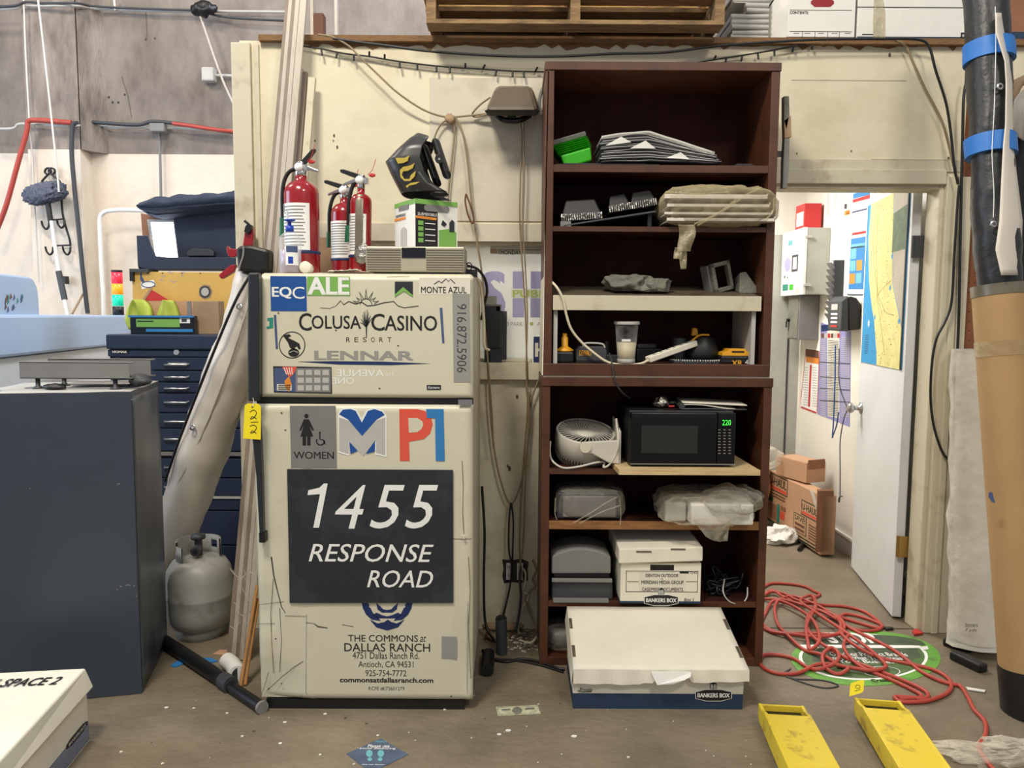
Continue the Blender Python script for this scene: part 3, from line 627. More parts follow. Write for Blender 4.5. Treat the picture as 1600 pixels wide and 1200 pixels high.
# ---------------------------------------------------------------- on top of the fridge
ft = body_top
def extinguisher(x, y, r, hb, label, leanx=0.0, strap=False, lite=False, fx=1, white=1):
    T = emp('fire_extinguisher', (0, 0, 0), label, 'fire extinguisher', 'fire extinguishers on the fridge')
    b = B(); b.lathe([(0, 0), (r*0.9, 0), (r, 0.01), (r, hb-r*0.75), (r*0.93, hb-r*0.45), (r*0.68, hb-r*0.16), (r*0.34, hb), (r*0.34, hb+0.02)], 'red_paint', n=32); b.part('cylinder', T)
    b = B(); b.lathe([(r+0.0008, hb*0.26), (r+0.0008, hb*0.27), (r+0.0008, hb*0.75)][1:], 'print_white', n=22, a0=198, a1=318)
    for i in range(13):
        z = hb*0.72-i*hb*0.033
        b.lathe([(r+0.0014, z), (r+0.0014, z-hb*0.011)], 'mid_grey', n=12, a0=215+(i % 3)*3, a1=305-(i*7 % 11))
    if not lite: b.lathe([(r+0.0014, hb*0.745), (r+0.0014, hb*0.66)], 'print_grey', n=6, a0=200, a1=225)
    else: b.lathe([(r+0.0014, hb*0.74), (r+0.0014, hb*0.28)], 'dw_yellow', n=3, a0=200, a1=212)
    b.part('label', T, 'white instruction label')
    b = B(); b.lathe([(r+0.0012, hb*0.235), (r+0.003, hb*0.24), (r+0.003, hb*0.262), (r+0.0012, hb*0.268)], 'print_navy', n=32); b.part('band', T)
    b = B(); b.lathe([(r*0.3, hb+0.015), (r*0.36, hb+0.02), (r*0.36, hb+0.034), (0.016, hb+0.04), (0.016, hb+0.07), (0, hb+0.07)], 'chrome', n=18)
    b.box((-0.012, -0.012, hb+0.035), (0.03, 0.012, hb+0.06), 'chrome'); b.part('valve', T, 'metal valve', bev=0.002)
    b = B(); b.lathe([(0, 0), (0.014, 0), (0.016, 0.004), (0.016, 0.012), (0, 0.014)], 'print_white', (0.0, -0.014, hb+0.048), 14, rotm('X', 90).to_3x3()); b.part('gauge', T)
    b = B(); b.prism([(fx*x_, -0.009, hb+z_) for x_, z_ in (((-0.02, 0.062), (0.0, 0.07), (0.045, 0.115), (0.06, 0.118), (0.058, 0.108), (0.015, 0.058)) if fx > 0 else ((-0.02, 0.062), (0.0, 0.072), (0.07, 0.092), (0.085, 0.09), (0.083, 0.08), (0.015, 0.056)))], (0, 0.018, 0), 'black'); b.part('lever', T, 'black squeeze lever', bev=0.002)
    b = B(); b.prism([(fx*x_, -0.008, hb+z_) for x_, z_ in ((-0.01, 0.05), (0.07, 0.03), (0.072, 0.038), (0.0, 0.066))], (0, 0.016, 0), 'steel'); b.part('carry_handle', T, 'metal carry handle', bev=0.002)
    b = B(); b.ball((0.045, -0.004, hb+0.07), (0.014, 0.005, 0.008), 'lamp_red' if False else 'red_matte', 10); b.tube([(0.03, -0.012, hb+0.07), (0.05, -0.016, hb+0.09), (0.062, -0.014, hb+0.13)], 0.0012, 'red_matte', 5, 3); b.part('safety_seal', T, 'red plastic seal')
    b = B(); b.tube([(-0.012, 0, hb+0.05), (-r*0.8, 0, hb+0.03), (-r*1.12, -0.004, hb-0.03), (-r*1.16, -0.004, hb*0.6)], 0.008, 'black', 8, 5); b.cyl((-r*1.16, -0.004, hb*0.62), (-r*1.16, -0.004, hb*0.42), 0.011, 'green_paint', 12, 0.014); b.part('hose', T, 'short hose with green nozzle')
    if strap:
        b = B(); b.lathe([(r+0.002, hb*0.2), (r+0.003, hb*0.5), (r+0.003, hb*0.9), (r*0.75, hb*0.98)], 'tape_grey', n=6, a0=262, a1=300); b.lump((0.025, -r-0.008, hb*0.28), (0.03, 0.012, 0.035), 'foil', 0.35, 40, 18, flat=False); b.part('tape_strip', T, 'grey tape with crumpled foil')
    T.location = (x, y, ft); T.rotation_euler = (0, math.radians(leanx), math.radians(-8)); return T
q = P(471, 424, 2.98); extinguisher(q.x, 3.0, 0.066, 0.365, 'tall red fire extinguisher behind the hand sanitizer bottle', 0)
q = P(529, 415, 3.02); extinguisher(q.x-0.002, 3.16, 0.057, 0.305, 'middle red fire extinguisher with a wide white label and yellow stripe', 0, lite=True, fx=-1)
q = P(561, 415, 3.04); extinguisher(q.x+0.002, 3.045, 0.042, 0.325, 'thin red fire extinguisher taped with grey strip beside the radio', 1.5, strap=True, fx=-1)
# sanitizer
T = emp('sanitizer_bottle', (P(454, 424, 2.80).x, 2.80, ft), 'clear pump bottle of hand sanitizer on the fridge corner', 'bottle'); c = V(T.location)
b = B(); b.lathe([(0, 0.002), (0.036, 0.0), (0.039, 0.006), (0.039, 0.115), (0.036, 0.132), (0.022, 0.146), (0.013, 0.15)], 'pet', c, 26); b.part('bottle_body', T)
b = B(); b.lathe([(0, 0.006), (0.0355, 0.006), (0.0355, 0.085), (0, 0.085)], 'lilac_gel', c, 24); b.part('gel', T, 'pale lilac gel')
b = B(); b.lathe([(0.0396, 0.03), (0.0396, 0.10)], 'print_white', c, 8, a0=262, a1=330); b.lathe([(0.0399, 0.075), (0.0399, 0.098)], 'slate', c, 8, a0=266, a1=326); b.lathe([(0.0399, 0.035), (0.0399, 0.06)], 'hand_blue', c, 4, a0=275, a1=300); b.part('label', T)
b = B(); b.lathe([(0, 0.172), (0.014, 0.172), (0.015, 0.15), (0.0, 0.148)][::-1], 'hand_blue', c, 18); b.lathe([(0.006, 0.17), (0.006, 0.186), (0.02, 0.19), (0.02, 0.194), (0, 0.196)], 'hand_blue', c, 16); b.part('pump_collar', T, 'blue pump collar')
b = B(); b.cyl(c+V((-0.006, 0, 0.172)), c+V((-0.008, -0.004, 0.225)), 0.0045, 'white', 10); b.part('pump_stem', T)
b = B(); q = P(479, 423, 2.80); cc = V((q.x, 2.80, ft+0.022)); Tm = rotm('X', 84).to_3x3() @ Matrix.Identity(3)
b.lathe([(0, -0.02), (0.021, -0.02), (0.0215, 0.018), (0.02, 0.02), (0, 0.02)], 'white_card', cc, 22, Tm); b.obj('bottle_cap', 'off-white round cap lying on its side between bottle and extinguisher', 'cap')
# brown cardboard leaning at the wall
b = B(); x0, z0, x1, z1 = front(3.3).rect(495, 371, 520, 425); b.box((x0, 3.3, ft), (x1+0.06, 3.305, z1), 'kraft'); b.obj('cardboard_piece', 'brown cardboard piece standing behind the tall extinguisher', 'cardboard')
# papers
for i, (x0, x1, yy, a, lab) in enumerate(((492, 576, 2.80, 3, 'flat papers sheet lying under the thin extinguisher'), (515, 560, 2.78, -4, 'crumpled white receipt on top of the flat papers'))):
    b = B(); p0 = P(x0, 420, yy); p1 = P(x1, 420, yy); z = ft+0.002+i*0.006
    b.sheet(lambda u, v: (p0.x+(p1.x-p0.x)*u, yy-0.03+0.09*v+0.01*u, z+0.006*u+(0.004+i*0.006)*abs(noise.noise((u*6+i, v*4, 1.0)))), 16, 6, (0, 0, -0.0012), 'paper', False); b.obj('paper_sheet', lab, 'paper', 'papers on the fridge')
# radio
RY = 2.84; FR_ = front(RY); x0, z0, x1, z1 = FR_.rect(571, 385, 726, 417); zr = ft+0.012
rad = emp('tabletop_radio', ((x0+x1)/2, RY+0.11, ft), 'wide silver tabletop radio with ribbed front on the fridge', 'radio')
b = B(); b.box((x0, RY, zr), (x1, RY+0.155, z1), 'ribbed'); b.part('housing', rad, bev=0.006)
for xa, xb in ((x0+0.004, FR_.rect(626, 385, 627, 400)[0]), (FR_.rect(666, 385, 667, 400)[0], x1-0.004)):
    b = B()
    for i in range(9):
        z = zr+0.008+i*(z1-zr-0.014)/9; b.box((xa, RY-0.002, z), (xb, RY, z+0.003), 'taupe')
    b.part('grille', rad)
b = B(); b.fr(FR_, 628, 387, 665, 403, 0.0, 0.003, 'dkglass'); b.part('display', rad, 'dark display window')
b = B(); xa, _, xb, _ = FR_.rect(585, 416, 718, 420); b.box((xa, RY+0.01, ft), (xb, RY+0.15, zr), 'black'); b.part('base', rad)
# carton
CY = 2.865; zc = z1+0.001; C0 = P(649, 350, CY); ph = math.radians(33); RR = V((math.cos(ph), math.sin(ph), 0)); LL = V((-math.sin(ph), math.cos(ph), 0))
wr_, wl_ = 0.176, 0.18; hC = P(649, 310, CY).z-zc
FA = Fr((C0.x, CY, zc), RR); FB = Fr(V((C0.x, CY, zc))+LL*wl_, -LL)
cart = emp('pump_sprayer_carton', V((C0.x, CY, zc))+RR*wr_/2+LL*wl_/2, 'white and green product carton standing on the silver radio', 'carton')
b = B(); q = [FA.at(0, 0), FA.at(wr_, 0), FA.at(wr_, 0)+LL*wl_, FA.at(0, 0)+LL*wl_]; b.hexa(q, [p+V((0, 0, hC)) for p in q], 'white'); b.part('box', cart)
b = B(); E = 0.0006
b.fp(FA, [(0, 0), (wr_*0.52, 0), (wr_*0.52, hC*0.8), (0, hC)], E, 0.0005, 'print_black', True); b.fp(FA, [(wr_*0.55, 0), (wr_*0.97, 0), (wr_*0.97, hC*0.36), (wr_*0.78, hC*0.42), (wr_*0.55, hC*0.38)], E, 0.0005, 'print_green', True)
b.fp(FA, [(0, hC*0.9), (wr_, hC*0.9), (wr_, hC), (0, hC)], E*2, 0.0005, 'print_green', True); b.fp(FB, [(0, hC*0.9), (wl_, hC*0.9), (wl_, hC), (0, hC)], E, 0.0005, 'print_green', True)
b.fp(FA, [(wr_*0.2, hC*0.8), (wr_*0.25, hC*0.76), (wr_*0.75, hC*0.76), (wr_*0.8, hC*0.8), (wr_*0.8, hC*0.86), (wr_*0.75, hC*0.9), (wr_*0.25, hC*0.9), (wr_*0.2, hC*0.86)], E*3, 0.0005, 'mid_grey', True)
b.fp(FB, [(wl_*0.22, hC*0.82), (wl_*0.7, hC*0.82), (wl_*0.7, hC*0.92), (wl_*0.22, hC*0.92)], E*3, 0.0005, 'mid_grey', True)
b.ft(FA, 'SUBMERSIBLE', wr_*0.05, hC*0.66, wr_*0.5, hC*0.72, E*3, 'print_white', uv=True); b.fp(FA, [(0, hC*0.6), (wr_*0.48, hC*0.58), (wr_*0.5, hC*0.63), (0, hC*0.65)], E*3, 0.0004, 'orange', True)
b.ft(FB, 'SUBMERSIBLE', wl_*0.05, hC*0.69, wl_*0.55, hC*0.75, E*2, 'print_black', bold=0.01, uv=True); b.fp(FB, [(0, hC*0.62), (wl_*0.55, hC*0.62), (wl_*0.55, hC*0.67), (0, hC*0.67)], E*2, 0.0004, 'orange', True)
for i in range(4):
    v = hC*(0.46-i*0.12); b.fp(FA, [(wr_*0.06, v), (wr_*0.18, v), (wr_*0.18, v+hC*0.09), (wr_*0.06, v+hC*0.09)], E*3, 0.0004, 'print_green', True); b.fp(FA, [(wr_*0.22, v+0.006), (wr_*0.46, v+0.006), (wr_*0.46, v+0.009), (wr_*0.22, v+0.009)], E*3, 0.0004, 'print_white', True)
b.fp(FA, [(wr_*0.8, hC*0.36), (wr_*0.92, hC*0.36), (wr_*0.92, hC*0.58), (wr_*0.86, hC*0.62), (wr_*0.8, hC*0.55)], E*3, 0.0004, 'sign_black', True); b.fp(FA, [(wr_*0.6, hC*0.5), (wr_*0.68, hC*0.46), (wr_*0.74, hC*0.52), (wr_*0.64, hC*0.6)], E*3, 0.0004, 'sign_black', True)
for u, v, ww, hh in ((0.3, 0.05, 0.3, 0.35), ): b.fp(FB, [(wl_*u, hC*v), (wl_*(u+ww), hC*v), (wl_*(u+ww), hC*(v+hh)), (wl_*(u+ww*0.7), hC*(v+hh*1.15)), (wl_*(u+ww*0.3), hC*(v+hh*1.15)), (wl_*u, hC*(v+hh))], E*2, 0.0004, 'lite_grey', True)
b.part('print', cart, 'printed panels in green, black and orange')
# welding mask
MY = 2.98
mk = emp('welding_mask', V((P(655, 306, MY).x, MY, zc+hC)), 'black flame-painted welding mask tilted on top of the carton', 'welding mask')
lv = [((652, 211), (671, 217), 0.055), ((640, 222), (672, 224), 0.095), ((622, 240), (664, 238), 0.118), ((605, 258), (661, 256), 0.125), ((612, 274), (668, 278), 0.125), ((620, 290), (682, 296), 0.122), ((628, 305), (700, 306), 0.115)]
b = B()
def mskf(u, v):
    k = v*(len(lv)-1); i = min(int(k), len(lv)-2); t = k-i
    f = V(lv[i][0]).lerp(V(lv[i+1][0]), t); bk = V(lv[i][1]).lerp(V(lv[i+1][1]), t); w_ = lv[i][2]*(1-t)+lv[i+1][2]*t
    a = math.pi*(u-0.5); ca = abs(math.cos(a))**0.55; sa = math.copysign(abs(math.sin(a))**0.62, a)
    fw, bw = P(f.x, f.y, MY), P(bk.x, bk.y, MY); c = bw.lerp(fw, ca); return (c.x, MY+sa*w_, c.z)
b.sheet(mskf, 44, 24, (0.004, 0, -0.002), 'mask_black'); b.part('shell', mk)
b = B(); FM = front(MY-0.128)
for pts in ([(618, 247), (632, 247), (640, 243), (637, 252), (630, 255), (622, 256)], [(625, 266), (630, 261), (641, 259), (648, 255), (645, 263), (638, 267), (630, 268), (628, 273), (632, 280), (640, 280), (642, 274), (650, 267), (648, 276), (641, 283), (632, 283), (626, 277)], [(634, 291), (642, 286), (656, 284), (650, 288), (640, 290), (636, 294)]):
    b.fp(FM, pts, 0.0, 0.004, 'flame')
b.part('flame_pattern', mk, 'painted yellow flames')
b = B()
for (x0, y0, x1, y1, wd, mm, nn) in ((663, 230, 684, 288, 14, 'black', 0.10), (681, 222, 699, 276, 13, 'dark_grey', 0.09)):
    c = P((x0+x1)/2, (y0+y1)/2, MY); a = P(x0, y0, MY); e = P(x1, y1, MY); ax = (e-a).normalized(); half = (e-a).length/2
    sd = V((ax.z, 0, -ax.x)); vs = []
    k = 28
    for j in range(k+1):
        g = 2*math.pi*j/k; o_ = c+sd*(math.cos(g)*0.012*(1.2 if mm == 'black' else 1.3))+V((0, math.sin(g)*nn, 0)); vs += [o_-ax*half*0.9, o_+ax*half*0.9]
    b.add(vs, [(2*j, 2*j+1, 2*j+3, 2*j+2) for j in range(k)], mm, True)
b.part('headband', mk, 'black headband inside the mask')
b = B(); FK = front(MY-0.095); b.fdisc(FK, 687, 249, 7, 7, 0, 0.016, 'black', 20); b.fdisc(FK, 687, 250, 2, 2, 0.016, 0.002, 'chrome', 10); b.part('knob', mk, bev=0.002)
b = B(); b.lump(P(688, 302, MY-0.05)+V((0, 0, -0.002)), (0.035, 0.03, 0.013), 'black', 0.35, 40, 16); b.part('strap', mk)
# black clip with ring
b = B(); q = P(737, 414, 2.95); b.box((q.x-0.025, 2.93, ft), (q.x+0.022, 2.96, ft+0.028), 'black'); b.tube([V((q.x-0.01+0.012*math.cos(a), 2.94, ft+0.04+0.014*math.sin(a))) for a in [i*0.5236 for i in range(13)]], 0.0025, 'black', 6); b.obj('binder_clip', 'black clip with a wire loop on the right end of the fridge top', 'clip')
# ---------------------------------------------------------------- bookcases
BY = 3.03; FB_ = front(BY); BD = 0.33
lx0, _, lx1, _ = FB_.rect(846, 590, 1203, 830); lz1 = FB_.rect(850, 590, 1200, 600)[3]
zs = lambda y, fr=FB_: fr.rect(850, y, 1200, y+1)[3]
ST = 0.033
low = emp('bookcase', ((lx0+lx1)/2, BY+BD/2, 0), 'lower dark mahogany bookcase holding the microwave, standing on the floor', 'bookcase', 'stacked mahogany bookcases')
def case(parent, x0, x1, z0, z1, tt, tb, shelves, back_rows, dx=0.0):
    h = z1-z0; sx = lambda z: dx*(z-z0)/h
    for xa, xb in ((x0, x0+ST), (x1-ST, x1)):
        b = B(); b.hexa([(xa, BY, z0), (xb, BY, z0), (xb, BY+BD, z0), (xa, BY+BD, z0)], [(xa+dx, BY, z1-tt), (xb+dx, BY, z1-tt), (xb+dx, BY+BD, z1-tt), (xa+dx, BY+BD, z1-tt)], 'mahogany'); b.part('side_panel', parent, bev=0.002)
    b = B(); b.box((x0+dx-0.003, BY-0.004, z1-tt), (x1+dx+0.003, BY+BD, z1), 'mahogany'); b.part('top_panel', parent, bev=0.002)
    b = B(); b.box((x0+0.001, BY-0.002 if tb[2] else BY+0.002, tb[0]), (x1-0.001, BY+BD, tb[1]), 'mahogany'); b.part('bottom_panel', parent, bev=0.002)
    b = B(); b.hexa([(x0+ST, BY+BD-0.012, z0), (x1-ST, BY+BD-0.012, z0), (x1-ST, BY+BD, z0), (x0+ST, BY+BD, z0)], [(x0+ST+dx, BY+BD-0.012, z1-tt), (x1-ST+dx, BY+BD-0.012, z1-tt), (x1-ST+dx, BY+BD, z1-tt), (x0+ST+dx, BY+BD, z1-tt)], 'mahog_shaded'); b.part('back_panel', parent)
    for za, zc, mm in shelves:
        b = B(); s_ = sx(za); b.box((x0+ST+s_, BY+0.008, zc), (x1-ST+s_, BY+BD-0.012, za), 'mahog_shaded'); b.box((x0+ST+s_, BY+0.004, zc), (x1-ST+s_, BY+0.008, za), mm); b.part('shelf', parent, 'shelf with a light wood front edge' if mm == 'oak_edge' else None)
LS = [(zs(733), zs(742), 'mahogany'), (zs(815), zs(828), 'oak_edge'), (zs(940), zs(949), 'mahogany')]
case(low, lx0, lx1, 0.0, lz1, lz1-zs(604), (0.0, zs(1028), False), LS, 0)
uz0 = lz1+0.006; uz1 = FB_.rect(1000, 97, 1100, 98)[3]
ux0, _, ux1, _ = FB_.rect(848.5, 560, 1203.5, 580); tx0, _, tx1, _ = FB_.rect(855, 97, 1228, 104)
up = emp('bookcase', ((ux0+ux1)/2, BY+BD/2, uz0), 'upper dark mahogany bookcase holding papers and a cup, stacked on the other bookcase', 'bookcase', 'stacked mahogany bookcases')
US = [(zs(257.5), zs(269), 'mahogany'), (zs(354), zs(362), 'mahogany')]
dxu = (tx0+tx1)/2-(ux0+ux1)/2
case(up, ux0, ux1, uz0, uz1, 0.032, (uz0, zs(569), True), US, dxu)
b = B(); b.box((ux0-0.004, BY+0.0, uz0+0.01), (ux0, BY+BD, uz1-0.03), 'cream_side') if False else b.hexa([(ux0-0.004, BY, uz0), (ux0, BY, uz0), (ux0, BY+BD, uz0), (ux0-0.004, BY+BD, uz0)], [(ux0-0.004+dxu, BY, uz1-0.03), (ux0+dxu, BY, uz1-0.03), (ux0+dxu, BY+BD, uz1-0.03), (ux0-0.004+dxu, BY+BD, uz1-0.03)], 'white_card'); b.part('edge_band', up, 'pale worn edge')
b = B(); b.box((lx0+0.005, BY+0.004, lz1+0.0005), (lx1-0.005, BY+BD, lz1+0.0055), 'white_card'); b.obj('cardboard_shim', 'thin pale card strip between the two stacked bookcases', 'card')
S1, S2, SB = zs(257.5), zs(354), zs(569); L0, L1, L2, L3 = lz1, LS[0][0], LS[1][0], LS[2][0]; LB = zs(1028)
# white riser inside the upper case
rz1, rz0 = zs(462), zs(485.5); rx0, _, rx1, _ = FB_.rect(864, 470, 1190, 480)
rs = emp('shelf_riser', ((rx0+rx1)/2, BY+0.16, SB), 'white laminated riser inside the upper bookcase carrying a grey rag', 'riser')
b = B(); b.box((rx0, BY+0.0, rz0), (rx1, BY+0.018, rz1), 'trim_paint'); b.part('front_rail', rs, bev=0.002)
b = B(); b.hexa([(rx0, BY+0.018, rz1-0.018), (rx1, BY+0.018, rz1-0.018), (rx1, BY+0.31, rz1+0.032), (rx0, BY+0.31, rz1+0.032)], [(rx0, BY+0.018, rz1), (rx1, BY+0.018, rz1), (rx1, BY+0.31, rz1+0.05), (rx0, BY+0.31, rz1+0.05)], 'taupe'); b.part('top_board', rs, 'dusty brown top')
for xa in (rx0+0.004, rx1-0.03):
    b = B(); b.box((xa, BY+0.022, SB), (xa+0.016, BY+0.29, rz0), 'lite_grey'); b.part('side_leg', rs)
RT = lambda y: rz1+0.05*(y-BY-0.018)/0.292
# ---- top shelf
gx = P(899, 236, BY+0.1)
g = emp('food_container', (gx.x, BY+0.12, S1+0.012), 'bright green stackable container tilted on the top shelf', 'container')
b = B(); b.X = Matrix.Translation((gx.x+0.012, BY+0.13, S1+0.016)) @ rotm('Y', -16)
def tub(b, z0, z1, w0, w1, mt):
    b.hexa([(-w0, -0.05, z0), (w0, -0.05, z0), (w0, 0.05, z0), (-w0, 0.05, z0)], [(-w1, -0.06, z1), (w1, -0.06, z1), (w1, 0.06, z1), (-w1, 0.06, z1)], mt)
tub(b, 0.0, 0.05, 0.055, 0.062, 'grass_green'); b.part('tub', g, bev=0.006)
for i in range(6):
    b = B(); b.X = Matrix.Translation((gx.x+0.012-0.002*i, BY+0.13, S1+0.016)) @ rotm('Y', -16); tub(b, 0.05+i*0.0075, 0.0535+i*0.0075, 0.066, 0.069+i*0.0006, 'grass_green'); b.part('stacked_rim', g, bev=0.001)
b = B(); b.X = Matrix.Translation((gx.x, BY+0.13, S1+0.016)) @ rotm('Y', -16); tub(b, 0.094, 0.112, 0.07, 0.07, 'mid_grey'); b.part('lid', g, 'grey lid', bev=0.004)
for i, (x0, x1, y, lab) in enumerate(((867, 1030, 252, 'black folder lying flat under the green container'), (880, 1010, 248, 'grey folder lying on the black folder under the green container'))):
    b = B(); a = P(x0, y, BY+0.03); c = P(x1, y, BY+0.03); b.box((a.x+0.004, BY+0.02+i*0.02, S1+0.0005+i*0.0065), (c.x, BY+0.26, S1+0.006+i*0.0065), ('black', 'dark_grey')[i]); b.obj('folder', lab, 'folder', 'folders on the top shelf')
# bent stack of printed sheets
N_ = 11
names = ['topmost', 'second', 'third', 'fourth', 'fifth', 'sixth', 'seventh', 'eighth', 'ninth', 'tenth', 'lowest']
for i in range(N_):
    k = N_-1-i; random.seed(40+i); a = P(935+random.uniform(0, 8), 240, BY+0.05); c = P(1128+random.uniform(-8, 8)-k*2, 240, BY+0.05); b = B(); w_ = c.x-a.x; hh = 0.004+k*0.0094; y0 = BY+0.02+random.uniform(0, 0.012)
    def fn(u, v, a=a, w_=w_, hh=hh, y0=y0, k=k):
        z = S1+0.014+hh*(1-0.60*max(0, u-0.42)/0.58)+0.016*math.sin(min(u*3.4, 1.57))*(1-max(0, u-0.4)/0.6)*(0.4+k/N_)
        return (a.x+w_*u-0.02*(1-math.cos(u*1.2))*v, y0+0.2*v, z+0.003*noise.noise((u*5, v*3, k)))
    b.sheet(fn, 26, 6, (0, 0, -0.0052), 'dark_grey' if k < 10 else 'white')
    b.sheet(lambda u, v: V(fn(u, v))+V((0, -0.0008, 0.0004)), 26, 4, (0, 0, -0.0012), 'white')
    if k in (2, 5, 7): c0 = 0.86-0.1*k; b.prism([V(fn(c0-0.11, 0))+V((0, -0.003, -0.010)), V(fn(c0+0.11, 0))+V((0, -0.003, -0.008)), V(fn(c0+0.02, 0))+V((0, -0.006, 0.016))], (0, -0.001, 0), 'white')
    b.obj('bent_sheet', '%s sheet of the bent black-and-white stack on the top shelf' % names[i], 'sheet', 'bent sheets on the top shelf')
b = B(); q = P(1165, 253, BY+0.06); b.X = Matrix.Translation((q.x, BY+0.1, S1+0.006)); b.box((-0.042, -0.03, 0), (0.042, 0.03, 0.01), 'black'); b.box((-0.03, -0.02, 0.01), (0.036, 0.022, 0.016), 'dark_grey'); b.obj('wallet', 'small flat black case at the right end of the top shelf', 'case', bev=0.003)
# ---- second shelf: trays with ribbed rims, film-wrapped letter trays
b = B(); a = P(880, 350, BY+0.05); c = P(1024, 322, BY+0.05)
b.hexa([(a.x, BY+0.03, S2+0.001), (c.x, BY+0.03, S2+0.058), (c.x, BY+0.24, S2+0.058), (a.x, BY+0.24, S2+0.001)], [(a.x, BY+0.03, S2+0.008), (c.x, BY+0.03, S2+0.066), (c.x, BY+0.24, S2+0.066), (a.x, BY+0.24, S2+0.008)], 'dark_grey')
b.box((c.x-0.03, BY+0.05, S2), (c.x-0.012, BY+0.2, S2+0.055), 'black'); b.box((a.x-0.012, BY+0.03, S2), (a.x+0.03, BY+0.06, S2+0.022), 'mid_grey'); b.obj('slanted_tray', 'dark slanted tray under the ribbed food covers on the second shelf', 'tray', bev=0.002)
for (x0, x1, y0, y1, tlt, lab) in ((876, 940, 348, 310, 4, 'left ribbed black food cover on the slanted tray'), (950, 984, 334, 304, 10, 'middle ribbed black food cover on the slanted tray'), (984, 1024, 328, 298, 10, 'right ribbed black food cover on the slanted tray')):
    a = P(x0, y1, BY+0.1); c = P(x1, y0, BY+0.1); wd = c.x-a.x; hh = a.z-c.z; T = emp('food_cover', ((a.x+c.x)/2, BY+0.12, c.z), lab, 'food container', 'ribbed food covers')
    X = Matrix.Translation(((a.x+c.x)/2, BY+0.12, c.z+0.018)) @ rotm('Y', -tlt)
    b = B(); b.X = X; h2 = wd/2; b.hexa([(-h2, -0.06, 0), (h2, -0.06, 0), (h2, 0.06, 0), (-h2, 0.06, 0)], [(-h2*0.7, -0.035, hh*0.75), (h2*0.7, -0.035, hh*0.75), (h2*0.7, 0.035, hh*0.75), (-h2*0.7, 0.035, hh*0.75)], 'black'); b.part('dome', T, bev=0.006)
    b = B(); b.X = X; n = int(wd/0.0085)
    for i in range(n): b.box((-h2+wd*i/n, -0.068, -0.012), (-h2+wd*(i+0.55)/n, -0.06, 0.014), 'foil')
    b.box((-h2, -0.062, -0.014), (h2, 0.062, 0.0), 'black'); b.part('ribbed_rim', T, 'shiny ribbed rim', kind='stuff')
wt = emp('letter_tray_stack', (P(1122, 340, BY).x, BY+0.15, S2), 'beige letter trays bundled in clear film hanging over the second shelf', 'tray stack')
tx_0, _, tx_1, _ = FB_.rect(1040, 320, 1208, 330)
for i, (za, zc) in enumerate(((340, 346), (331, 336), (318, 324), (303, 311))):
    b = B(); z0, z1 = zs(zc, front(BY-0.03)), zs(za, front(BY-0.03)); o_ = 0.01*(i % 2); b.box((tx_0-o_, BY-0.03, z0), (tx_1-0.01*i, BY+0.2, z0+0.004), 'vinyl_white'); b.box((tx_0-o_, BY-0.03, z0), (tx_1-0.01*i, BY-0.026, z1), 'vinyl_white'); b.box((tx_1-0.01*i-0.004, BY-0.03, z0), (tx_1-0.01*i, BY+0.2, z0+0.022), 'vinyl_white'); b.part('tray', wt, bev=0.001)
b = B(); z0, z1 = zs(354, front(BY-0.03)), zs(291, front(BY-0.03)); cx = (tx_0+tx_1)/2
b.lump((cx+0.004, BY+0.07, (z0+z1)/2+0.008), ((tx_1-tx_0)/2+0.018, 0.125, (z1-z0)/2+0.004), 'film_tan', 0.10, 14, 46, 3, False, 0.55); b.part('film_wrap', wt, 'clear wrinkled plastic film')
b = B(); FS = front(BY-0.07)
b.sheet(lambda u, v: (P(1076+v*2-8+u*(26-v*4), 0, BY-0.06).x+0.006*math.sin(v*5), BY-0.062+0.01*math.sin(v*4+u*3), zs(350, FS)+(zs(392, FS)-zs(350, FS))*v), 8, 14, (0, 0.0015, 0), 'film_tan'); 
b.sheet(lambda u, v: (P(1064+u*12-v*2, 0, BY-0.06).x, BY-0.062+0.008*math.sin(v*3+u*3), zs(386, FS)+(zs(404, FS)-zs(386, FS))*v), 5, 8, (0, 0.0015, 0), 'film_tan'); b.sheet(lambda u, v: (P(1070+u*(14-v*6)+v*4, 0, BY-0.06).x, BY-0.062+0.008*math.sin(v*3+u*2), zs(386, FS)+(zs(420, FS)-zs(386, FS))*v), 5, 8, (0, 0.0015, 0), 'film_tan'); b.part('film_tail', wt, 'hanging strip of film')
for q in (([(1090, 352), (1130, 330), (1165, 305), (1190, 293)]), ([(1085, 350), (1120, 334), (1150, 312)]), ([(1195, 345), (1208, 330), (1210, 310)]), ([(1040, 300), (1090, 303), (1140, 300)])):
    b = B(); b.pt([(x, y, BY-0.068) for x, y in q], 0.0035, 'film_tan', 6, 4); b.part('film_fold', wt)
# ---- on the riser
b = B(); q = P(997, 450, BY+0.12); b.lump((q.x-0.035, BY+0.13, RT(BY+0.13)+0.028), (0.095, 0.075, 0.034), 'rag', 0.5, 17, 64, 2, pw=0.8); b.lump((q.x+0.07, BY+0.12, RT(BY+0.12)+0.022), (0.06, 0.06, 0.028), 'rag', 0.5, 19, 54, 8, pw=0.8); b.obj('cleaning_rag', 'crumpled grey rag lying on the white riser', 'rag')
q = P(1136, 458, BY+0.1); fr_ = emp('bezel_frame', (q.x, BY+0.14, RT(BY+0.14)), 'dusty grey plastic frame leaning on the right of the white riser', 'frame')
X = Matrix.Translation((q.x, BY+0.15, RT(BY+0.15)+0.002)) @ rotm('Z', 20) @ rotm('Y', -14)
b = B(); b.X = X
for a, c in (((-0.045, 0), (-0.03, 0.12)), ((0.03, 0), (0.045, 0.12)), ((-0.045, 0), (0.045, 0.016)), ((-0.045, 0.104), (0.045, 0.12))): b.box((a[0], -0.012, a[1]), (c[0], 0.012, c[1]), 'rag')
b.part('rim', fr_, bev=0.002)
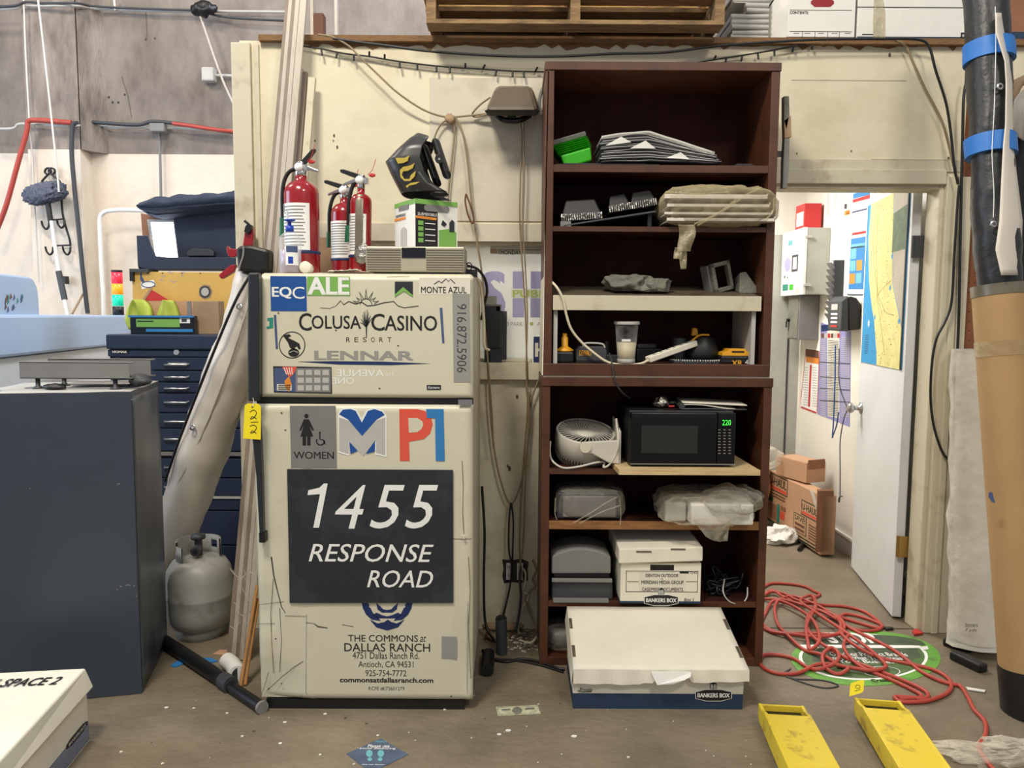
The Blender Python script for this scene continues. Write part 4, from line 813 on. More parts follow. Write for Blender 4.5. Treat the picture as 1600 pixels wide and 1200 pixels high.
b = B(); b.X = X; b.box((-0.052, 0.012, 0), (-0.04, 0.06, 0.115), 'mid_grey'); b.part('side_wall', fr_)
b = B(); q2 = P(1163, 458, BY+0.1); b.hexa([(q2.x-0.02, BY+0.1, RT(BY+0.1)), (q2.x+0.07, BY+0.1, RT(BY+0.1)), (q2.x+0.07, BY+0.2, RT(BY+0.2)), (q2.x-0.02, BY+0.2, RT(BY+0.2))], [(q2.x-0.015, BY+0.12, RT(BY+0.1)+0.085), (q2.x+0.01, BY+0.12, RT(BY+0.1)+0.09), (q2.x+0.02, BY+0.2, RT(BY+0.1)+0.06), (q2.x-0.02, BY+0.2, RT(BY+0.1)+0.06)], 'rag'); b.obj('grey_bracket', 'wedge of dusty grey plastic beside the leaning frame', 'plastic part', bev=0.004)
# ---- tool shelf
q = P(880, 567, BY+0.08); T = emp('flashlight', (q.x+0.004, BY+0.09, SB), 'yellow and black cordless lamp at the left end of the tool shelf', 'flashlight'); c = V(T.location)
b = B(); b.box((c.x-0.037, BY+0.05, SB), (c.x+0.037, BY+0.13, SB+0.045), 'black'); b.part('battery_foot', T, bev=0.008)
b = B(); b.lathe([(0, 0), (0.036, 0), (0.037, 0.005), (0.02, 0.016), (0.0135, 0.02), (0.0135, 0.055), (0.009, 0.06), (0.009, 0.072), (0, 0.072)], 'dw_yellow', c+V((0.002, 0, 0.045)), 22); b.part('neck', T, 'yellow neck')
q = P(922, 567, BY+0.07); T = emp('battery_charger', (q.x+0.002, BY+0.1, SB), 'grey rounded tool charger left of the plastic cup', 'charger'); c = V(T.location)
b = B(); b.prism([(c.x-0.06, BY+0.05, SB), (c.x+0.06, BY+0.05, SB), (c.x+0.062, BY+0.05, SB+0.05), (c.x+0.05, BY+0.05, SB+0.066), (c.x-0.045, BY+0.05, SB+0.066), (c.x-0.058, BY+0.05, SB+0.05)], (0, 0.1, 0), 'dark_grey'); b.box((c.x-0.06, BY+0.046, SB+0.0), (c.x+0.06, BY+0.05, SB+0.014), 'black'); b.part('housing', T, bev=0.006)
b = B(); FT = front(BY+0.049); b.ft(FT, 'DEWALT', 905, 547, 925, 556, 0.001, 'dw_yellow', bold=0.03); b.part('lettering', T, 'yellow lettering')
b = B(); b.tube([(c.x-0.03, BY+0.08, SB+0.066), (c.x-0.02, BY+0.08, SB+0.078), (c.x+0.045, BY+0.08, SB+0.076), (c.x+0.058, BY+0.08, SB+0.06)], 0.004, 'lite_grey', 8, 4); b.part('handle', T, 'pale wire handle')
b = B(); q = P(948, 560, BY+0.14); b.cyl((q.x, BY+0.16, SB), (q.x, BY+0.16, SB+0.085), 0.022, 'black', 14, 0.012); b.box((q.x-0.03, BY+0.12, SB), (q.x+0.045, BY+0.2, SB+0.03), 'dark_grey'); b.obj('spray_nozzle', 'dark nozzle tool behind the plastic cup', 'tool', bev=0.003)
q = P(979, 568, BY+0.05); T = emp('plastic_cup', (q.x, BY+0.065, SB), 'clear plastic cup half full of milky liquid on the tool shelf', 'cup'); c = V(T.location); ch = P(979, 502, BY+0.065).z-SB
b = B(); b.lathe([(0.0, 0.001), (0.033, 0.001), (0.0345, 0.004), (0.0465, ch*0.93)], 'pet', c, 30); b.part('cup_wall', T)
b = B(); b.lathe([(0.046, ch*0.92), (0.051, ch*0.93), (0.052, ch*0.96), (0.05, ch), (0, ch)], 'film', c, 30); b.lathe([(0.0515, ch*0.925), (0.0525, ch*0.95), (0.0515, ch*0.985)], 'lite_grey', c, 30); b.part('lid', T, 'pale snap-on lid')
b = B(); b.lathe([(0.0, 0.005), (0.0325, 0.005), (0.040, ch*0.5), (0, ch*0.5)], 'milk', c, 28); b.part('drink', T, 'milky liquid')
b = B(); b.lathe([(0.0335, 0.0), (0.0365, 0.002), (0.0365, 0.014), (0.035, 0.018)], 'lite_grey', c, 28); b.part('base_ring', T); b = B(); b.lathe([(0.0415, ch*0.52), (0.0425, ch*0.58)], 'print_white', c, 10, a0=235, a1=285); b.part('print_band', T, 'white printed band')
# flat dark tools
q = P(1010, 556, BY+0.16); b = B(); b.X = Matrix.Translation((q.x, BY+0.2, SB)) @ rotm('Z', 20); b.box((-0.06, -0.04, 0), (0.06, 0.04, 0.055), 'black'); b.box((-0.05, -0.03, 0.055), (0.04, 0.03, 0.075), 'dark_grey'); b.obj('black_charger', 'black boxy charger behind the white power strip', 'charger', bev=0.006)
q = P(1090, 566, BY+0.1); T = emp('saw_blade', (q.x-0.005, BY+0.11, SB), 'dark round saw blade with shiny teeth lying flat on the tool shelf', 'saw blade'); c = V(T.location)
b = B(); k = 72; pts = [(c.x+(0.108 if i % 2 else 0.101)*math.cos(2*math.pi*i/k), c.y+(0.078 if i % 2 else 0.073)*math.sin(2*math.pi*i/k), SB+0.001) for i in range(k)]; b.prism(pts, (0, 0, 0.013), 'dark_grey'); b.part('disc', T)
b = B()
for i in range(0, 30): a = math.pi*(1.02+i/30.0*0.96); b.box((c.x+0.104*math.cos(a)-0.0018, c.y+0.0755*math.sin(a)-0.002, SB+0.010), (c.x+0.104*math.cos(a)+0.0018, c.y+0.0755*math.sin(a)+0.002, SB+0.0155), 'white')
b.part('teeth', T, 'shiny teeth', kind='stuff')
q = P(1096, 552, BY+0.12); T = emp('palm_sander', (q.x+0.01, BY+0.14, SB+0.014), 'black power tool with yellow trim resting on the saw blade', 'power tool'); c = V(T.location)
b = B(); b.lathe([(0, 0), (0.062, 0), (0.066, 0.02), (0.058, 0.05), (0.04, 0.085), (0.02, 0.098), (0, 0.1)], 'black', c, 26, Matrix.Diagonal((1.05, 0.7, 1))); b.part('body', T)
b = B(); b.tube([c+V((-0.055, -0.01, 0.07)), c+V((-0.02, -0.02, 0.098)), c+V((0.02, -0.02, 0.1))], 0.004, 'dw_yellow', 8, 5); b.part('trim', T, 'yellow trim')
b = B(); b.X = Matrix.Translation(c+V((-0.035, 0.01, 0.095))); b.prism([(-0.012, -0.012, 0), (0.016, -0.012, 0), (0.01, -0.012, 0.032), (-0.008, -0.012, 0.034)], (0, 0.024, 0), 'dw_yellow'); b.part('handle', T, 'yellow handle', bev=0.004)
b = B(); b.cyl(c+V((-0.09, 0.03, 0.0)), c+V((-0.09, 0.03, 0.085)), 0.03, 'dark_grey', 18); b.part('dust_canister', T)
q = P(1149, 568, BY+0.06); T = emp('tool_battery', (q.x+0.002, BY+0.1, SB), 'yellow and black tool battery at the right end of the tool shelf', 'battery'); c = V(T.location)
b = B(); b.box((c.x-0.062, BY+0.05, SB), (c.x+0.06, BY+0.14, SB+0.032), 'black'); b.part('cell_case', T, bev=0.006)
b = B(); b.prism([(c.x-0.058, BY+0.052, SB+0.032), (c.x+0.056, BY+0.052, SB+0.032), (c.x+0.056, BY+0.052, SB+0.046), (c.x+0.038, BY+0.052, SB+0.05), (c.x+0.036, BY+0.052, SB+0.06), (c.x-0.03, BY+0.052, SB+0.06), (c.x-0.036, BY+0.052, SB+0.05), (c.x-0.056, BY+0.052, SB+0.044)], (0, 0.085, 0), 'dw_yellow'); b.box((c.x-0.02, BY+0.049, SB+0.046), (c.x+0.03, BY+0.052, SB+0.052), 'black'); b.part('clip_top', T, 'yellow top', bev=0.003)
b = B(); b.ft(front(BY+0.048), 'XR', 1143, 563, 1160, 571, 0.001, 'dw_yellow', bold=0.03); b.ft(front(BY+0.048), '4', 1164, 562, 1169, 570, 0.001, 'print_white'); b.part('lettering', T)
# power strip with white cord
T = emp('power_strip', (P(1048, 555, BY+0.06).x, BY+0.08, SB), 'dirty white power strip propped diagonally on the tool shelf', 'power strip')
a = P(1012, 562, BY+0.03); c = P(1086, 536, BY+0.12); d = (c-a).normalized(); up_ = V((0, 0, 1)); sd = d.cross(up_).normalized(); nn = sd.cross(d); W2, H2 = 0.018, 0.012
b = B(); b.hexa([a-sd*W2-nn*H2, c-sd*W2-nn*H2, c+sd*W2-nn*H2, a+sd*W2-nn*H2], [a-sd*W2+nn*H2, c-sd*W2+nn*H2, c+sd*W2+nn*H2, a+sd*W2+nn*H2], 'white_card') if sd.y < 0 else b.hexa([a+sd*W2-nn*H2, c+sd*W2-nn*H2, c-sd*W2-nn*H2, a-sd*W2-nn*H2], [a+sd*W2+nn*H2, c+sd*W2+nn*H2, c-sd*W2+nn*H2, a-sd*W2+nn*H2], 'white_card'); b.part('strip_body', T, bev=0.004)
for i in range(6):
    b = B(); m_ = a+(c-a)*(0.16+0.14*i)+nn*H2; b.box(m_-V((0.007, 0.006, 0.001)), m_+V((0.007, 0.006, 0.0015)), 'mid_grey'); b.part('socket', T)
b = B(); b.pt([(858, 437, BY+0.02), (870, 449, BY-0.005), (880, 468, BY-0.008), (885, 492, BY-0.005), (893, 515, BY+0.0), (909, 535, BY+0.01), (930, 553, BY+0.012), (950, 566, BY+0.01), (975, 570.5, BY+0.01), (1000, 568.5, BY+0.015), (1013, 563, BY+0.03)], 0.0052, 'cord_white', 9, 6); b.part('cord', T, 'cream cord')
b = B(); b.pt([(952, 552, BY+0.06), (956, 566, BY+0.0), (959, 585, BY-0.012), (964, 602, BY-0.01), (974, 615, BY+0.01), (984, 622, BY+0.07)], 0.0032, 'dark_grey', 7, 5); b.obj('extension_lead', 'thin dark lead dangling over the joint between the two bookcases', 'cord')
# ---- microwave shelf
b = B(); py0, py1 = BY-0.115, BY+0.3; a = P(967, 741, py0); c = P(1188, 741, py0); b.hexa([(a.x+0.0, py0, L1), (c.x, py0, L1), (c.x-0.005, py1, L1), (a.x-0.02, py1, L1)], [(a.x, py0, L1+0.02), (c.x, py0, L1+0.02), (c.x-0.005, py1, L1+0.02), (a.x-0.02, py1, L1+0.02)], 'birch'); b.obj('plywood_board', 'pale plywood board sticking out under the microwave', 'board')
PZ = L1+0.02; MWY = BY-0.06; FM_ = front(MWY); mx0, mz0, mx1, mz1 = FM_.rect(984, 643, 1149, 729)
mw = emp('microwave', ((mx0+mx1)/2, MWY+0.17, PZ), 'black microwave with a lit green clock on the plywood board', 'microwave')
b = B(); b.box((mx0, MWY+0.03, PZ+0.008), (mx1, MWY+0.35, mz1), 'black'); b.part('housing', mw, bev=0.004)
for dx in (0.03, mx1-mx0-0.03):
    b = B(); b.cyl((mx0+dx, MWY+0.06, PZ), (mx0+dx, MWY+0.06, PZ+0.009), 0.012, 'black', 12); b.part('foot', mw)
b = B(); b.fr(FM_, 985, 645, 1120, 727, -0.03, 0.03, 'black_gloss'); md_ = b.part('door', mw, bev=0.004)
b = B(); b.fr(FM_, 1002, 665, 1090, 708, 0.0, 0.001, 'mw_window'); b.part('window', md_)
b = B(); b.fr(FM_, 1121, 645, 1149, 727, -0.03, 0.029, 'black_gloss'); cp = b.part('control_panel', mw, bev=0.003)
b = B(); b.ft(FM_, '220', 1128.5, 656, 1142, 664.5, 0.001, 'led_green'); b.part('clock_display', cp, 'glowing green digits')
b = B()
for j in range(9):
    for i in range(3): b.fr(FM_, 1122+i*8, 671+j*4.6, 1126+i*8, 672.3+j*4.6, -0.001, 0.0016, 'mid_grey')
b.part('buttons', cp, kind='stuff')
b = B(); b.fr(FM_, 985, 724.5, 1149, 726, 0.0, 0.002, 'mid_grey'); b.part('lower_trim', mw)
q = P(1040, 632, MWY+0.1); T = emp('cable_bundle', (q.x, MWY+0.12, mz1), 'small shiny bundled cable on top of the microwave', 'cable'); c = V(T.location)
b = B(); b.lump(c+V((-0.012, 0, 0.022)), (0.034, 0.03, 0.024), 'foil', 0.4, 45, 26); b.part('bag', T, 'shiny crumpled bag')
b = B(); b.tube([c+V((0.01, 0, 0.016)), c+V((0.03, -0.01, 0.022)), c+V((0.055, 0, 0.014))], 0.009, 'black', 8, 4); b.tube([c+V((0.012, -0.02, 0.008)), c+V((0.035, -0.022, 0.009))], 0.004, 'red_matte', 6); b.part('plug', T)
b = B(); a = P(1066, 640, MWY+0.06); d = P(1166, 640, MWY+0.06); 
b.sheet(lambda u, v: (a.x+(d.x-a.x)*u+0.015*v, MWY+0.05+0.2*v, mz1+0.031-0.010*u), 10, 6, (0, 0, -0.004), 'paper'); b.sheet(lambda u, v: (a.x+(d.x-a.x)*u+0.015*v, MWY+0.052+0.2*v, mz1+0.023-0.017*u+0.004*math.sin(u*6)), 10, 6, (0, 0, -0.004), 'paper'); b.sheet(lambda u, v: (a.x+(d.x-a.x)*u+0.015*v, MWY+0.05+0.2*v, mz1+0.006+0.001*math.sin(u*5)), 10, 6, (0, 0, -0.005), 'dark_grey')
b.tube([(a.x-0.003, MWY+0.05, mz1+0.014), (a.x+0.005, MWY+0.25, mz1+0.014)], 0.012, 'dark_grey', 12); b.obj('binder', 'thick folded paper binder lying on the microwave', 'binder')
# fan
q = P(912, 700, BY+0.13); fan = emp('desk_fan', (q.x, BY+0.14, L1), 'round white desk fan lying on its side left of the microwave', 'fan'); fc = V((P(913, 693, BY+0.13).x, BY+0.14, P(913, 693, BY+0.13).z))
Tf = (rotm('X', 17) @ rotm('Y', 4)).to_3x3()
b = B(); b.lathe([(0.113, 0.055), (0.119, 0.06), (0.123, 0.055), (0.124, 0.02), (0.121, -0.03), (0.116, -0.035), (0.113, -0.03), (0.113, 0.05)], 'fan_white', fc, 48, Tf); b.part('drum', fan)
b = B(); b.lathe([(0.0, -0.028), (0.115, -0.028)], 'fan_in', fc, 32, Tf); b.lathe([(0.116, -0.034), (0.104, -0.062), (0.07, -0.092), (0.0, -0.098)], 'fan_in', fc, 32, Tf); b.part('back_shell', fan)
b = B()
for i in range(36):
    a = 2*math.pi*i/36; a2 = a+0.35; b.tube([fc+Tf @ V((0.04*math.cos(a2), 0.04*math.sin(a2), 0.05)), fc+Tf @ V((0.08*math.cos(a+0.12), 0.08*math.sin(a+0.12), 0.056)), fc+Tf @ V((0.117*math.cos(a), 0.117*math.sin(a), 0.05))], 0.0017, 'fan_white', 5)
b.lathe([(0, 0.056), (0.036, 0.054), (0.042, 0.048), (0.04, 0.042)], 'fan_white', fc, 26, Tf); b.part('grille', fan, kind='stuff')
b = B()
for i in range(3):
    a = 2*math.pi*i/3; b.sheet(lambda u, v: fc+Tf @ V(((0.03+0.075*u)*math.cos(a+v*1.3+0.3*u), (0.03+0.075*u)*math.sin(a+v*1.3+0.3*u), 0.0+0.03*v)), 8, 8, (0, 0, -0.002), 'fan_in')
b.part('blades', fan)
b = B()
for i in range(30):
    a = math.pi*(1.0+i/29.0); b.tube([fc+Tf @ V((0.119*math.cos(a), 0.119*math.sin(a), -0.034)), fc+Tf @ V((0.108*math.cos(a), 0.108*math.sin(a), -0.062)), fc+Tf @ V((0.075*math.cos(a), 0.075*math.sin(a), -0.092))], 0.002, 'fan_white', 5)
b.part('back_grille', fan, kind='stuff')
b = B(); FN = front(BY+0.008); b.fp(FN, [(908, 690), (925, 689), (965, 687), (967, 724), (950, 722), (925, 708), (908, 706)], 0.0, 0.018, 'fan_white'); b.part('yoke', fan, 'pivot arm', bev=0.004)
b = B(); x0 = FN.rect(966, 680, 971, 700); b.prism([(x0[0], BY+0.0, P(968, 727, BY).z), (x0[0], BY+0.0, P(968, 674, BY).z), (x0[0], BY+0.2, P(968, 660, BY).z), (x0[0], BY+0.2, P(968, 727, BY).z)], (0.011, 0, 0), 'fan_white'); b.part('foot_plate', fan, bev=0.004)
b = B(); b.fdisc(FN, 914, 698, 9, 8.5, 0.016, 0.01, 'cream', 24); b.part('pivot_knob', fan, 'cream pivot knob', bev=0.002)
b = B(); b.pt([(967, 672, BY+0.1), (963, 655, BY+0.05), (966, 690, BY-0.006), (962, 710, BY-0.01), (952, 726, BY-0.005), (943, 730, BY+0.0), (944, 722, BY+0.02), (930, 723, BY+0.0), (905, 729, BY-0.002), (880, 731, BY+0.005), (863, 720, BY+0.02), (859, 705, BY+0.06), (860, 690, BY+0.1)], 0.0042, 'fan_white', 8, 6); b.part('cord', fan, 'white cord')
# ---- shelf of plastic-wrapped things
def wrapped(label, pa, boxes, filmbox, fm, seed, amp=0.07):
    T = emp('wrapped_device', pa, label, 'wrapped device', 'plastic-wrapped things on the lower shelf')
    for nm, lo, hi, mm in boxes: b = B(); b.box(lo, hi, mm); b.part(nm, T, bev=0.006)
    b = B(); lo, hi = V(filmbox[0]), V(filmbox[1]); b.lump((lo+hi)/2, (hi-lo)/2, fm, amp, 13, 44, seed, False, 0.5); b.part('plastic_bag', T, 'clear plastic bag'); return T
a = P(868, 805, BY+0.0); c = P(975, 805, BY+0.0); hz = P(900, 770, BY+0.02).z
wd = wrapped('grey boxy device wrapped in clear plastic on the left of the shelf', ((a.x+c.x)/2, BY+0.13, L2), (('device_body', (a.x+0.008, BY+0.02, L2+0.004), (c.x-0.012, BY+0.24, hz), 'dark_grey'), ('face_plate', (a.x+0.03, BY+0.014, L2+0.012), (c.x-0.03, BY+0.02, hz-0.012), 'mid_grey')), ((a.x-0.002, BY-0.004, L2+0.0), (c.x+0.014, BY+0.26, hz+0.012)), 'film_dull', 1, 0.06)
for q in ([(896, 817, BY-0.02), (925, 800, BY-0.02), (948, 785, BY-0.015), (966, 776, BY-0.01)], [(905, 818, BY-0.02), (940, 800, BY-0.022), (968, 790, BY-0.012)], [(868, 778, BY-0.01), (867, 800, BY-0.012), (870, 812, BY-0.01)], [(968, 777, BY-0.012), (970, 800, BY-0.016), (969, 820, BY-0.014)]):
    b = B(); b.pt(q, 0.0022, 'film', 6, 4); b.part('bag_fold', wd)
a = P(1040, 810, BY-0.02); c = P(1178, 810, BY-0.06); hz = P(1100, 786, BY-0.05).z
wd = wrapped('white box half out of a clear plastic bag on the right of the shelf', ((a.x+c.x)/2, BY+0.1, L2), (('white_box', (a.x+0.09, BY-0.07, L2+0.006), (c.x-0.004, BY+0.12, hz), 'white'), ('left_box', (a.x-0.0, BY-0.01, L2+0.004), (a.x+0.085, BY+0.16, hz-0.008), 'lite_grey')), ((a.x-0.02, BY-0.09, L2-0.004), (c.x+0.006, BY+0.2, hz+0.03)), 'film', 5, 0.14)
b = B(); b.lump((c.x-0.08, BY-0.03, L2+0.1), (0.11, 0.1, 0.055), 'film_dull', 0.35, 12, 34, 7, False); b.part('loose_film', wd, 'puffed loose film')
b = B(); FQ = front(BY-0.1); b.sheet(lambda u, v: (P(1105+u*(65-30*v)+v*22, 0, BY-0.1).x, BY-0.1+0.015*math.sin(u*7+v*3), zs(812, FQ)+(zs(848-14*abs(u-0.7), FQ)-zs(812, FQ))*v), 14, 8, (0, 0.0012, 0), 'film'); b.part('film_tail', wd, 'film hanging over the shelf edge')
# ---- printer shelf
FPn = front(BY+0.02); px0, pz0, px1, pz1 = FPn.rect(861, 850, 956, 938)
pr = emp('label_printer', ((px0+px1)/2, BY+0.15, L3), 'dark grey printer with an arched cover on the lower left shelf', 'printer')
b = B(); b.fp(FPn, [(862, 939), (958, 939), (957, 912), (955, 905), (863, 905)], -0.22, 0.22, 'dark_grey'); b.part('base', pr, bev=0.01)
b = B(); k = 12; b.fp(FPn, [(862, 898)]+[(862+93*i/k, 872-14*math.sin(math.pi*i/k)**0.7) for i in range(k+1)]+[(955, 898)], -0.2, 0.19, 'mid_grey'); b.part('cover', pr, 'lighter arched cover', bev=0.006)
b = B(); b.fr(FPn, 862, 903, 956, 908, 0.0, 0.016, 'mid_grey'); b.part('lip', pr, bev=0.002)
b = B(); b.fr(FPn, 866, 898, 952, 904, -0.2, 0.19, 'black'); b.part('feed_slot', pr)
b = B(); b.fr(FPn, 864, 934, 950, 939, 0.0, 0.02, 'mid_grey'); b.part('tray', pr)
# bankers box on the shelf
def logo(b, fr, x0, x1, yc, n):      # black lozenge sign with a small double-B block above
    w = x1-x0; h = w*0.17
    b.fp(fr, [(x0, yc-h*0.55), (x0+w*0.3, yc-h), (x0+w*0.7, yc-h), (x1, yc-h*0.55), (x1, yc+h*0.55), (x0+w*0.7, yc+h), (x0+w*0.3, yc+h), (x0, yc+h*0.55)], n, 0.0006, 'print_white')
    b.fp(fr, [(x0+1, yc-h*0.5), (x0+w*0.3, yc-h*0.88), (x0+w*0.7, yc-h*0.88), (x1-1, yc-h*0.5), (x1-1, yc+h*0.5), (x0+w*0.7, yc+h*0.88), (x0+w*0.3, yc+h*0.88), (x0+1, yc+h*0.5)], n+0.0006, 0.0006, 'print_black')
    b.ft(fr, 'BANKERS BOX', x0+w*0.06, yc-h*0.36, x1-w*0.06, yc+h*0.36, n+0.0016, 'print_white', bold=0.03)
    cx = (x0+x1)/2; s_ = w*0.085
    b.fp(fr, [(cx-s_, yc-h-s_*1.7), (cx, yc-h-s_*2.1), (cx+s_, yc-h-s_*1.7), (cx+s_, yc-h+0.2), (cx-s_, yc-h+0.2)], n, 0.0006, 'print_black')
    b.ft(fr, 'BB', cx-s_*0.85, yc-h-s_*1.5, cx+s_*0.85, yc-h-s_*0.2, n+0.001, 'print_white')
KY = BY-0.02; FK_ = front(KY); kx0, _, kx1, kz1 = FK_.rect(970, 856, 1096, 900)
bx = emp('file_box', ((kx0+kx1)/2, KY+0.16, L3), 'white lidded file box with typed label on the lower bookcase shelf', 'file box', 'white file boxes')
b = B(); b.box((kx0, KY, L3), (kx1, KY+0.30, P(1030, 880, KY).z), 'white_card'); b.box((kx0-0.001, KY-0.001, L3), (kx1+0.001, KY+0.301, P(1030, 939, KY).z), 'box_blue'); b.part('carton', bx, bev=0.002)
FL = front(KY-0.012); a0 = FL.rect(967, 857, 1098, 880); zl = P(1030, 856, KY-0.012).z; zb_ = P(1030, 884, KY-0.012).z
b = B(); b.hexa([(a0[0], KY-0.014, zb_+0.008), (a0[2], KY-0.014, zb_+0.02), (a0[2], KY+0.31, zb_+0.02), (a0[0], KY+0.31, zb_+0.008)], [(a0[0], KY-0.012, zl-0.006), (a0[2], KY-0.012, zl+0.004), (a0[2]-0.02, KY+0.31, zl+0.035), (a0[0]-0.005, KY+0.31, zl+0.03)], 'white_card'); b.part('lid', bx, bev=0.004)
for x0, x1, y0, y1 in ((994, 1018, 861, 863), (1048, 1071, 857, 859)): b = B(); b.fr(front(KY-0.0145), x0, y0, x1, y1, 0.0, 0.001, 'grime'); b.part('lid_slot', bx, 'dark lid slot')
b = B(); b.fr(FK_, 1016, 882.5, 1053, 891, 0.0, 0.001, 'black'); b.part('hand_hole', bx, 'dark hand hole')
b = B(); K = 'print_black'
for y0, y1, x0, x1 in ((892, 892.8, 978, 1090), (924.4, 925.2, 978, 1090), (908.5, 909.2, 980, 998), (908.5, 909.2, 1072, 1089)): b.fr(FK_, x0, y0, x1, y1, 0.0, 0.0008, K)
for x in (978, 1089.4): b.fr(FK_, x, 892, x+0.8, 925, 0.0, 0.0008, K)
b.fr(FK_, 998, 893.5, 1072, 924, 0.0, 0.0005, 'paper')
b.ft(FK_, 'DENTON OUTDOOR', 1009, 896.5, 1060, 901.5, 0.0012, K, bold=0.01); b.ft(FK_, 'v.', 1033, 903, 1036, 906, 0.0012, K); b.ft(FK_, 'MERIDIAN MEDIA GROUP', 1002, 907, 1068, 912.5, 0.0012, K, bold=0.01); b.ft(FK_, 'CASE/MISC DOCUMENTS', 1003, 918, 1067, 923.5, 0.0012, K, bold=0.01)
b.ft(FK_, '7242', 1077, 893, 1089, 896.5, 0.0012, K); b.ft(FK_, 'Box 1', 1069, 934.5, 1084, 939, 0.0012, K, shear=0.2); b.fr(FK_, 1062, 892.5, 1076, 896, 0.0, 0.001, K)
b.part('printed_label', bx, 'typed label')
b = B(); logo(b, FK_, 1006, 1060, 937.5, 0.0012); b.part('logo', bx, 'black logo lozenge')
# tangle of black cables
random.seed(11); q = P(1134, 930, BY+0.1); pts = []
for i in range(58): pts.append((q.x+random.uniform(-0.085, 0.075), BY+0.12+random.uniform(-0.07, 0.08), L3+0.006+abs(random.gauss(0, 0.03))+(0.045 if i % 9 == 0 else 0)))
b = B(); b.tube(pts, 0.0048, 'black', 6, 4); b.obj('black_cable_tangle', 'tangled heap of black cables on the shelf right of the file box', 'cable')
b = B(); b.pt([(1132, 905, BY+0.08), (1130, 925, BY+0.01), (1140, 940, BY+0.005), (1158, 943, BY+0.01), (1167, 933, BY+0.02), (1168, 918, BY+0.05)], 0.003, 'lite_grey', 6, 5); b.obj('grey_cable', 'pale grey cable loop in front of the black cable heap', 'cable')
# bottom space
q = P(868, 1008, BY+0.06); b = B(); b.lump((q.x+0.03, BY+0.13, LB+0.048), (0.07, 0.1, 0.05), 'film_dull', 0.15, 14, 30, 3, True, 0.6); b.lump((q.x+0.03, BY+0.14, LB+0.045), (0.06, 0.085, 0.04), 'mid_grey', 0.1, 14, 26, 5, True, 0.6); b.obj('wrapped_parcel', 'grey wrapped parcel in the bottom of the bookcase behind the large box', 'parcel')
# ---------------------------------------------------------------- large file box in front
fbY = 2.685; FE = front(fbY); ex0, _, ex1, _ = FE.rect(896, 1070, 1160, 1090); zf = P(1030, 1043, fbY).z; 
big = emp('file_box', ((ex0+ex1)/2, fbY+0.18, 0), 'large white and blue file box on the floor before the bookcase', 'file box', 'white file boxes')
byk = BY-0.02; zk = P(1005, 948, byk).z
b = B(); b.hexa([(ex0, fbY, 0), (ex1, fbY, 0), (ex1, byk-0.02, 0), (ex0, byk-0.02, 0)], [(ex0-0.004, fbY+0.002, zf-0.03), (ex1+0.006, fbY+0.002, zf-0.03), (ex1+0.004, byk-0.02, zk-0.04), (ex0-0.004, byk-0.02, zk-0.04)], 'white_card'); b.part('carton', big)
b = B(); zz = P(1030, 1084, fbY).z; b.hexa([(ex0-0.001, fbY-0.001, 0), (ex1+0.001, fbY-0.001, 0), (ex1+0.001, byk-0.019, 0), (ex0-0.001, byk-0.019, 0)], [(ex0-0.002, fbY-0.001, zz), (ex1+0.003, fbY-0.001, zz), (ex1+0.003, byk-0.019, zz), (ex0-0.002, byk-0.019, zz)], 'box_blue'); b.part('blue_band', big, 'dark blue bottom band')
lY = fbY-0.018; FLd = front(lY); gx0, _, gx1, _ = FLd.rect(896, 1045, 1171, 1055); kx = front(byk).rect(886, 945, 1126, 955)
b = B()
def lidf(u, v):
    xa = gx0+(kx[0]-gx0)*v; xb = gx1+(kx[2]-gx1)*v
    return (xa+(xb-xa)*u, lY+(byk-lY)*v, zf+(zk-zf)*v-0.004*math.sin(math.pi*u)*math.sin(math.pi*v)+0.0015*noise.noise((u*4, v*4, 0)))
b.sheet(lidf, 24, 12, (0, 0, -0.005), 'white_card')
k = 40
skirt = lambda u: 0.040+0.010*math.exp(-((u-0.08)/0.25)**2)*0 + (0.006*math.sin(u*3.1)) - (0.022 if 0.455 < u < 0.66 else 0.0) + (0.012 if u < 0.40 else 0)*(1-u)
top_ = [V(lidf(i/k, 0)) for i in range(k+1)]; bot_ = [V(lidf(i/k, 0))+V((0, -0.006+0.003*math.sin(i), -skirt(i/k))) for i in range(k+1)]
b.add(top_+bot_, [(i, k+1+i, k+2+i, i+1) for i in range(k)], 'white_card'); b.add([p+V((0, 0.004, 0)) for p in top_+bot_], [(i+1, k+2+i, k+1+i, i) for i in range(k)], 'white_card')
for u, s_ in ((0, -1), (1, 1)):
    t = [V(lidf(u, i/8)) for i in range(9)]; o_ = [p+V((s_*0.008, 0, -0.058)) for p in t]; b.add(t+o_, [(i, 9+i, 10+i, i+1) for i in range(8)], 'white_card'); b.add([p+V((-s_*0.004, 0, 0)) for p in t+o_], [(i+1, 10+i, 9+i, i) for i in range(8)], 'white_card')
lid = b.part('lid', big)
b = B(); TQ = [V(lidf(u, 0))+V((0, -0.010-dy, -dz)) for u, dy, dz in ((0.44, 0, 0.004), (0.665, 0, 0.004), (0.66, 0.012, 0.014), (0.62, 0.02, 0.024), (0.56, 0.018, 0.040), (0.47, 0.016, 0.044), (0.455, 0.008, 0.028))]
b.prism(TQ, (0, 0.003, 0.001), 'white'); b.part('torn_flap', lid, 'torn white flap')
for u in (0.012, 0.988):
    for va in (0.18, 0.62):
        b = B(); p0, p1 = V(lidf(u, va)), V(lidf(u, va+0.17)); b.hexa([p0+V((-0.006, 0, 0.0002)), p0+V((0.006, 0, 0.0002)), p1+V((0.006, 0, 0.0002)), p1+V((-0.006, 0, 0.0002))], [p0+V((-0.006, 0, 0.001)), p0+V((0.006, 0, 0.001)), p1+V((0.006, 0, 0.001)), p1+V((-0.006, 0, 0.001))], 'grime'); b.part('lid_slot', lid, 'dark lid slot')
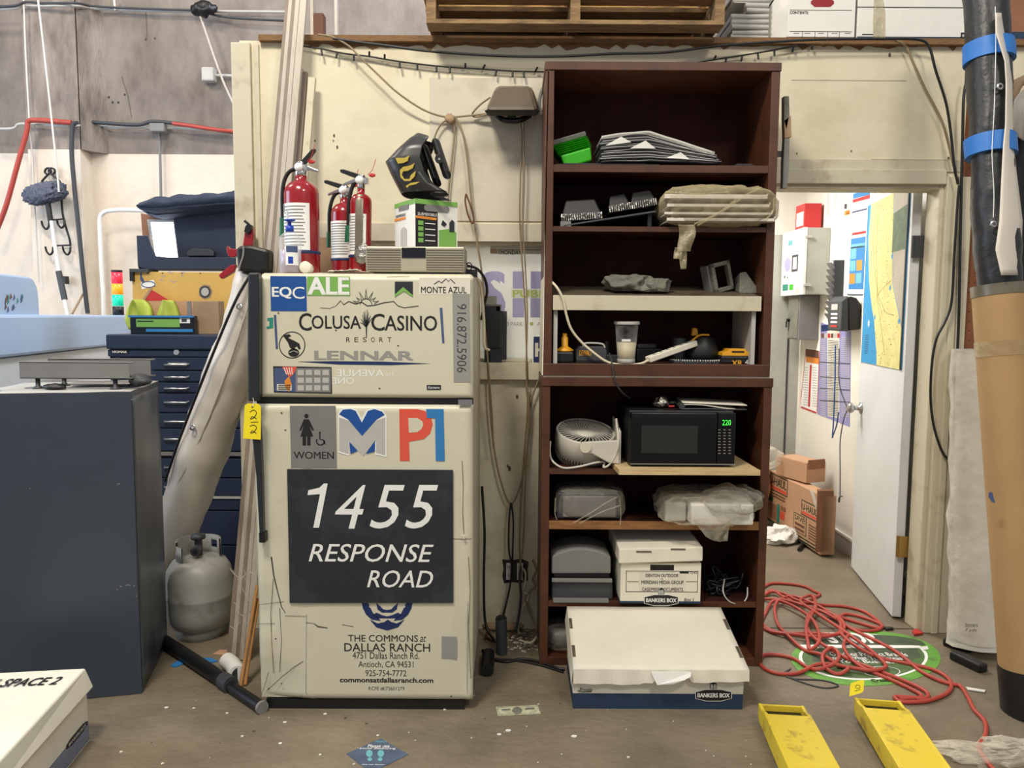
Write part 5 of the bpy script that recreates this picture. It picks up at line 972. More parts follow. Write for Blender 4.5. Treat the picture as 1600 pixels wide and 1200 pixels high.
b = B(); logo(b, FE, 1086, 1143, 1085.5, 0.003); b.part('logo', big, 'black logo lozenge'); b = B(); b.ft(FE, 'Presto', 905, 1074, 925, 1081, 0.003, 'print_black', shear=0.3); b.fstroke(FE, [(902, 1078), (910, 1081), (925, 1079)], 1.0, 0.003, 0.0004, 'print_black'); b.part('script_mark', big, 'small black script mark')
# ---------------------------------------------------------------- grey steel cabinet at the left
gA = F(222, 1084); gB = F(262, 1004); gdir = (gB-gA).normalized(); gx = V((gdir.y, -gdir.x, 0)); gW, gD = 0.505, (gB-gA).length
gh = P(205, 612, gA.y).z
def G(u, v, z): return V((gA.x, gA.y, 0)) - gx*u + gdir*v + V((0, 0, z))      # u from the right edge leftwards, v to the back
FG = Fr(G(gW, 0, 0), gx)
gc = emp('steel_cabinet', G(gW/2, gD/2, 0), 'tall slate grey steel cabinet at the left with a dented side', 'cabinet')
b = B(); lo = [G(gW, 0, 0), G(0, 0, 0), G(0, gD, 0), G(gW, gD, 0)]; b.hexa(lo, [p+V((0, 0, gh)) for p in lo], 'navy_steel'); b.part('shell', gc, bev=0.003)
b = B(); b.sheet(lambda u, v: G(-0.0015-0.004*noise.noise((u*3, v*5, 0.4))*min(u, 1-u)*4, 0.012+(gD-0.024)*u, 0.02+(gh-0.04)*v), 14, 30, gx*-0.001, 'cab_side'); b.part('side_sheet', gc, 'glossier dented side sheet')
b = B(); b.sheet(lambda u, v: G(gW*(1-u), gD*v, gh+0.001+0.003*noise.noise((u*4, v*3, 2))), 12, 8, (0, 0, -0.001), 'lite_grey'); b.part('top_sheet', gc, 'pale bare top sheet')
b = B(); random.seed(5)
for x, y, l in ((183, 757, 5), (46, 764, 2), (182, 922, 3), (187, 917, 4), (196, 915, 8), (208, 916, 3), (212, 932, 3), (205, 625, 3)): b.fstroke(FG, [(x, y), (x+l*0.5, y-1.4), (x+l, y-0.5)], 1.6, 0.0004, 0.0003, 'mid_grey')
b.part('scratch_marks', gc, kind='stuff')
# two folded metal troughs on top of it
def trough(label, x0, x1, y0, y1, Y, feet):
    fr = front(Y); a, z0, c, z1 = fr.rect(x0, y0, x1, y1)
    T = emp('metal_trough', ((a+c)/2, Y+0.02, gh), label, 'metal trough', 'grey metal troughs on the cabinet')
    b = B(); b.box((a, Y, z0), (c, Y+0.004, z1), 'mid_grey'); b.box((a, Y, z1-0.004), (c, Y+0.045, z1), 'mid_grey'); b.box((a, Y, z0), (c, Y+0.045, z0+0.004), 'mid_grey'); b.part('channel', T, bev=0.001)
    for fx in feet:
        q = P(fx, y1, Y+0.02); b = B(); b.lathe([(0, 0), (0.02, 0), (0.02, 0.006), (0.008, 0.012), (0.008, z0-gh), (0, z0-gh)], 'dark_grey', (q.x, Y+0.02, gh), 16); b.part('foot', T, 'dark round foot')
trough('longer grey metal trough on two round feet on the steel cabinet', 30, 202, 566, 592, gA.y+0.06, (59, 180))
trough('shorter grey metal trough standing behind the longer one on the cabinet', 75, 235, 561, 588, gA.y+0.19, (207, 100))
b = B(); q = P(95, 597, gA.y+0.08); b.lump((q.x, gA.y+0.04, gh+0.012), (0.04, 0.025, 0.012), 'black', 0.4, 30, 18); b.obj('black_clamp', 'small black clamp lying on the cabinet top before the troughs', 'clamp')
b = B(); q = P(215, 580, gA.y+0.1); b.lump((q.x+0.0, gA.y+0.12, gh+0.03), (0.04, 0.03, 0.024), 'dark_grey', 0.4, 30, 18); b.obj('dark_cloth', 'small dark crumpled cloth at the right end of the troughs', 'cloth')
b = B(); b.X = Matrix.Translation(G(0.02, 0.3, gh+0.012)) @ rotm('Z', 15); b.box((-0.25, -0.1, 0), (0.0, 0.04, 0.003), 'lite_grey'); b.obj('metal_plate', 'thin pale metal plate on the right rear of the cabinet top', 'plate')
# ---------------------------------------------------------------- tool chest
TY = 4.0; FTc = front(TY); tx0, _, tx1, tz = FTc.rect(168, 523, 392, 600)
tc_ = emp('tool_chest', ((tx0+tx1)/2, TY+0.25, 0), 'navy drawer tool chest behind the grey cabinet', 'tool chest')
b = B(); b.box((tx0, TY+0.02, 0.12), (tx1, TY+0.5, tz), 'tool_navy'); b.part('carcass', tc_, bev=0.006)
b = B(); b.fr(FTc, 168, 523, 392, 546, -0.02, 0.04, 'tool_navy'); b.part('lid', tc_, bev=0.008)
b = B(); b.fr(FTc, 169, 547, 391, 557.5, -0.02, 0.026, 'tool_navy'); b.part('top_panel', tc_, bev=0.004)
b = B(); b.fdisc(FTc, 277, 550.5, 4.6, 4.6, 0.006, 0.006, 'chrome', 20); b.part('lock', tc_, 'chrome lock', bev=0.002)
b = B(); b.fr(FTc, 175, 546.5, 202, 552.5, 0.006, 0.002, 'black'); b.ft(FTc, 'HOMAK', 177, 547.8, 200, 551.6, 0.009, 'print_white', bold=0.03); b.part('nameplate', tc_)
dl = [(559, 578), (580, 596), (598, 613), (615, 644), (646, 668), (670, 704), (716, 745), (747, 774), (780, 796), (798, 850), (852, 890)]
for y0, y1 in dl:
    b = B(); b.fr(FTc, 236 if y0 < 700 else 180, y0, 390, y1, -0.02, 0.026, 'tool_navy'); d_ = b.part('drawer', tc_, bev=0.003)
    ym = y0+(y1-y0)*0.5 if y1-y0 < 24 else y0+(y1-y0)*0.42
    b = B(); p0, p1 = FTc.px(258, ym), FTc.px(296, ym); b.tube([FTc.at(p0[0], p0[1], 0.006), FTc.at(p0[0]+0.008, p0[1]-0.004, 0.024), FTc.at(p1[0]-0.008, p1[1]-0.004, 0.024), FTc.at(p1[0], p1[1], 0.006)], 0.006, 'steel', 8); b.part('handle', d_, 'steel pull handle')
b = B(); b.fr(FTc, 264, 567, 293, 570.5, 0.007, 0.002, 'white'); b.part('label_strip', tc_, 'white label strip')
b = B(); b.fr(FTc, 168, 706, 392, 711, -0.02, 0.036, 'mid_grey'); b.fr(FTc, 168, 775, 392, 778, -0.02, 0.034, 'lite_grey'); b.part('trim_strip', tc_)
for xx in (tx0+0.06, tx1-0.06):
    b = B(); b.cyl((xx-0.015, TY+0.08, 0.055), (xx+0.015, TY+0.08, 0.055), 0.055, 'black', 20); b.box((xx-0.03, TY+0.05, 0.1), (xx+0.03, TY+0.11, 0.125), 'steel'); b.part('caster', tc_)
# things on the tool chest
YY = TY+0.30; FY_ = front(YY)
yb = emp('yellow_wooden_box', (P(290, 470, YY).x, YY+0.1, tz), 'yellow wooden box with stickers on the tool chest', 'box')
b = B(); b.fr(FY_, 208, 425, 385, 560, -0.2, 0.2, 'yellow_wood'); q = b.bb()
b = B(); x0, z0, x1, z1 = FY_.rect(207, 425, 385, 500); b.box((x0, YY, tz+0.0), (x1, YY+0.2, z1), 'yellow_wood'); b.part('panel', yb, bev=0.003)
b = B(); b.fp(FY_, [(219, 428), (222, 425), (222, 432), (226, 440), (224, 443), (219, 437)], 0.0, 0.001, 'slate'); b.fp(FY_, [(220, 442), (240, 437), (244, 446), (222, 452)], 0.0, 0.001, 'print_white'); b.fring(FY_, 232, 444.5, 10.5, 1.4, 0.0015, 0.0004, 'slate', ry=4.6); b.part('sticker', yb, 'oval and blade stickers')
b = B(); b.fp(FY_, [(311, 450), (319, 444), (328, 446), (332, 455), (329, 465), (319, 468), (311, 462)], 0.0, 0.001, 'kraft'); b.fdisc(FY_, 320.5, 456, 9, 9.5, 0.001, 0.001, 'dark_grey', 24); b.fdisc(FY_, 320.5, 456, 6, 6.5, 0.002, 0.001, 'lite_grey', 20); b.part('round_sticker', yb, 'round badge on a cut card')
b = B()
for i, (x, y, w_) in enumerate(((252, 432, 6), (262, 426, 8), (250, 438, 5), (264, 440, 12), (283, 431, 3), (285, 426, 4))): b.fstroke(FY_, [(x, y), (x+w_*0.4, y-2), (x+w_*0.5, y+1.5), (x+w_, y-1)], 0.8, 0.0, 0.0006, 'purple')
for x in (254, 284, 313, 231): b.fdisc(FY_, x, 427, 1.2, 1.2, 0, 0.001, 'skin_brown', 8)
b.part('marks', yb, kind='stuff')
b = B(); x0, z0, x1, z1 = front(YY-0.02).rect(202, 420, 232, 425); b.box((x0, YY-0.02, z0-0.0), (x1, YY+0.1, z1), 'dark_grey'); b.box((x0, YY-0.02, z0-0.05), (x0+0.02, YY+0.1, z0), 'black'); b.part('corner_bracket', yb, 'black corner bracket')
b = B(); x0, z0, x1, z1 = front(YY-0.05).rect(208, 470, 300, 520); b.box((x0, YY-0.03, tz), (x1, YY-0.025, z1), 'carton'); b.obj('cardboard_sheet', 'brown cardboard sheet leaning against the yellow wooden box', 'cardboard')
b = B(); fr = front(YY-0.04); b.fp(fr, [(225, 470), (236, 452), (266, 470)], 0.0, 0.004, 'red_matte'); b.fp(fr, [(222, 470), (235, 450), (239, 451), (226, 470)], 0.001, 0.004, 'kraft'); q = fr.px(245, 470); b.fp(fr, [(225, 470), (266, 470), (266, 522), (225, 522)], 0.0, 0.003, 'carton'); b.obj('red_card', 'red-cornered card standing before the yellow wooden box', 'card')
for out, lab, sd in (([(515, 201, 236), (500, 193, 236), (490, 195, 235), (480, 199, 232), (473, 205, 227), (468, 212, 221)], 'yellow-green safety vest heaped at the left behind the blue package', 2.0), ([(515, 240, 281), (500, 242, 279), (488, 246, 275), (478, 250, 272), (471, 254, 269), (469, 257, 266)], 'yellow-green safety vest hung over the middle of the blue package', 6.0)):
    b = B()
    def vf(u, v, out=out, sd=sd):
        k = v*(len(out)-1); i = min(int(k), len(out)-2); t = k-i; y, xa, xb = [out[i][q]*(1-t)+out[i+1][q]*t for q in range(3)]
        p = P(xa+(xb-xa)*u, y, TY+0.19); p.z = max(p.z, tz+0.002); p.y += -0.05*math.sin(math.pi*u)+0.022*noise.noise((u*5+sd, v*1.6, sd)); return p
    b.sheet(vf, 26, 14, (0, 0.045, 0), 'lime'); b.obj('safety_vest', lab, 'vest', 'safety vests on the tool chest')
fr = front(TY+0.08); x0, z0, x1, z1 = fr.rect(203, 493, 304, 515)
pk = emp('tool_package', ((x0+x1)/2, TY+0.1, tz), 'blue and green flat tool package on the tool chest edge', 'package')
b = B(); b.box((x0, TY+0.08, tz), (x1, TY+0.12, z1), 'dkglass'); b.part('case', pk, bev=0.003)
b = B(); b.fr(fr, 213, 498, 281, 511, 0.0, 0.002, 'print_green'); b.fr(fr, 281, 497, 297, 505, 0.0, 0.002, 'print_white'); b.fr(fr, 284, 498, 292, 503, 0.002, 0.001, 'dark_grey'); b.fr(fr, 215, 501, 240, 503, 0.002, 0.001, 'dk_green'); b.part('printed_label', pk, 'green printed label')
b = B(); b.fr(fr, 202, 493, 303, 496, 0.0, 0.012, 'pl_blue'); b.fr(fr, 230, 514, 302, 518.5, 0.0, 0.012, 'pl_blue'); b.part('rail', pk, 'blue rails')
b = B(); fr = front(TY+0.12); x0, z0, x1, z1 = fr.rect(300, 470, 340, 520); b.box((x0, TY+0.14, tz), (x1, TY+0.22, z1), 'kraft'); b.obj('taped_carton', 'tan carton with shiny tape on the right of the tool chest', 'carton', bev=0.003)
b = B(); fr = front(TY+0.125); b.fp(fr, [(293, 471), (299, 471), (300, 490), (302, 518), (294, 518)], 0.0, 0.008, 'mid_grey'); b.obj('metal_bracket', 'upright grey metal strip between blue package and tan carton', 'bracket')
# navy bin with dark panel, lit screen, quilted cover: on the yellow box
zt = P(290, 424, YY).z; BYn = YY+0.02; fb = front(BYn); xx = XL+0.25
nb = emp('parts_bin', (P(300, 418, BYn).x, BYn+0.12, zt), 'wide navy open bin on top of the yellow wooden box', 'bin')
b = B(); b.fp(fb, [(213, 368), (231, 368), (236, 384), (243, 400), (262, 402), (395, 402), (395, 421), (232, 421), (215, 417)], -0.012, 0.012, 'bin_navy'); b.part('front_panel', nb, bev=0.003)
b = B(); x0, z0, x1, z1 = fb.rect(214, 370, 395, 420); b.box((x0, BYn+0.012, z0), (x0+0.012, BYn+0.24, z1), 'bin_navy'); b.box((x0, BYn+0.012, z0), (x1, BYn+0.24, z0+0.012), 'bin_navy'); b.part('tray', nb)
fb2 = front(BYn+0.13); sc = emp('monitor', (P(255, 405, BYn+0.13).x, BYn+0.14, zt+0.012), 'bright white glowing screen in a pale frame inside the navy bin', 'screen')
b = B(); b.fp(fb2, [(220, 333), (275, 345), (282, 415), (226, 415)], -0.03, 0.03, 'carton_side'); b.part('back_case', sc, 'brown backing')
b = B(); b.fp(fb2, [(230, 343), (272, 343), (280, 404), (240, 404)], 0.0, 0.004, 'lite_grey'); b.part('frame', sc, bev=0.001)
b = B(); b.fp(fb2, [(236, 347.5), (271, 347.5), (278, 402), (244, 402)], 0.004, 0.001, 'screen_glow'); b.part('screen', sc, 'glowing white screen')
fb3 = front(BYn+0.10); b = B(); b.fp(fb3, [(270, 333), (395, 330), (395, 415), (280, 415)], -0.02, 0.02, 'bin_navy'); b.obj('flat_case', 'dark navy flat case standing in the bin right of the lit screen', 'panel', bev=0.003)
b = B(); b.fp(front(BYn+0.07), [(293, 393), (300, 388), (328, 389), (334, 393), (334, 400), (292, 400)], -0.03, 0.03, 'dark_grey'); b.obj('grey_tool', 'low dark grey tool lying in the navy bin', 'tool', bev=0.004)
b = B(); q0, q1 = P(234, 330, BYn+0.1), P(392, 318, BYn+0.1)
def qf(u, v):
    a = v*2*math.pi; r1 = 0.075*min(1, 0.55+u*3)*(1 if u > 0.02 else 0.4); x = q0.x+(q1.x-q0.x)*u; z = q0.z+(q1.z-q0.z)*u
    n_ = noise.noise((u*7, math.cos(a)*1.5, math.sin(a)*1.5)); return (x, BYn+0.10+0.16*math.cos(a), z+0.012+(0.052+0.012*n_)*min(1, 0.5+u*4)*math.sin(a)-0.02*max(0, math.sin(a*1.0+2.2))*(1-u)+0.01*n_)
b.sheet(qf, 40, 26, (0, 0, 0.0005), 'quilt'); b.tube([V(qf(i/30, 0.60))+V((0, -0.012, 0.004)) for i in range(1, 30)], 0.006, 'quilt', 6); b.tube([V(qf(i/30, 0.68))+V((0, -0.012, 0.004)) for i in range(1, 30)], 0.005, 'quilt', 6); b.obj('quilted_cover', 'dark blue quilted cover draped over the navy bin', 'cover')
# ---------------------------------------------------------------- large pale blue machine
mA, mB = V((-2.36, 3.5, 0)), V((-2.70, 5.45, 0)); mR = (mB-mA).normalized(); FMa = Fr(mA, mR); ML = (mB-mA).length
mch = emp('printing_machine', mA+mR*ML/2-FMa.N*0.5, 'large pale blue and white machine at the far left', 'machine')
def mbox(u0, u1, z0, z1, n0, n1, m, nm, lab=None, bev=0.006, taper=0):
    b = B(); b.fp(FMa, [(u0, z0), (u1, z0+taper), (u1, z1), (u0, z1)], n0, n1-n0, m, True); return b.part(nm, mch, lab, bev)
mbox(-0.3, ML, 1.215, P(100, 492, 4.4).z, -1.3, 0.0, 'mach_blue', 'beam', 'pale blue beam', 0.015)
mbox(-0.3, ML-0.05, 0.72, 1.21, -1.3, -0.03, 'mach_white', 'side_panel', 'white lower panel')
u0, v0 = FMa.px(2, 495); u1, v1 = FMa.px(69, 495); vt = FMa.px(30, 430)[1]
b = B(); r = 0.10; pts = [(u0-0.4, v0-0.01), (u1, v0-0.01), (u1, vt-r)]+[(u1-r+r*math.cos(a), vt-r+r*math.sin(a)) for a in (0.3, 0.6, 0.9, 1.2, 1.57)]+[(u0-0.4, vt)]
b.fp(FMa, pts, -0.9, 0.88, 'mach_blue', True); b.part('hood', mch, 'rounded hood', bev=0.01)
for u in (0.1, ML-0.3):
    b = B(); b.fp(FMa, [(u, 0.1), (u+0.14, 0.1), (u+0.14, 0.72), (u, 0.72)], -0.2, 0.14, 'tool_navy', True); b.part('leg', mch, 'dark leg')
    b = B(); c = FMa.at(u+0.07, 0.055, -0.13); b.cyl(c-FMa.N*0.03, c+FMa.N*0.03, 0.055, 'black', 20); b.part('caster', mch)
b = B()
for k, (y0, y1, mm) in enumerate(((0.66, 0.715, 'steel'), (0.46, 0.50, 'dark_grey'), (0.30, 0.34, 'steel'))): b.fp(FMa, [(-0.3, y0), (ML-0.1, y0), (ML-0.1, y1), (-0.3, y1)], -0.25-0.04*k, 0.2, mm, True)
b.part('rail', mch, 'steel rails under the bed', kind=None)
b = B(); c = FMa.at(0.3, 0.58, -0.35); b.cyl(c, c+mR*1.2, 0.09, 'slate', 20); b.part('media_roller', mch, 'blue-grey roller')
b = B(); random.seed(9); p0 = FMa.px(25, 486)
for i in range(14): 
    a, c = random.uniform(-0.08, 0.12), random.uniform(-0.03, 0.06); b.fp(FMa, [(p0[0]+a, p0[1]+c), (p0[0]+a+0.02, p0[1]+c+0.012), (p0[0]+a+0.012, p0[1]+c+0.03)], -0.019, 0.002, random.choice(['slate', 'teal', 'skin_brown']), True)
b.part('stain_marks', mch, kind='stuff')
# signal lamp
lc = P(185, 489, 5.35); sl = emp('signal_lamp', (lc.x, lc.y, P(100, 492, 4.4).z), 'signal light tower in red, amber and green on the blue machine', 'signal light'); c = V(sl.location); h_ = P(185, 422, 5.35).z-c.z
for i, (m_, nm) in enumerate((('black', 'base'), ('lamp_green', 'green_lens'), ('lamp_amber', 'amber_lens'), ('lamp_red', 'red_lens'), ('black', 'cap'))):
    z0 = (0, 0.20, 0.46, 0.70, 0.955)[i]*h_; z1 = (0.19, 0.45, 0.69, 0.95, 1.0)[i]*h_; r = 0.036; b = B(); b.lathe([(0, z0), (r, z0), (r, z1), (0, z1)], m_, c, 22); b.part(nm, sl, None if i in (0, 4) else nm.replace('_', ' '))
# ---------------------------------------------------------------- concrete wall: pipes, cables, hooks
WY = YC-0.16
def wire(name, lab, cat, pts, r, m, grp=None, n=7, sm=5):
    b = B(); b.pt(pts, r, m, n, sm); return b.obj(name, lab, cat, grp)
wire('conduit_pipe', 'pale conduit running along the top of the concrete wall', 'pipe', [(-30, 15, WY-0.04), (22, 13, WY-0.04), (35, 8, WY-0.04), (60, 9, WY-0.04), (110, 9, WY-0.05), (150, 14, YC-0.05), (240, 17, YC-0.05), (310, 18, YC-0.05), (365, 18, YC-0.05), (460, 19, YC-0.05)], 0.011, 'lite_grey')
wire('black_cable', 'black cable following the top conduit on the concrete wall', 'cable', [(-30, 11, WY-0.06), (22, 9, WY-0.06), (40, 3, WY-0.06), (70, 5, WY-0.06), (120, 5, WY-0.07), (150, 10, YC-0.08), (240, 14, YC-0.08), (300, 16, YC-0.08), (320, 20, YC-0.08), (365, 28, YC-0.08), (460, 33, YC-0.08)], 0.009, 'dark_grey')
wire('conduit_pipe', 'pale conduit at mid height of the concrete wall behind the red hose', 'pipe', [(-30, 201, WY-0.04), (18, 201, WY-0.04), (30, 194, WY-0.04), (60, 194, WY-0.04), (105, 197, WY-0.05), (150, 195, YC-0.05), (175, 199, YC-0.05), (220, 199, YC-0.05), (260, 200, YC-0.05), (375, 204, YC-0.05), (460, 206, YC-0.05)], 0.011, 'lite_grey')
wire('black_cable', 'thick dark cable along the mid-height conduit of the concrete wall', 'cable', [(112, 194, WY-0.08), (130, 190, YC-0.09), (160, 192, YC-0.09), (215, 195, YC-0.09), (240, 190, YC-0.09), (290, 195, YC-0.09), (375, 208, YC-0.09), (440, 212, YC-0.09)], 0.015, 'dark_grey')
wire('air_hose', 'red air hose bent over the mid-height conduit at the left', 'hose', [(-6, 362, WY-0.12), (10, 320, WY-0.12), (28, 255, WY-0.11), (42, 205, WY-0.10), (44, 190, WY-0.10), (60, 188, WY-0.09), (90, 190, WY-0.09), (112, 192, WY-0.09)], 0.019, 'hose_red', n=10)
wire('air_hose', 'red air hose emerging right of the small junction box', 'hose', [(270, 193, YC-0.1), (300, 197, YC-0.1), (340, 203, YC-0.1), (380, 206, YC-0.1), (440, 208, YC-0.1)], 0.015, 'hose_red', n=8)
wire('black_hose', 'thick dark hose hanging down the concrete pillar', 'hose', [(118, 191, WY-0.1), (113, 200, WY-0.1), (112, 240, WY-0.1), (116, 290, WY-0.1), (124, 370, WY-0.1), (130, 430, WY-0.1), (137, 490, WY-0.1)], 0.017, 'dark_grey', n=9)
wire('pull_cord', 'left white cord hanging down the concrete pillar', 'cord', [(37, -5, WY-0.05), (40, 80, WY-0.05), (46, 190, WY-0.05), (50, 245, WY-0.05), (58, 400, WY-0.05), (60, 440, WY-0.05)], 0.006, 'rope_white', 'white cords on the pillar', 6, 3)
wire('pull_cord', 'right slanting white cord crossing the concrete pillar', 'cord', [(59, -5, WY-0.2), (70, 90, WY-0.2), (80, 180, WY-0.2), (90, 275, WY-0.2), (92, 300, WY-0.2)], 0.007, 'rope_white', 'white cords on the pillar', 6, 3)
wire('pull_cord', 'short white cord hanging from the top edge of the photo', 'cord', [(178, -5, YC-0.06), (180, 16, YC-0.06)], 0.008, 'rope_white', None, 6, 0)
wire('conduit_pipe', 'thin upright conduit below the small junction box', 'pipe', [(249, 205, YC-0.04), (250, 240, YC-0.04), (252, 330, YC-0.04)], 0.011, 'mid_grey', None, 8, 0)
wire('cable_drop', 'pale slanting cable from the top conduit to the partition post', 'cable', [(310, 16, YC-0.1), (318, 40, YC-0.1), (335, 90, YC-0.1), (352, 135, YC-0.1), (378, 190, YC-0.1)], 0.009, 'pvc_grey', None, 7, 4)
b = B(); b.pt([(336, 118, YC-0.04), (352, 118, YC-0.04), (378, 120, YC-0.04)], 0.012, 'lite_grey', 7, 0)
jb = emp('junction_box', (P(324, 126, YC-0.1).x, YC-0.05, P(324, 126, YC-0.1).z), 'square grey junction box on the upper concrete wall', 'junction box'); b.part('conduit_stub', jb)
b = B(); b.fr(front(YC-0.08), 314, 104, 334, 126, -0.08, 0.08, 'lite_grey'); b.part('cover', jb, bev=0.012)
b = B(); b.fr(front(YC-0.12), 233, 192, 256, 205, -0.1, 0.1, 'mid_grey'); b.obj('junction_box', 'small flat junction box on the mid-height conduit', 'junction box', bev=0.006)
b = B(); b.lump(P(318, 14, YC-0.12), (0.09, 0.05, 0.05), 'black', 0.5, 12, 24, 3, False); b.obj('wire_knot', 'black knot of wires at the top conduit', 'wire knot')
wire('bent_pipe', 'white bent pipe standing against the concrete wall', 'pipe', [(164, 772, YC-0.25), (162, 490, YC-0.25), (160, 440, YC-0.25), (157, 380, YC-0.25), (156, 345, YC-0.25), (160, 334, YC-0.25), (172, 329, YC-0.25), (200, 328, YC-0.25), (240, 330, YC-0.25)], 0.017, 'white', None, 10, 5)
# wrought hook rack
hk = emp('hook_rack', P(90, 400, WY-0.03), 'black wrought-iron hook rack on the concrete pillar', 'hook rack'); hy = WY-0.04
b = B()
b.pt([(64, 290, hy), (66, 283, hy), (72, 276, hy), (76, 272, hy), (80, 268, hy), (77, 263, hy), (72, 264, hy), (70, 269, hy), (73, 272, hy)], 0.008, 'black', 6, 4); b.pt([(96, 290, hy), (93, 283, hy), (86, 277, hy), (80, 272, hy), (76, 268, hy), (79, 263, hy), (84, 264, hy), (86, 268, hy), (83, 272, hy)], 0.008, 'black', 6, 4)
b.pt([(96, 290, hy), (96, 310, hy), (98, 335, hy), (103, 355, hy), (109, 375, hy), (110, 385, hy)], 0.008, 'black', 6, 4); b.pt([(64, 290, hy), (64, 300, hy)], 0.008, 'black', 6, 0); b.pt([(80, 344, hy), (101, 342, hy)], 0.007, 'black', 6, 0); b.pt([(88, 384, hy), (110, 383, hy)], 0.007, 'black', 6, 0); b.part('frame', hk)
for x, y in ((70, 347), (94, 345), (76, 387), (103, 387)):
    b = B(); b.pt([(x-5, y-1, hy), (x-3, y+6, hy-0.03), (x+2, y+11, hy-0.06), (x+6, y+7, hy-0.06), (x+7, y-1, hy-0.05)], 0.008, 'black', 6, 4); b.part('hook', hk)
# duster on a pole
dm = emp('duster_mop', P(104, 486, WY-0.3), 'fluffy grey duster on a long pole leaning against the pillar', 'duster')
c = P(70, 302, WY-0.14); b = B(); T = rotm('Y', -10).to_3x3(); vs = []
b.X = Matrix.Translation(c) @ rotm('Y', -13); b.lump((0, 0, 0), (0.155, 0.07, 0.075), 'fluff', 0.22, 40, 60, 4, False, 0.75); b.part('fluffy_head', dm, 'fluffy grey head')
b = B(); b.pt([(76, 322, WY-0.14), (80, 345, WY-0.15), (92, 425, WY-0.2), (107, 500, WY-0.25)], 0.013, 'white', 9, 0); b.part('pole', dm, 'white pole')
b = B(); b.pt([(91.5, 424, WY-0.2), (101, 468, WY-0.225)], 0.022, 'dark_grey', 10, 0); b.part('grip', dm, 'dark grip')
b = B(); b.pt([(74, 312, WY-0.14), (79, 345, WY-0.15)], 0.02, 'black', 10, 0); b.part('socket', dm)
b = B(); q = front(WY-0.02); b.fr(q, 103, 432, 108, 444, 0.0, 0.05, 'black'); b.obj('wall_clip', 'small black clip on the concrete pillar beside the duster grip', 'clip')
wire('thin_stick', 'thin pale stick leaning on the pillar beside the dark hose', 'stick', [(113, 490, WY-0.2), (130, 459, WY-0.08)], 0.008, 'kraft', None, 6, 0)
# ---------------------------------------------------------------- vinyl roll leaning on the post
vr = emp('vinyl_roll', (F(270, 935).x, 3.68, 0), 'long white vinyl roll with grommets leaning behind the propane tank', 'vinyl roll')
ks = [(240, 945, 3.62), (256, 895, 3.59), (270, 850, 3.55), (290, 785, 3.51), (315, 710, 3.46), (342, 630, 3.41), (362, 570, 3.36), (378, 515, 3.31), (391, 455, 3.26), (396, 425, 3.24)]
rad_ = [0.02, 0.063, 0.092, 0.106, 0.109, 0.109, 0.100, 0.086, 0.073, 0.067]
def rr(t): k = t*(len(rad_)-1); i = min(int(k), len(rad_)-2); return rad_[i]+(rad_[i+1]-rad_[i])*(k-i)
b = B(); pp = spline([P(x, y, Y) for x, y, Y in ks], 7); b.tube(pp, rr, 'vinyl_white', 26, 0, True, 0.10, 7.0); b.part('rolled_sheet', vr)
off = V((-0.03, -0.10, 0.0))
b = B(); b.pt([(392, 428, 3.16), (368, 470, 3.17), (340, 535, 3.22), (312, 605, 3.28), (281, 685, 3.36), (258, 752, 3.42)], 0.006, 'black', 6, 4); b.part('edge_strip', vr, 'black strip along one edge')
b = B(); b.pt([(402, 430, 3.17), (384, 490, 3.20), (358, 570, 3.25), (328, 650, 3.31), (297, 720, 3.36), (270, 770, 3.41)], 0.005, 'pvc_grey', 6, 4); b.part('seam', vr)
for x, y, Y in ((374, 479, 3.195), (301, 668, 3.325)):
    b = B(); c = P(x, y, Y-0.01); b.lathe([(0.006, 0.002), (0.012, 0.003), (0.014, 0.0), (0.012, -0.003)], 'steel', c, 16, rotm('X', 80).to_3x3()); b.part('grommet', vr, 'steel grommet')
b = B(); fr = front(3.15); b.fp(fr, [(371, 424), (368, 390), (372, 384), (388, 383), (396, 384), (419, 390), (419, 424), (404, 427), (390, 424)], -0.16, 0.16, 'black'); b.part('end_cover', vr, 'black end cover', bev=0.012)
b = B(); b.pt([(381, 384, 3.148), (380, 400, 3.148), (376, 412, 3.148), (373, 424, 3.148)], 0.004, 'mid_grey', 6, 3); b.part('cover_seam', vr)
# red bar clamp
cl = emp('bar_clamp', P(372, 430, 3.3), 'red hand clamp sticking out behind the black end of the vinyl roll', 'clamp')
for nm, pts, mm, Y in (('jaw', [(382, 362), (388, 352), (394, 353), (396, 366), (394, 384), (379, 384)], 'red_paint', 3.33), ('handle', [(353, 386), (356, 384), (357, 388), (372, 389), (372, 397), (366, 402), (357, 401), (354, 394)], 'red_paint', 3.28), ('trigger', [(341, 430), (352, 420), (360, 414), (368, 413), (366, 424), (352, 432), (345, 436)], 'red_paint', 3.28)):
    b = B(); b.fp(front(Y), pts, -0.03, 0.03, mm); b.part(nm, cl, bev=0.004)
b = B(); b.pt([(382, 345, 3.32), (388, 350, 3.32), (391, 356, 3.32)], 0.006, 'black', 6, 3); b.fp(front(3.32), [(382, 362), (384, 354), (388, 349), (393, 352), (393, 358), (388, 366)], -0.02, 0.026, 'black'); b.part('screw', cl, 'black screw head')
b = B(); b.pt([(372, 440, 3.36), (384, 400, 3.36), (390, 370, 3.36)], 0.007, 'steel', 6, 0); b.part('bar', cl)
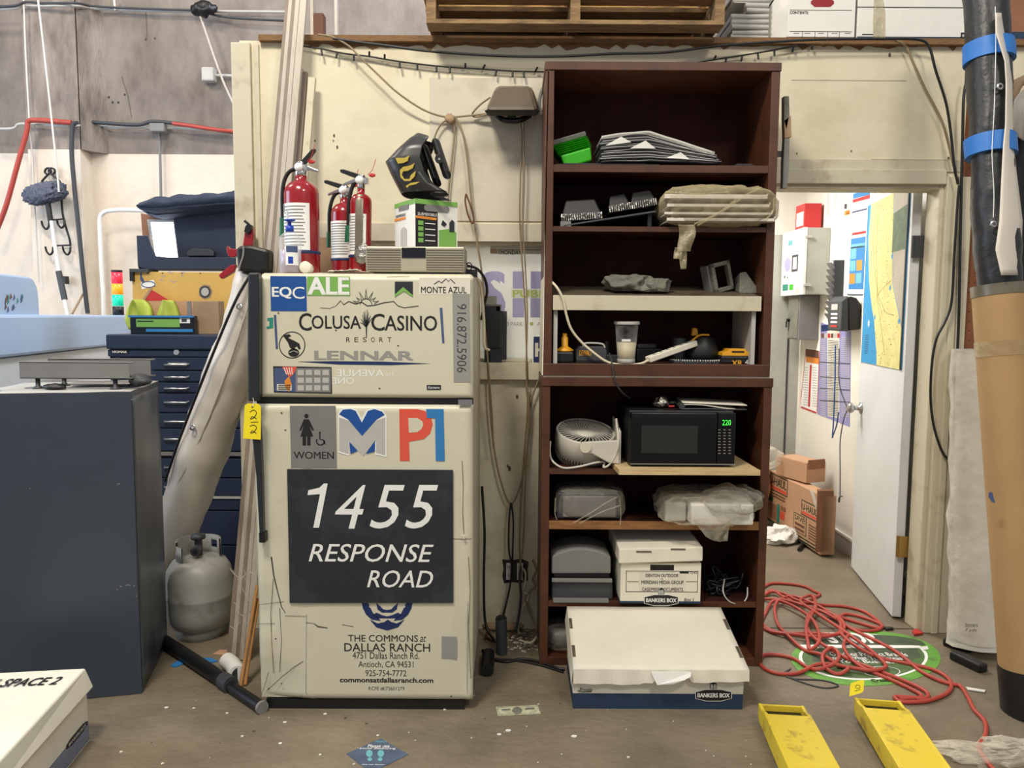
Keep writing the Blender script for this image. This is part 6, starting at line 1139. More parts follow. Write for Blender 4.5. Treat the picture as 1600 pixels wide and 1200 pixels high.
# ---------------------------------------------------------------- propane tank
pc = F(312, 1012); tkY = 3.33; tkx = P(313, 950, tkY).x; R_ = (P(361, 930, tkY-0.1).x-P(262, 930, tkY-0.1).x)/2*1.03
tk = emp('propane_tank', (tkx, tkY, 0), 'dirty grey propane tank on the floor beside the grey cabinet', 'propane tank'); c = V((tkx, tkY, 0))
zt_ = P(313, 880, tkY).z
b = B(); b.lathe([(R_*0.55, 0.035), (R_*0.85, 0.05), (R_*0.97, 0.085), (R_, 0.12), (R_, 0.175), (R_*1.012, 0.18), (R_*1.012, 0.19), (R_, 0.195), (R_, 0.26), (R_*0.95, 0.30), (R_*0.8, 0.335), (R_*0.5, 0.355), (0, 0.362)], 'tank_grey', c, 44); b.part('shell', tk)
b = B(); b.lathe([(R_*0.72, 0.0), (R_*0.74, 0.0), (R_*0.70, 0.06), (R_*0.68, 0.06), (R_*0.70, 0.005)], 'tank_grey', c, 36); b.part('foot_ring', tk)
zc_ = 0.345; hC_ = P(320, 843, tkY).z-zc_
b = B(); rc = R_*0.62
for a0, a1, zl, zh in ((10, 50, 0, hC_), (50, 75, 0, hC_*0.3), (50, 75, hC_*0.72, hC_), (75, 200, 0, hC_), (200, 215, hC_*0.7, hC_), (200, 215, 0, hC_*0.45), (215, 245, 0, hC_*0.8)):
    b.lathe([(rc, zc_+zl), (rc+0.006, zc_+zl), (rc+0.006, zc_+zh), (rc, zc_+zh), (rc, zc_+zl)], 'tank_grey', c, 12, None, a0, a1)
b.part('collar', tk, 'open collar with cut-outs')
b = B(); b.cyl(c+V((0, 0, 0.35)), c+V((0, 0, 0.43)), 0.017, 'dark_grey', 14); b.cyl(c+V((0, 0, 0.395)), c+V((0.01, -0.06, 0.39)), 0.017, 'dark_grey', 16, 0.021); b.cyl(c+V((0.0101, -0.0605, 0.39)), c+V((0.0102, -0.061, 0.39)), 0.012, 'black', 14); b.lathe([(0, 0.43), (0.03, 0.432), (0.034, 0.44), (0.03, 0.452), (0, 0.455)], 'dark_grey', c, 8); b.part('valve', tk, 'dark valve')
# ---------------------------------------------------------------- trim strips
def strip(name, lab, grp, p0, p1, w_, t_, m):
    d = (p1-p0).normalized(); s_ = V((1, 0.0, 0)); s_ = (s_-d*s_.dot(d)).normalized(); n_ = s_.cross(d)
    if n_.y > 0: n_ = -n_
    b = B(); q = [p0-s_*w_/2-n_*t_/2, p0+s_*w_/2-n_*t_/2, p0+s_*w_/2+n_*t_/2, p0-s_*w_/2+n_*t_/2]; b.hexa(q[::-1], [p+(p1-p0) for p in q[::-1]], m); return b.obj(name, lab, 'trim strip', grp, bev=0.002)
od = ('leftmost', 'second from left', 'third from left', 'fourth from left', 'rightmost wide')
for i, (xb, xt, w_, m) in enumerate(((358, 451, 0.020, 'pvc_dark'), (365, 455.5, 0.018, 'pvc_grey'), (371.5, 460.5, 0.018, 'pvc_dark'), (378, 466, 0.018, 'pvc_grey'), (387, 475, 0.028, 'pvc_grey'))):
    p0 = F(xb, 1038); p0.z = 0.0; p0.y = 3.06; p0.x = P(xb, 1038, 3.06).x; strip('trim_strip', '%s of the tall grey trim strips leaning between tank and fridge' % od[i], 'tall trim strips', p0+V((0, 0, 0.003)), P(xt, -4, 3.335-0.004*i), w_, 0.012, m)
for i, (xb, xt, yt, w_, m) in enumerate(((448, 470, 108, 0.02, 'pvc_grey'), (456, 477, 113, 0.02, 'pvc_dark'), (466, 488, 122, 0.03, 'trim_paint'))):
    strip('door_trim', ('left', 'middle', 'right wide')[i]+' short painted trim piece standing on the fridge behind the tall extinguisher', 'short trim pieces on the fridge', V((P(xb, 420, 3.25).x, 3.25-0.012*i, body_top+0.002)), P(xt, yt, 3.36-0.006*i), w_, 0.02, m)
for i, (x0, y0, x1, y1) in enumerate(((376, 1074, 402, 915), (383, 1072, 404, 935))):
    a = F(x0, y0); c = P(x1, y1, 2.98); b = B(); b.tube([a+V((0, 0, 0.006)), c], 0.007, 'bamboo', 8); b.obj('wooden_stick', ('left', 'right')[i]+' thin wooden stick leaning at the lower left corner of the fridge', 'stick', 'wooden sticks by the fridge')
b = B(); random.seed(2)
for i in range(46):
    p = P(random.uniform(366, 398), random.uniform(895, 985), 3.02-random.uniform(0, 0.02)); b.tube([p, p+V((random.uniform(-0.02, 0.02), -0.006, random.uniform(0.01, 0.035)))], 0.0012, 'rope_white', 4)
b.obj('plastic_fringe', 'frayed clear plastic wrap around the grey trim strips', 'plastic wrap', kind='stuff')
# black pipe, fitting and bits on the floor
bp = emp('black_pipe', F(340, 1062), 'black telescopic pipe lying on the floor before the propane tank', 'pipe')
a, c = F(258, 1012), F(355, 1077); e_ = F(408, 1113)
for nm, p0, p1, r in (('outer_tube', a, c, 0.027), ('inner_tube', c, e_, 0.021)):
    b = B(); b.tube([p0+V((0, 0, r)), p1+V((0, 0, r))], r, 'blk_worn' if False else 'black', 18); b.part(nm, bp)
b = B(); d = (c-a).normalized(); b.tube([c-d*0.03+V((0, 0, 0.027)), c+d*0.03+V((0, 0, 0.027))], 0.031, 'dark_grey', 18); b.part('coupling', bp)
b = B(); b.tube([e_+V((0, 0, 0.021)), e_+d*0.012+V((0, 0, 0.021))], 0.023, 'mid_grey', 18); b.part('rim', bp)
el = emp('pvc_elbow', F(356, 1064), 'white plastic pipe elbow on the floor at the foot of the trim strips', 'pipe fitting'); a, c = F(346, 1056), F(366, 1064); a.y += 0.06; c.y += 0.02
b = B(); b.tube([a+V((-0.0, 0, 0.035)), (a+c)/2+V((0.005, 0.0, 0.035)), c+V((0.012, -0.02, 0.035))], 0.032, 'white', 18, 5); b.part('body', el)
b = B(); b.tube([c+V((0.010, -0.016, 0.035)), c+V((0.020, -0.04, 0.035))], 0.036, 'white', 18); b.tube([c+V((0.020, -0.0402, 0.035)), c+V((0.0203, -0.0404, 0.035))], 0.028, 'dark_grey', 18); b.part('mouth', el, 'open mouth')
for i, (x, y, w_, m, lab) in enumerate(((322, 1033, 0.05, 'pl_blue', 'blue plastic scrap on the floor under the propane tank'), (278, 1038, 0.022, 'pl_blue', 'small blue scrap on the floor beside the black pipe'), (350, 1020, 0.04, 'carton', 'pinkish scrap on the floor behind the white elbow'), (268, 1012, 0.035, 'lite_grey', 'pale scrap on the floor at the cabinet corner'))):
    q = F(x, y); b = B(); b.prism([(q.x-w_, q.y-0.02, 0.001), (q.x+w_*0.2, q.y-0.03, 0.001), (q.x+w_, q.y-0.005, 0.001), (q.x+w_*0.3, q.y+0.02, 0.001), (q.x-w_*0.6, q.y+0.02, 0.001)], (0, 0, 0.004), m); b.obj('scrap', lab, 'scrap', 'floor scraps')
# ---------------------------------------------------------------- file box at the lower left
wz = 0.245; k0 = F(139, 1157); kd = V((k0.x-F(105, 1200).x, k0.y-F(105, 1200).y, 0)).normalized(); ks_ = V((kd.y, -kd.x, 0))
def K_(u, v, z): return k0 - ks_*u - kd*v + V((0, 0, z))     # u left, v towards the room
FKr = Fr(K_(0, 0.62, 0), kd)
lb = emp('file_box', K_(0.18, 0.31, 0), 'white file box with black handwriting at the lower left corner', 'file box', 'white file boxes')
b = B(); lo = [K_(0.36, 0.62, 0), K_(0, 0.62, 0), K_(0, 0, 0), K_(0.36, 0, 0)]; b.hexa(lo, [p+V((0, 0, wz-0.02)) for p in lo], 'white_card'); b.part('carton', lb, bev=0.002)
b = B(); b.fp(FKr, [(0, 0.0), (0.62, 0.0), (0.62, 0.07), (0, 0.07)], 0.0, 0.0006, 'paper', True)
for i in range(9): b.fp(FKr, [(0, 0.004+i*0.0075), (0.62, 0.004+i*0.0075), (0.62, 0.009+i*0.0075), (0, 0.009+i*0.0075)], 0.0006, 0.0006, 'slate', True)
b.part('striped_band', lb, 'blue striped band')
b = B(); b.fp(FKr, [(0.46, 0.062), (0.49, 0.056), (0.58, 0.056), (0.61, 0.062), (0.61, 0.074), (0.58, 0.080), (0.49, 0.080), (0.46, 0.074)], 0.0012, 0.0008, 'print_black', True); b.ft(FKr, 'BANKERS BOX', 0.475, 0.063, 0.598, 0.073, 0.0026, 'print_white', uv=True); b.part('logo', lb)
o_ = 0.012; b = B(); lo = [K_(0.36+o_, 0.62+o_, wz-0.075), K_(-o_, 0.62+o_, wz-0.075), K_(-o_-0.006, -o_, wz-0.065), K_(0.36+o_, -o_, wz-0.065)]; hi = [K_(0.36+o_, 0.62+o_, wz), K_(-o_*0.4, 0.62+o_, wz), K_(0.004, -o_*0.5, wz+0.004), K_(0.36+o_, -o_*0.5, wz)]; b.hexa(lo, hi, 'white_card'); lbl = b.part('lid', lb, bev=0.005)
FT_ = Fr(K_(0, 0, wz+0.0035), ks_, kd); b = B(); x0, y0 = FT_.px(-50, 1066); x1, y1 = FT_.px(88, 1072)
b.ft(FT_, 'WORK SPACE 2', *FT_.rect(-75, 1062, 90, 1074), 0.002, 'print_black', shear=0.2, bold=0.02, uv=True); b.part('handwriting', lb, 'black marker lettering')
# ---------------------------------------------------------------- office seen through the doorway
FS_ = Fr((XR, 0, 0), (0, -1, 0))
def poster(label, pix, fn=None, fr=FS_, mm='print_white', n=0.0, nm='poster', grp='posters on the office wall'):
    b = B(); b.fp(fr, pix, n, 0.002, mm); lo, hi = b.bb(); T = emp(nm, V(((lo.x+hi.x)/2, (lo.y+hi.y)/2, lo.z)), label, 'poster', grp); b.part('paper', T)
    if fn: b = B(); fn(b, n+0.0022); b.part('print', T)
    return T
def lines(b, x0, y0, x1, y1, k, m, n, sk=0.0, w_=0.5):
    for i in range(k):
        y = y0+(y1-y0)*i/max(k-1, 1); b.fstroke(FS_, [(x0, y), (x1, y+sk)], w_, n, 0.0004, m)
def _(b, n):
    for x in (1292, 1303, 1314, 1323): lines(b, x, 293, x+6, 337, 17, 'lite_grey', n, -2)
    b.fp(FS_, [(1320, 330), (1328.5, 328), (1328.5, 335), (1320, 337)], n, 0.0004, 'orange'); b.fp(FS_, [(1320, 319), (1324, 318), (1324, 326), (1320, 327)], n, 0.0004, 'dark_grey')
poster('white text notice high on the office wall above the card rack', [(1290, 288), (1330, 281), (1330, 343), (1290, 350)], _)
def _(b, n):
    b.fp(FS_, [(1333.5, 288), (1400, 276), (1400, 283), (1333.5, 301)], n, 0.0004, 'print_navy'); b.fp(FS_, [(1333.5, 303), (1360, 296), (1360, 304), (1333.5, 311)], n, 0.0004, 'pl_blue'); b.fp(FS_, [(1333, 312), (1360, 304), (1360, 310), (1333, 317)], n, 0.0004, 'red_matte')
    b.ft(FS_, 'The Location', 1334.5, 288, 1358, 297, n+0.0006, 'print_white', bold=0.02)
    lines(b, 1334, 320, 1358, 328, 5, 'lite_grey', n, -5); b.fstroke(FS_, [(1332, 332), (1357, 326)], 1.0, n, 0.0004, 'print_navy'); lines(b, 1334, 338, 1356, 356, 9, 'lite_grey', n, -4); b.fp(FS_, [(1332, 364), (1356, 360), (1356, 364), (1332, 368)], n, 0.0004, 'red_matte'); lines(b, 1365, 296, 1395, 310, 8, 'lite_grey', n, -4)
poster('large notice with a navy heading beside the map', [(1332, 286), (1402, 268), (1402, 358), (1331, 372)], _)
def _(b, n):
    b.fp(FS_, [(1331, 373), (1356, 369), (1353, 452), (1327, 452)], n, 0.0004, 'pl_blue'); b.fp(FS_, [(1331, 382), (1354, 379), (1354, 383), (1331, 386)], n+0.0005, 0.0004, 'aqua')
    for i, (x, y, m) in enumerate(((1331, 389, 'aqua'), (1341, 388, 'pl_blue'), (1330, 408, 'aqua'), (1340, 407, 'orange'), (1329, 428, 'orange'), (1339, 427, 'aqua'))): b.fp(FS_, [(x, y), (x+8.5, y-1), (x+8, y+15), (x-0.3, y+16)], n+0.0005, 0.0004, m)
    b.fp(FS_, [(1331, 386.5), (1351, 384), (1351, 386), (1331, 388.5)], n+0.0006, 0.0004, 'sign_black'); b.fp(FS_, [(1325, 459.5), (1351, 459.5), (1351, 461), (1325, 461)], n, 0.0004, 'print_navy')
poster('blue poster with a grid of tinted squares below the navy-headed notice', [(1330, 372), (1357, 367), (1352, 461), (1325, 461)], _, n=0.0025)
def _(b, n):
    for (x0, x1) in ((1283, 1291), (1315, 1328)):
        lines(b, x0, 527, x1, 650, 40, 'lite_grey', n, 1)
    b.fp(FS_, [(1293, 512), (1312, 513), (1312, 654), (1294, 650)], n, 0.0004, 'paper'); lines(b, 1294.5, 532, 1311, 648, 46, 'mid_grey', n+0.0006, 1.5); b.fp(FS_, [(1284, 508), (1302, 507), (1302, 516), (1284, 518)], n+0.0006, 0.0004, 'print_navy')
    for i in range(6): b.fp(FS_, [(1284+i*5, 521), (1288+i*5, 521), (1288+i*5, 528), (1284+i*5, 528)], n+0.0009, 0.0004, ('skin_brown', 'lite_grey', 'red_matte')[i % 3])
    for y in (565, 588, 606, 625): b.fp(FS_, [(1282, y), (1329, y+3), (1329, y+4.2), (1282, y+1.2)], n+0.001, 0.0004, 'dark_grey')
poster('tall lavender labor notice below the time clock', [(1283, 504), (1330, 518), (1328, 667), (1278, 647)], _, mm='purple')
def _(b, n):
    b.fp(FS_, [(1260, 545), (1280, 548), (1280, 569), (1260, 566)], n, 0.0004, 'orange'); b.fp(FS_, [(1260, 545), (1280, 548), (1280, 560), (1260, 557)], n+0.0005, 0.0004, 'skin_brown'); b.fp(FS_, [(1266, 570), (1269, 570), (1266, 636), (1263, 635)], n, 0.0004, 'red_matte'); lines(b, 1256, 574, 1263, 632, 16, 'lite_grey', n, 1); lines(b, 1270, 574, 1277, 634, 16, 'lite_grey', n, 1); b.fstroke(FS_, [(1252, 636), (1276, 645)], 1.0, n, 0.0004, 'red_matte'); b.fstroke(FS_, [(1260, 545), (1251, 636)], 0.8, n, 0.0004, 'red_matte'); b.fstroke(FS_, [(1281, 549), (1277, 645)], 0.8, n, 0.0004, 'red_matte')
poster('narrow red-bordered notice left of the lavender notice', [(1260, 543), (1281, 547), (1277, 647), (1250, 637)], _)
# electrical enclosure with a door on its left face
ez0, ez1 = PX(1297, 460, XR).z, PX(1297, 356, XR).z; ey0 = PX(1297, 400, XR).y; ex_ = XR-0.172; ey1 = ey0+0.40
en = emp('electrical_enclosure', (XR-0.08, (ey0+ey1)/2, ez0), 'grey electrical enclosure with stickers on the office wall', 'electrical box')
b = B(); b.box((ex_+0.02, ey0, ez0), (XR-0.001, ey1, ez1), 'office_grey'); b.part('case', en, bev=0.004)
b = B(); b.box((ex_, ey0-0.004, ez0-0.002), (ex_+0.022, ey1, ez1+0.002), 'white'); b.part('door', en, 'white door with stickers', bev=0.004)
for z in (ez0+0.06, ez1-0.06):
    b = B(); b.box((ex_+0.004, ey0-0.016, z-0.008), (ex_+0.05, ey0-0.004, z+0.008), 'lite_grey'); b.part('latch', en, bev=0.002)
FE2 = Fr((ex_, 0, 0), (0, -1, 0)); b = B(); h_ = ez1-ez0; D_ = ey1-ey0
def er(u0, v0, u1, v1, m): b.fp(FE2, [(-ey1+D_*u0, ez0+h_*v0), (-ey1+D_*u1, ez0+h_*v0), (-ey1+D_*u1, ez0+h_*v1), (-ey1+D_*u0, ez0+h_*v1)], 0.0005, 0.0006, m, True)
er(0.5, 0.36, 0.78, 0.62, 'dark_grey'); er(0.1, 0.08, 0.36, 0.18, 'teal'); er(0.42, 0.08, 0.6, 0.17, 'grass_green'); er(0.7, 0.02, 0.9, 0.1, 'lite_grey'); er(0.3, 0.78, 0.5, 0.86, 'aqua'); er(0.15, 0.28, 0.2, 0.32, 'dark_grey'); er(0.3, 0.27, 0.34, 0.3, 'dark_grey')
b.fp(FE2, [(-ey1+D_*(0.3+0.14*math.cos(a)), ez0+h_*(0.49+0.11*math.sin(a))) for a in [i*0.393 for i in range(16)]], 0.0005, 0.0006, 'lilac', True); b.fp(FE2, [(-ey1+D_*0.56, ez0+h_*0.4), (-ey1+D_*0.72, ez0+h_*0.4), (-ey1+D_*0.72, ez0+h_*0.58), (-ey1+D_*0.56, ez0+h_*0.58)], 0.0012, 0.0006, 'print_white', True)
b.part('stickers', en, 'small mixed stickers', kind='stuff')
lz0, lz1_ = PX(1278, 531, XR).z, PX(1278, 462, XR).z; ly0 = PX(1280, 500, XR).y
lk = emp('key_box', (1.94, ly0+0.08, lz0), 'small grey lock box with a hanging key under the electrical enclosure', 'lock box')
b = B(); b.box((XR-0.135, ly0, lz0), (XR-0.001, ly0+0.2, lz1_), 'mid_grey'); b.part('case', lk, bev=0.003)
b = B(); b.box((XR-0.141, ly0+0.01, lz0+0.008), (XR-0.135, ly0+0.19, lz1_-0.01), 'rag'); b.part('door', lk, bev=0.002)
b = B(); c = V((XR-0.141, ly0+0.16, lz0+0.13)); b.cyl(c, c+V((-0.018, 0, 0)), 0.012, 'black', 12); b.box(c+V((-0.022, -0.012, -0.05)), c+V((-0.018, 0.012, -0.01)), 'black'); b.part('key', lk, 'dark key')
b = B(); q = PX(1288, 355, XR); rz = PX(1288, 318, XR).z; ry = PX(1288, 340, XR).y; b.box((XR-0.13, ry-0.0, ez1+0.002), (XR-0.02, ry+0.16, rz), 'red_matte'); b.box((XR-0.131, ry+0.02, ez1+0.03), (XR-0.13, ry+0.14, rz-0.05), 'print_white'); b.obj('red_box', 'red cardboard box on top of the electrical enclosure', 'box', bev=0.003)
# card rack, time clock
cz0, cz1 = PX(1310, 502, XR).z, PX(1310, 408, XR).z; cy = PX(1318, 450, XR).y; cy1 = PX(1298, 450, XR-0.05).y
cr_ = emp('card_rack', (1.97, (cy+cy1)/2, cz0), 'dark grey slotted time-card rack on the office wall', 'card rack')
b = B(); b.box((XR-0.06, cy, cz0), (XR-0.001, cy1, cz1), 'dark_grey'); b.part('back', cr_)
for i in range(9):
    z = cz0+(cz1-cz0)*(i+0.3)/9.6; b = B(); b.prism([(XR-0.06, cy1, z), (XR-0.085, cy1, z+0.035), (XR-0.08, cy1, z+0.038), (XR-0.056, cy1, z+0.006)], (0, cy-cy1, 0), 'mid_grey'); b.part('slot', cr_)
b = B(); b.box((XR-0.064, cy+0.02, cz1-0.03), (XR-0.06, cy1-0.01, cz1-0.004), 'print_white'); b.part('header_card', cr_)
tz0, tz1 = PX(1345, 517, XR).z, PX(1345, 463, XR).z; ty0 = PX(1346, 490, XR).y; ty1 = ty0+0.20
cq = emp('time_clock', (1.93, (ty0+ty1)/2, tz0), 'dark grey time clock with buttons on the office wall', 'time clock')
b = B(); b.prism([(XR-0.001, ty0, tz0+0.01), (XR-0.07, ty0, tz0), (XR-0.085, ty0, tz1-0.02), (XR-0.07, ty0, tz1), (XR-0.03, ty0, tz1-0.01), (XR-0.001, ty0, tz1-0.05)], (0, 0.19, 0), 'black'); b.part('case', cq, bev=0.008)
b = B(); b.prism([(XR-0.07, ty0-0.002, tz0-0.004), (XR-0.118, ty0-0.002, tz0), (XR-0.116, ty0-0.002, tz1-0.03), (XR-0.083, ty0-0.002, tz1+0.004)], (0, 0.194, 0), 'dark_grey'); fpn = b.part('face', cq, 'grey face', bev=0.008)
b = B(); b.box((XR-0.120, ty0+0.05, tz1-0.08), (XR-0.116, ty0+0.14, tz1-0.045), 'lite_grey'); 
for i in range(4): b.box((XR-0.121, ty0+0.05, tz0+0.02+i*0.024), (XR-0.117, ty0+0.14, tz0+0.032+i*0.024), 'print_white' if i else 'red_matte')
b.part('buttons', cq, 'screen and buttons')
# map on the open door
mp = emp('wall_map', FD.at(0.35, 1.25, 0.0), 'state map with blue sea taped to the open white door', 'map')
mu0, mu1 = 0.022, DW-0.035; mz0 = PX(1350, 566, 1.885).z; t_ = FD.px(1357, 322); mz1_ = t_[1]; mz0 = FD.px(1350, 566)[1]
W_ = mu1-mu0; H_ = mz1_-mz0
def mpu(u, v): return (mu0+W_*u, mz0+H_*v)
b = B(); b.fp(FD, [mpu(0, 0), mpu(1, 0), mpu(1, 1), mpu(0, 1)], 0.001, 0.003, 'map_sea', True); b.part('sheet', mp)
b = B(); coast = [(0.10, 1), (0.09, 0.9), (0.07, 0.78), (0.10, 0.66), (0.14, 0.52), (0.20, 0.42), (0.26, 0.34), (0.33, 0.26), (0.38, 0.16), (0.42, 0.08), (0.44, 0)]
east = [(0.97, 0), (0.97, 0.22), (0.72, 0.48), (0.70, 0.62), (0.66, 1)]
b.fp(FD, [mpu(*p) for p in coast[::-1]]+[mpu(*p) for p in east[::-1]][:0]+[mpu(*p) for p in reversed(east)], 0.004, 0.0006, 'map_land', True); b.part('land', mp, 'yellow land area')
b = B(); b.fp(FD, [mpu(*p) for p in ((0.67, 1), (0.71, 0.62), (0.73, 0.48), (0.975, 0.23), (0.975, 1))], 0.0042, 0.0006, 'map_off', True); b.part('blank_area', mp, 'tan blank area')
b = B(); b.fp(FD, [mpu(*p) for p in ((0.68, 0.66), (0.96, 0.66), (0.96, 0.9), (0.68, 0.88))], 0.005, 0.0006, 'forest', True); b.part('photo', mp, 'inset forest photo')
b = B(); random.seed(21)
for k in range(150):
    v = random.random(); lo = 0.12+0.30*max(0, 0.6-v); u = random.uniform(lo+0.02, 0.66 if v > 0.55 else 0.9-0.3*max(0, v-0.2)); s_ = random.uniform(0.004, 0.009)
    b.fp(FD, [mpu(u, v), mpu(u+s_*2, v), mpu(u+s_*2, v+s_*0.5), mpu(u, v+s_*0.5)], 0.0048, 0.0003, random.choice(['grime', 'mid_grey', 'skin_brown']), True)
for r in ([(0.3, 0.98), (0.3, 0.7), (0.36, 0.5), (0.38, 0.4), (0.5, 0.25), (0.62, 0.08)], [(0.38, 0.42), (0.5, 0.46), (0.7, 0.5)], [(0.2, 0.9), (0.22, 0.7), (0.3, 0.55), (0.4, 0.42), (0.52, 0.3)], [(0.45, 0.4), (0.6, 0.32), (0.8, 0.3)]):
    q = [V((*mpu(*p), 0)) for p in r]; q = spline(q, 5)
    for p0, p1 in zip(q, q[1:]):
        d = (p1-p0).normalized(); o_ = V((-d.y, d.x, 0))*0.0012; b.fp(FD, [tuple((p0-o_).xy), tuple((p1-o_).xy), tuple((p1+o_).xy), tuple((p0+o_).xy)], 0.0048, 0.0003, 'skin_brown', True)
for u, v in ((0.68, 0.62), (0.67, 0.44), (0.9, 0.25), (0.33, 0.27)): b.fp(FD, [mpu(u, v), mpu(u+0.03, v+0.01), mpu(u+0.02, v+0.04), mpu(u-0.01, v+0.02)], 0.0049, 0.0003, 'map_sea', True)
for i in range(9): b.fp(FD, [mpu(0.1, 0.06+i*0.014), mpu(0.1+0.1, 0.06+i*0.014), mpu(0.2, 0.064+i*0.014), mpu(0.1, 0.064+i*0.014)], 0.0042, 0.0003, 'print_navy', True)
b.fp(FD, [mpu(0.18+0.035*math.cos(a)*(1 if i % 2 else 0.4), 0.25+0.03*math.sin(a)*(1 if i % 2 else 0.4)) for i, a in enumerate([k*0.3927 for k in range(16)])], 0.0042, 0.0003, 'print_white', True)
b.part('map_marks', mp, 'town marks and roads', kind='stuff')
b = B(); b.fp(FD, [mpu(0.978, 0), mpu(1, 0), mpu(1, 1), mpu(0.978, 1)], 0.004, 0.004, 'black', True); b.part('black_edge', mp, 'black right edge'); b = B(); b.fp(FD, [mpu(0, 0), mpu(0.02, 0), mpu(0.02, 1), mpu(0, 1)], 0.004, 0.002, 'print_white', True); b.part('white_edge', mp, 'white left edge')
# cords on the door knob
def fdw(name, lab, pts, r, m, cat='cord', grp=None): b = B(); b.tube([FD.at(*FD.px(x, y), n) for x, y, n in pts], r, m, 7, 5); return b.obj(name, lab, cat, grp)
fdw('lanyard', 'blue lanyard hanging beside the white door knob', [(1325, 540, 0.07), (1324, 600, 0.07), (1322, 655, 0.07), (1320, 683, 0.07), (1323, 680, 0.075), (1330, 665, 0.08), (1335, 645, 0.085)], 0.004, 'print_blue', 'lanyard')
fdw('knob_cord', 'thin dark cord looped over the white door knob and hanging down', [(1331, 545, 0.07), (1333, 600, 0.075), (1337, 634, 0.05), (1338, 642, 0.05), (1336, 655, 0.06), (1333, 690, 0.07), (1330, 740, 0.06), (1328, 780, 0.055), (1326, 785, 0.055), (1327, 778, 0.055), (1332, 776, 0.055)], 0.003, 'dark_grey')
# moving cartons
A_, B_ = V((1.845, 4.48, 0)), V((1.77, 5.22, 0)); cR = (A_-B_).normalized(); FCt = Fr(B_+V((0, 0, 0.012)), cR); cl_ = (A_-B_).length; chh = 0.37
ct = emp('moving_carton', (A_+B_)/2, 'flattened printed moving carton leaning by the office wall', 'carton', 'moving cartons')
b = B(); b.fp(FCt, [(0, 0.05), (0.04, 0.02), (cl_, 0), (cl_, chh-0.01), (0.02, chh)], -0.09, 0.09, 'carton', True); b.part('box', ct, bev=0.006)
b = B(); b.fp(FCt, [(cl_-0.002, 0.02), (cl_, 0.02), (cl_, chh+0.02), (cl_-0.01, chh+0.03)], -0.07, 0.10, 'carton_side', True); b.part('flap', ct)
b = B(); G_ = 'dk_green'; n = 0.0006
def cbox(u0, v0, u1, v1, m, dn=0): b.fp(FCt, [(cl_*u0, chh*v0), (cl_*u1, chh*v0), (cl_*u1, chh*v1), (cl_*u0, chh*v1)], n+dn, 0.0005, m, True)
def brand(u0, v0, u1, v1):
    cbox(u0, v0, u1, v1, G_); cbox(u0+0.01, v0+0.02, u1-0.01, v1-0.02, 'carton', 0.0005); cbox(u0+0.015, v0+0.03, u1-0.015, v0+(v1-v0)*0.28, 'pl_red', 0.001); b.ft(FCt, 'U-HAUL', cl_*(u0+0.02), chh*(v0+(v1-v0)*0.36), cl_*(u1-0.02), chh*(v1-0.05), n+0.0012, 'dk_green', bold=0.03, uv=True)
brand(0.02, 0.66, 0.4, 0.97); brand(0.66, 0.5, 0.95, 0.76)
for v in (0.60, 0.55): cbox(0.02, v, 0.36, v+0.025, 'skin_brown')
cbox(0.0, 0.44, 0.12, 0.54, 'green_paint'); 
for (u0, v0, u1, v1, m) in ((0.06, 0.14, 0.2, 0.42, 'carton_side'), (0.21, 0.12, 0.26, 0.46, 'teal'), (0.27, 0.22, 0.36, 0.36, 'pl_red'), (0.02, 0.06, 0.4, 0.10, G_), (0.52, 0.04, 0.94, 0.07, G_), (0.52, 0.10, 0.94, 0.12, G_), (0.28, 0.38, 0.38, 0.46, 'carton_side')): cbox(u0, v0, u1, v1, m)
cbox(0.53, 0.16, 0.76, 0.48, G_); cbox(0.54, 0.175, 0.75, 0.465, 'carton', 0.0004); b.ft(FCt, 'SAVE!', cl_*0.55, chh*0.36, cl_*0.74, chh*0.45, n+0.001, G_, bold=0.02, uv=True)
for v in (0.28, 0.20): cbox(0.56, v, 0.73, v+0.045, 'skin_brown', 0.0009)
for i in range(6): cbox(0.8, 0.16+i*0.045, 0.96-0.02*(i % 2), 0.18+i*0.045, 'skin_brown')
b.part('print', ct, 'green and orange print')
b = B(); q = FCt.at(cl_*0.9, chh*0.86, 0.0); b.fp(FCt, [(cl_*0.80, chh*0.98), (cl_*0.86, chh*0.99), (cl_*0.95, chh*0.72), (cl_*0.92, chh*0.68)], 0.0005, 0.002, 'film_milky', True); b.part('tape', ct, 'torn clear tape')
q = PX(1250, 745, 1.9); b = B(); bz = chh+0.02; p0 = FCt.at(cl_*0.45, 0, -0.045)
b.X = Matrix.Translation((p0.x+0.03, p0.y+0.03, bz-0.004)) @ rotm('Z', 20); b.box((-0.075, -0.14, 0), (0.075, 0.15, 0.13), 'carton'); b.box((-0.07, -0.15, 0.09), (0.06, -0.14, 0.15), 'carton_side'); b.obj('small_carton', 'small brown carton on top of the printed moving carton', 'carton', 'moving cartons', bev=0.004)
b = B(); b.lump((1.60, 5.22, 0.27), (0.16, 0.13, 0.27), 'carton', 0.16, 7, 40, 3, True, 0.6, False); b.obj('crushed_carton', 'crushed brown carton behind the printed moving carton', 'carton', 'moving cartons')
b = B(); b.lump((1.66, 5.04, 0.50), (0.13, 0.11, 0.08), 'film', 0.25, 9, 36, 6, False); b.obj('plastic_film_heap', 'heap of clear plastic film on the crushed carton', 'plastic film')
q = F(1222, 848); b = B(); b.lump((q.x-0.02, q.y+0.02, 0.045), (0.10, 0.10, 0.055), 'white', 0.45, 12, 44, 2, True, 1, False); b.lump((q.x+0.08, q.y+0.03, 0.035), (0.06, 0.07, 0.04), 'film_milky', 0.45, 14, 34, 5, True, 1, False); b.obj('crumpled_bag', 'crumpled white bag on the office floor before the moving carton', 'bag')
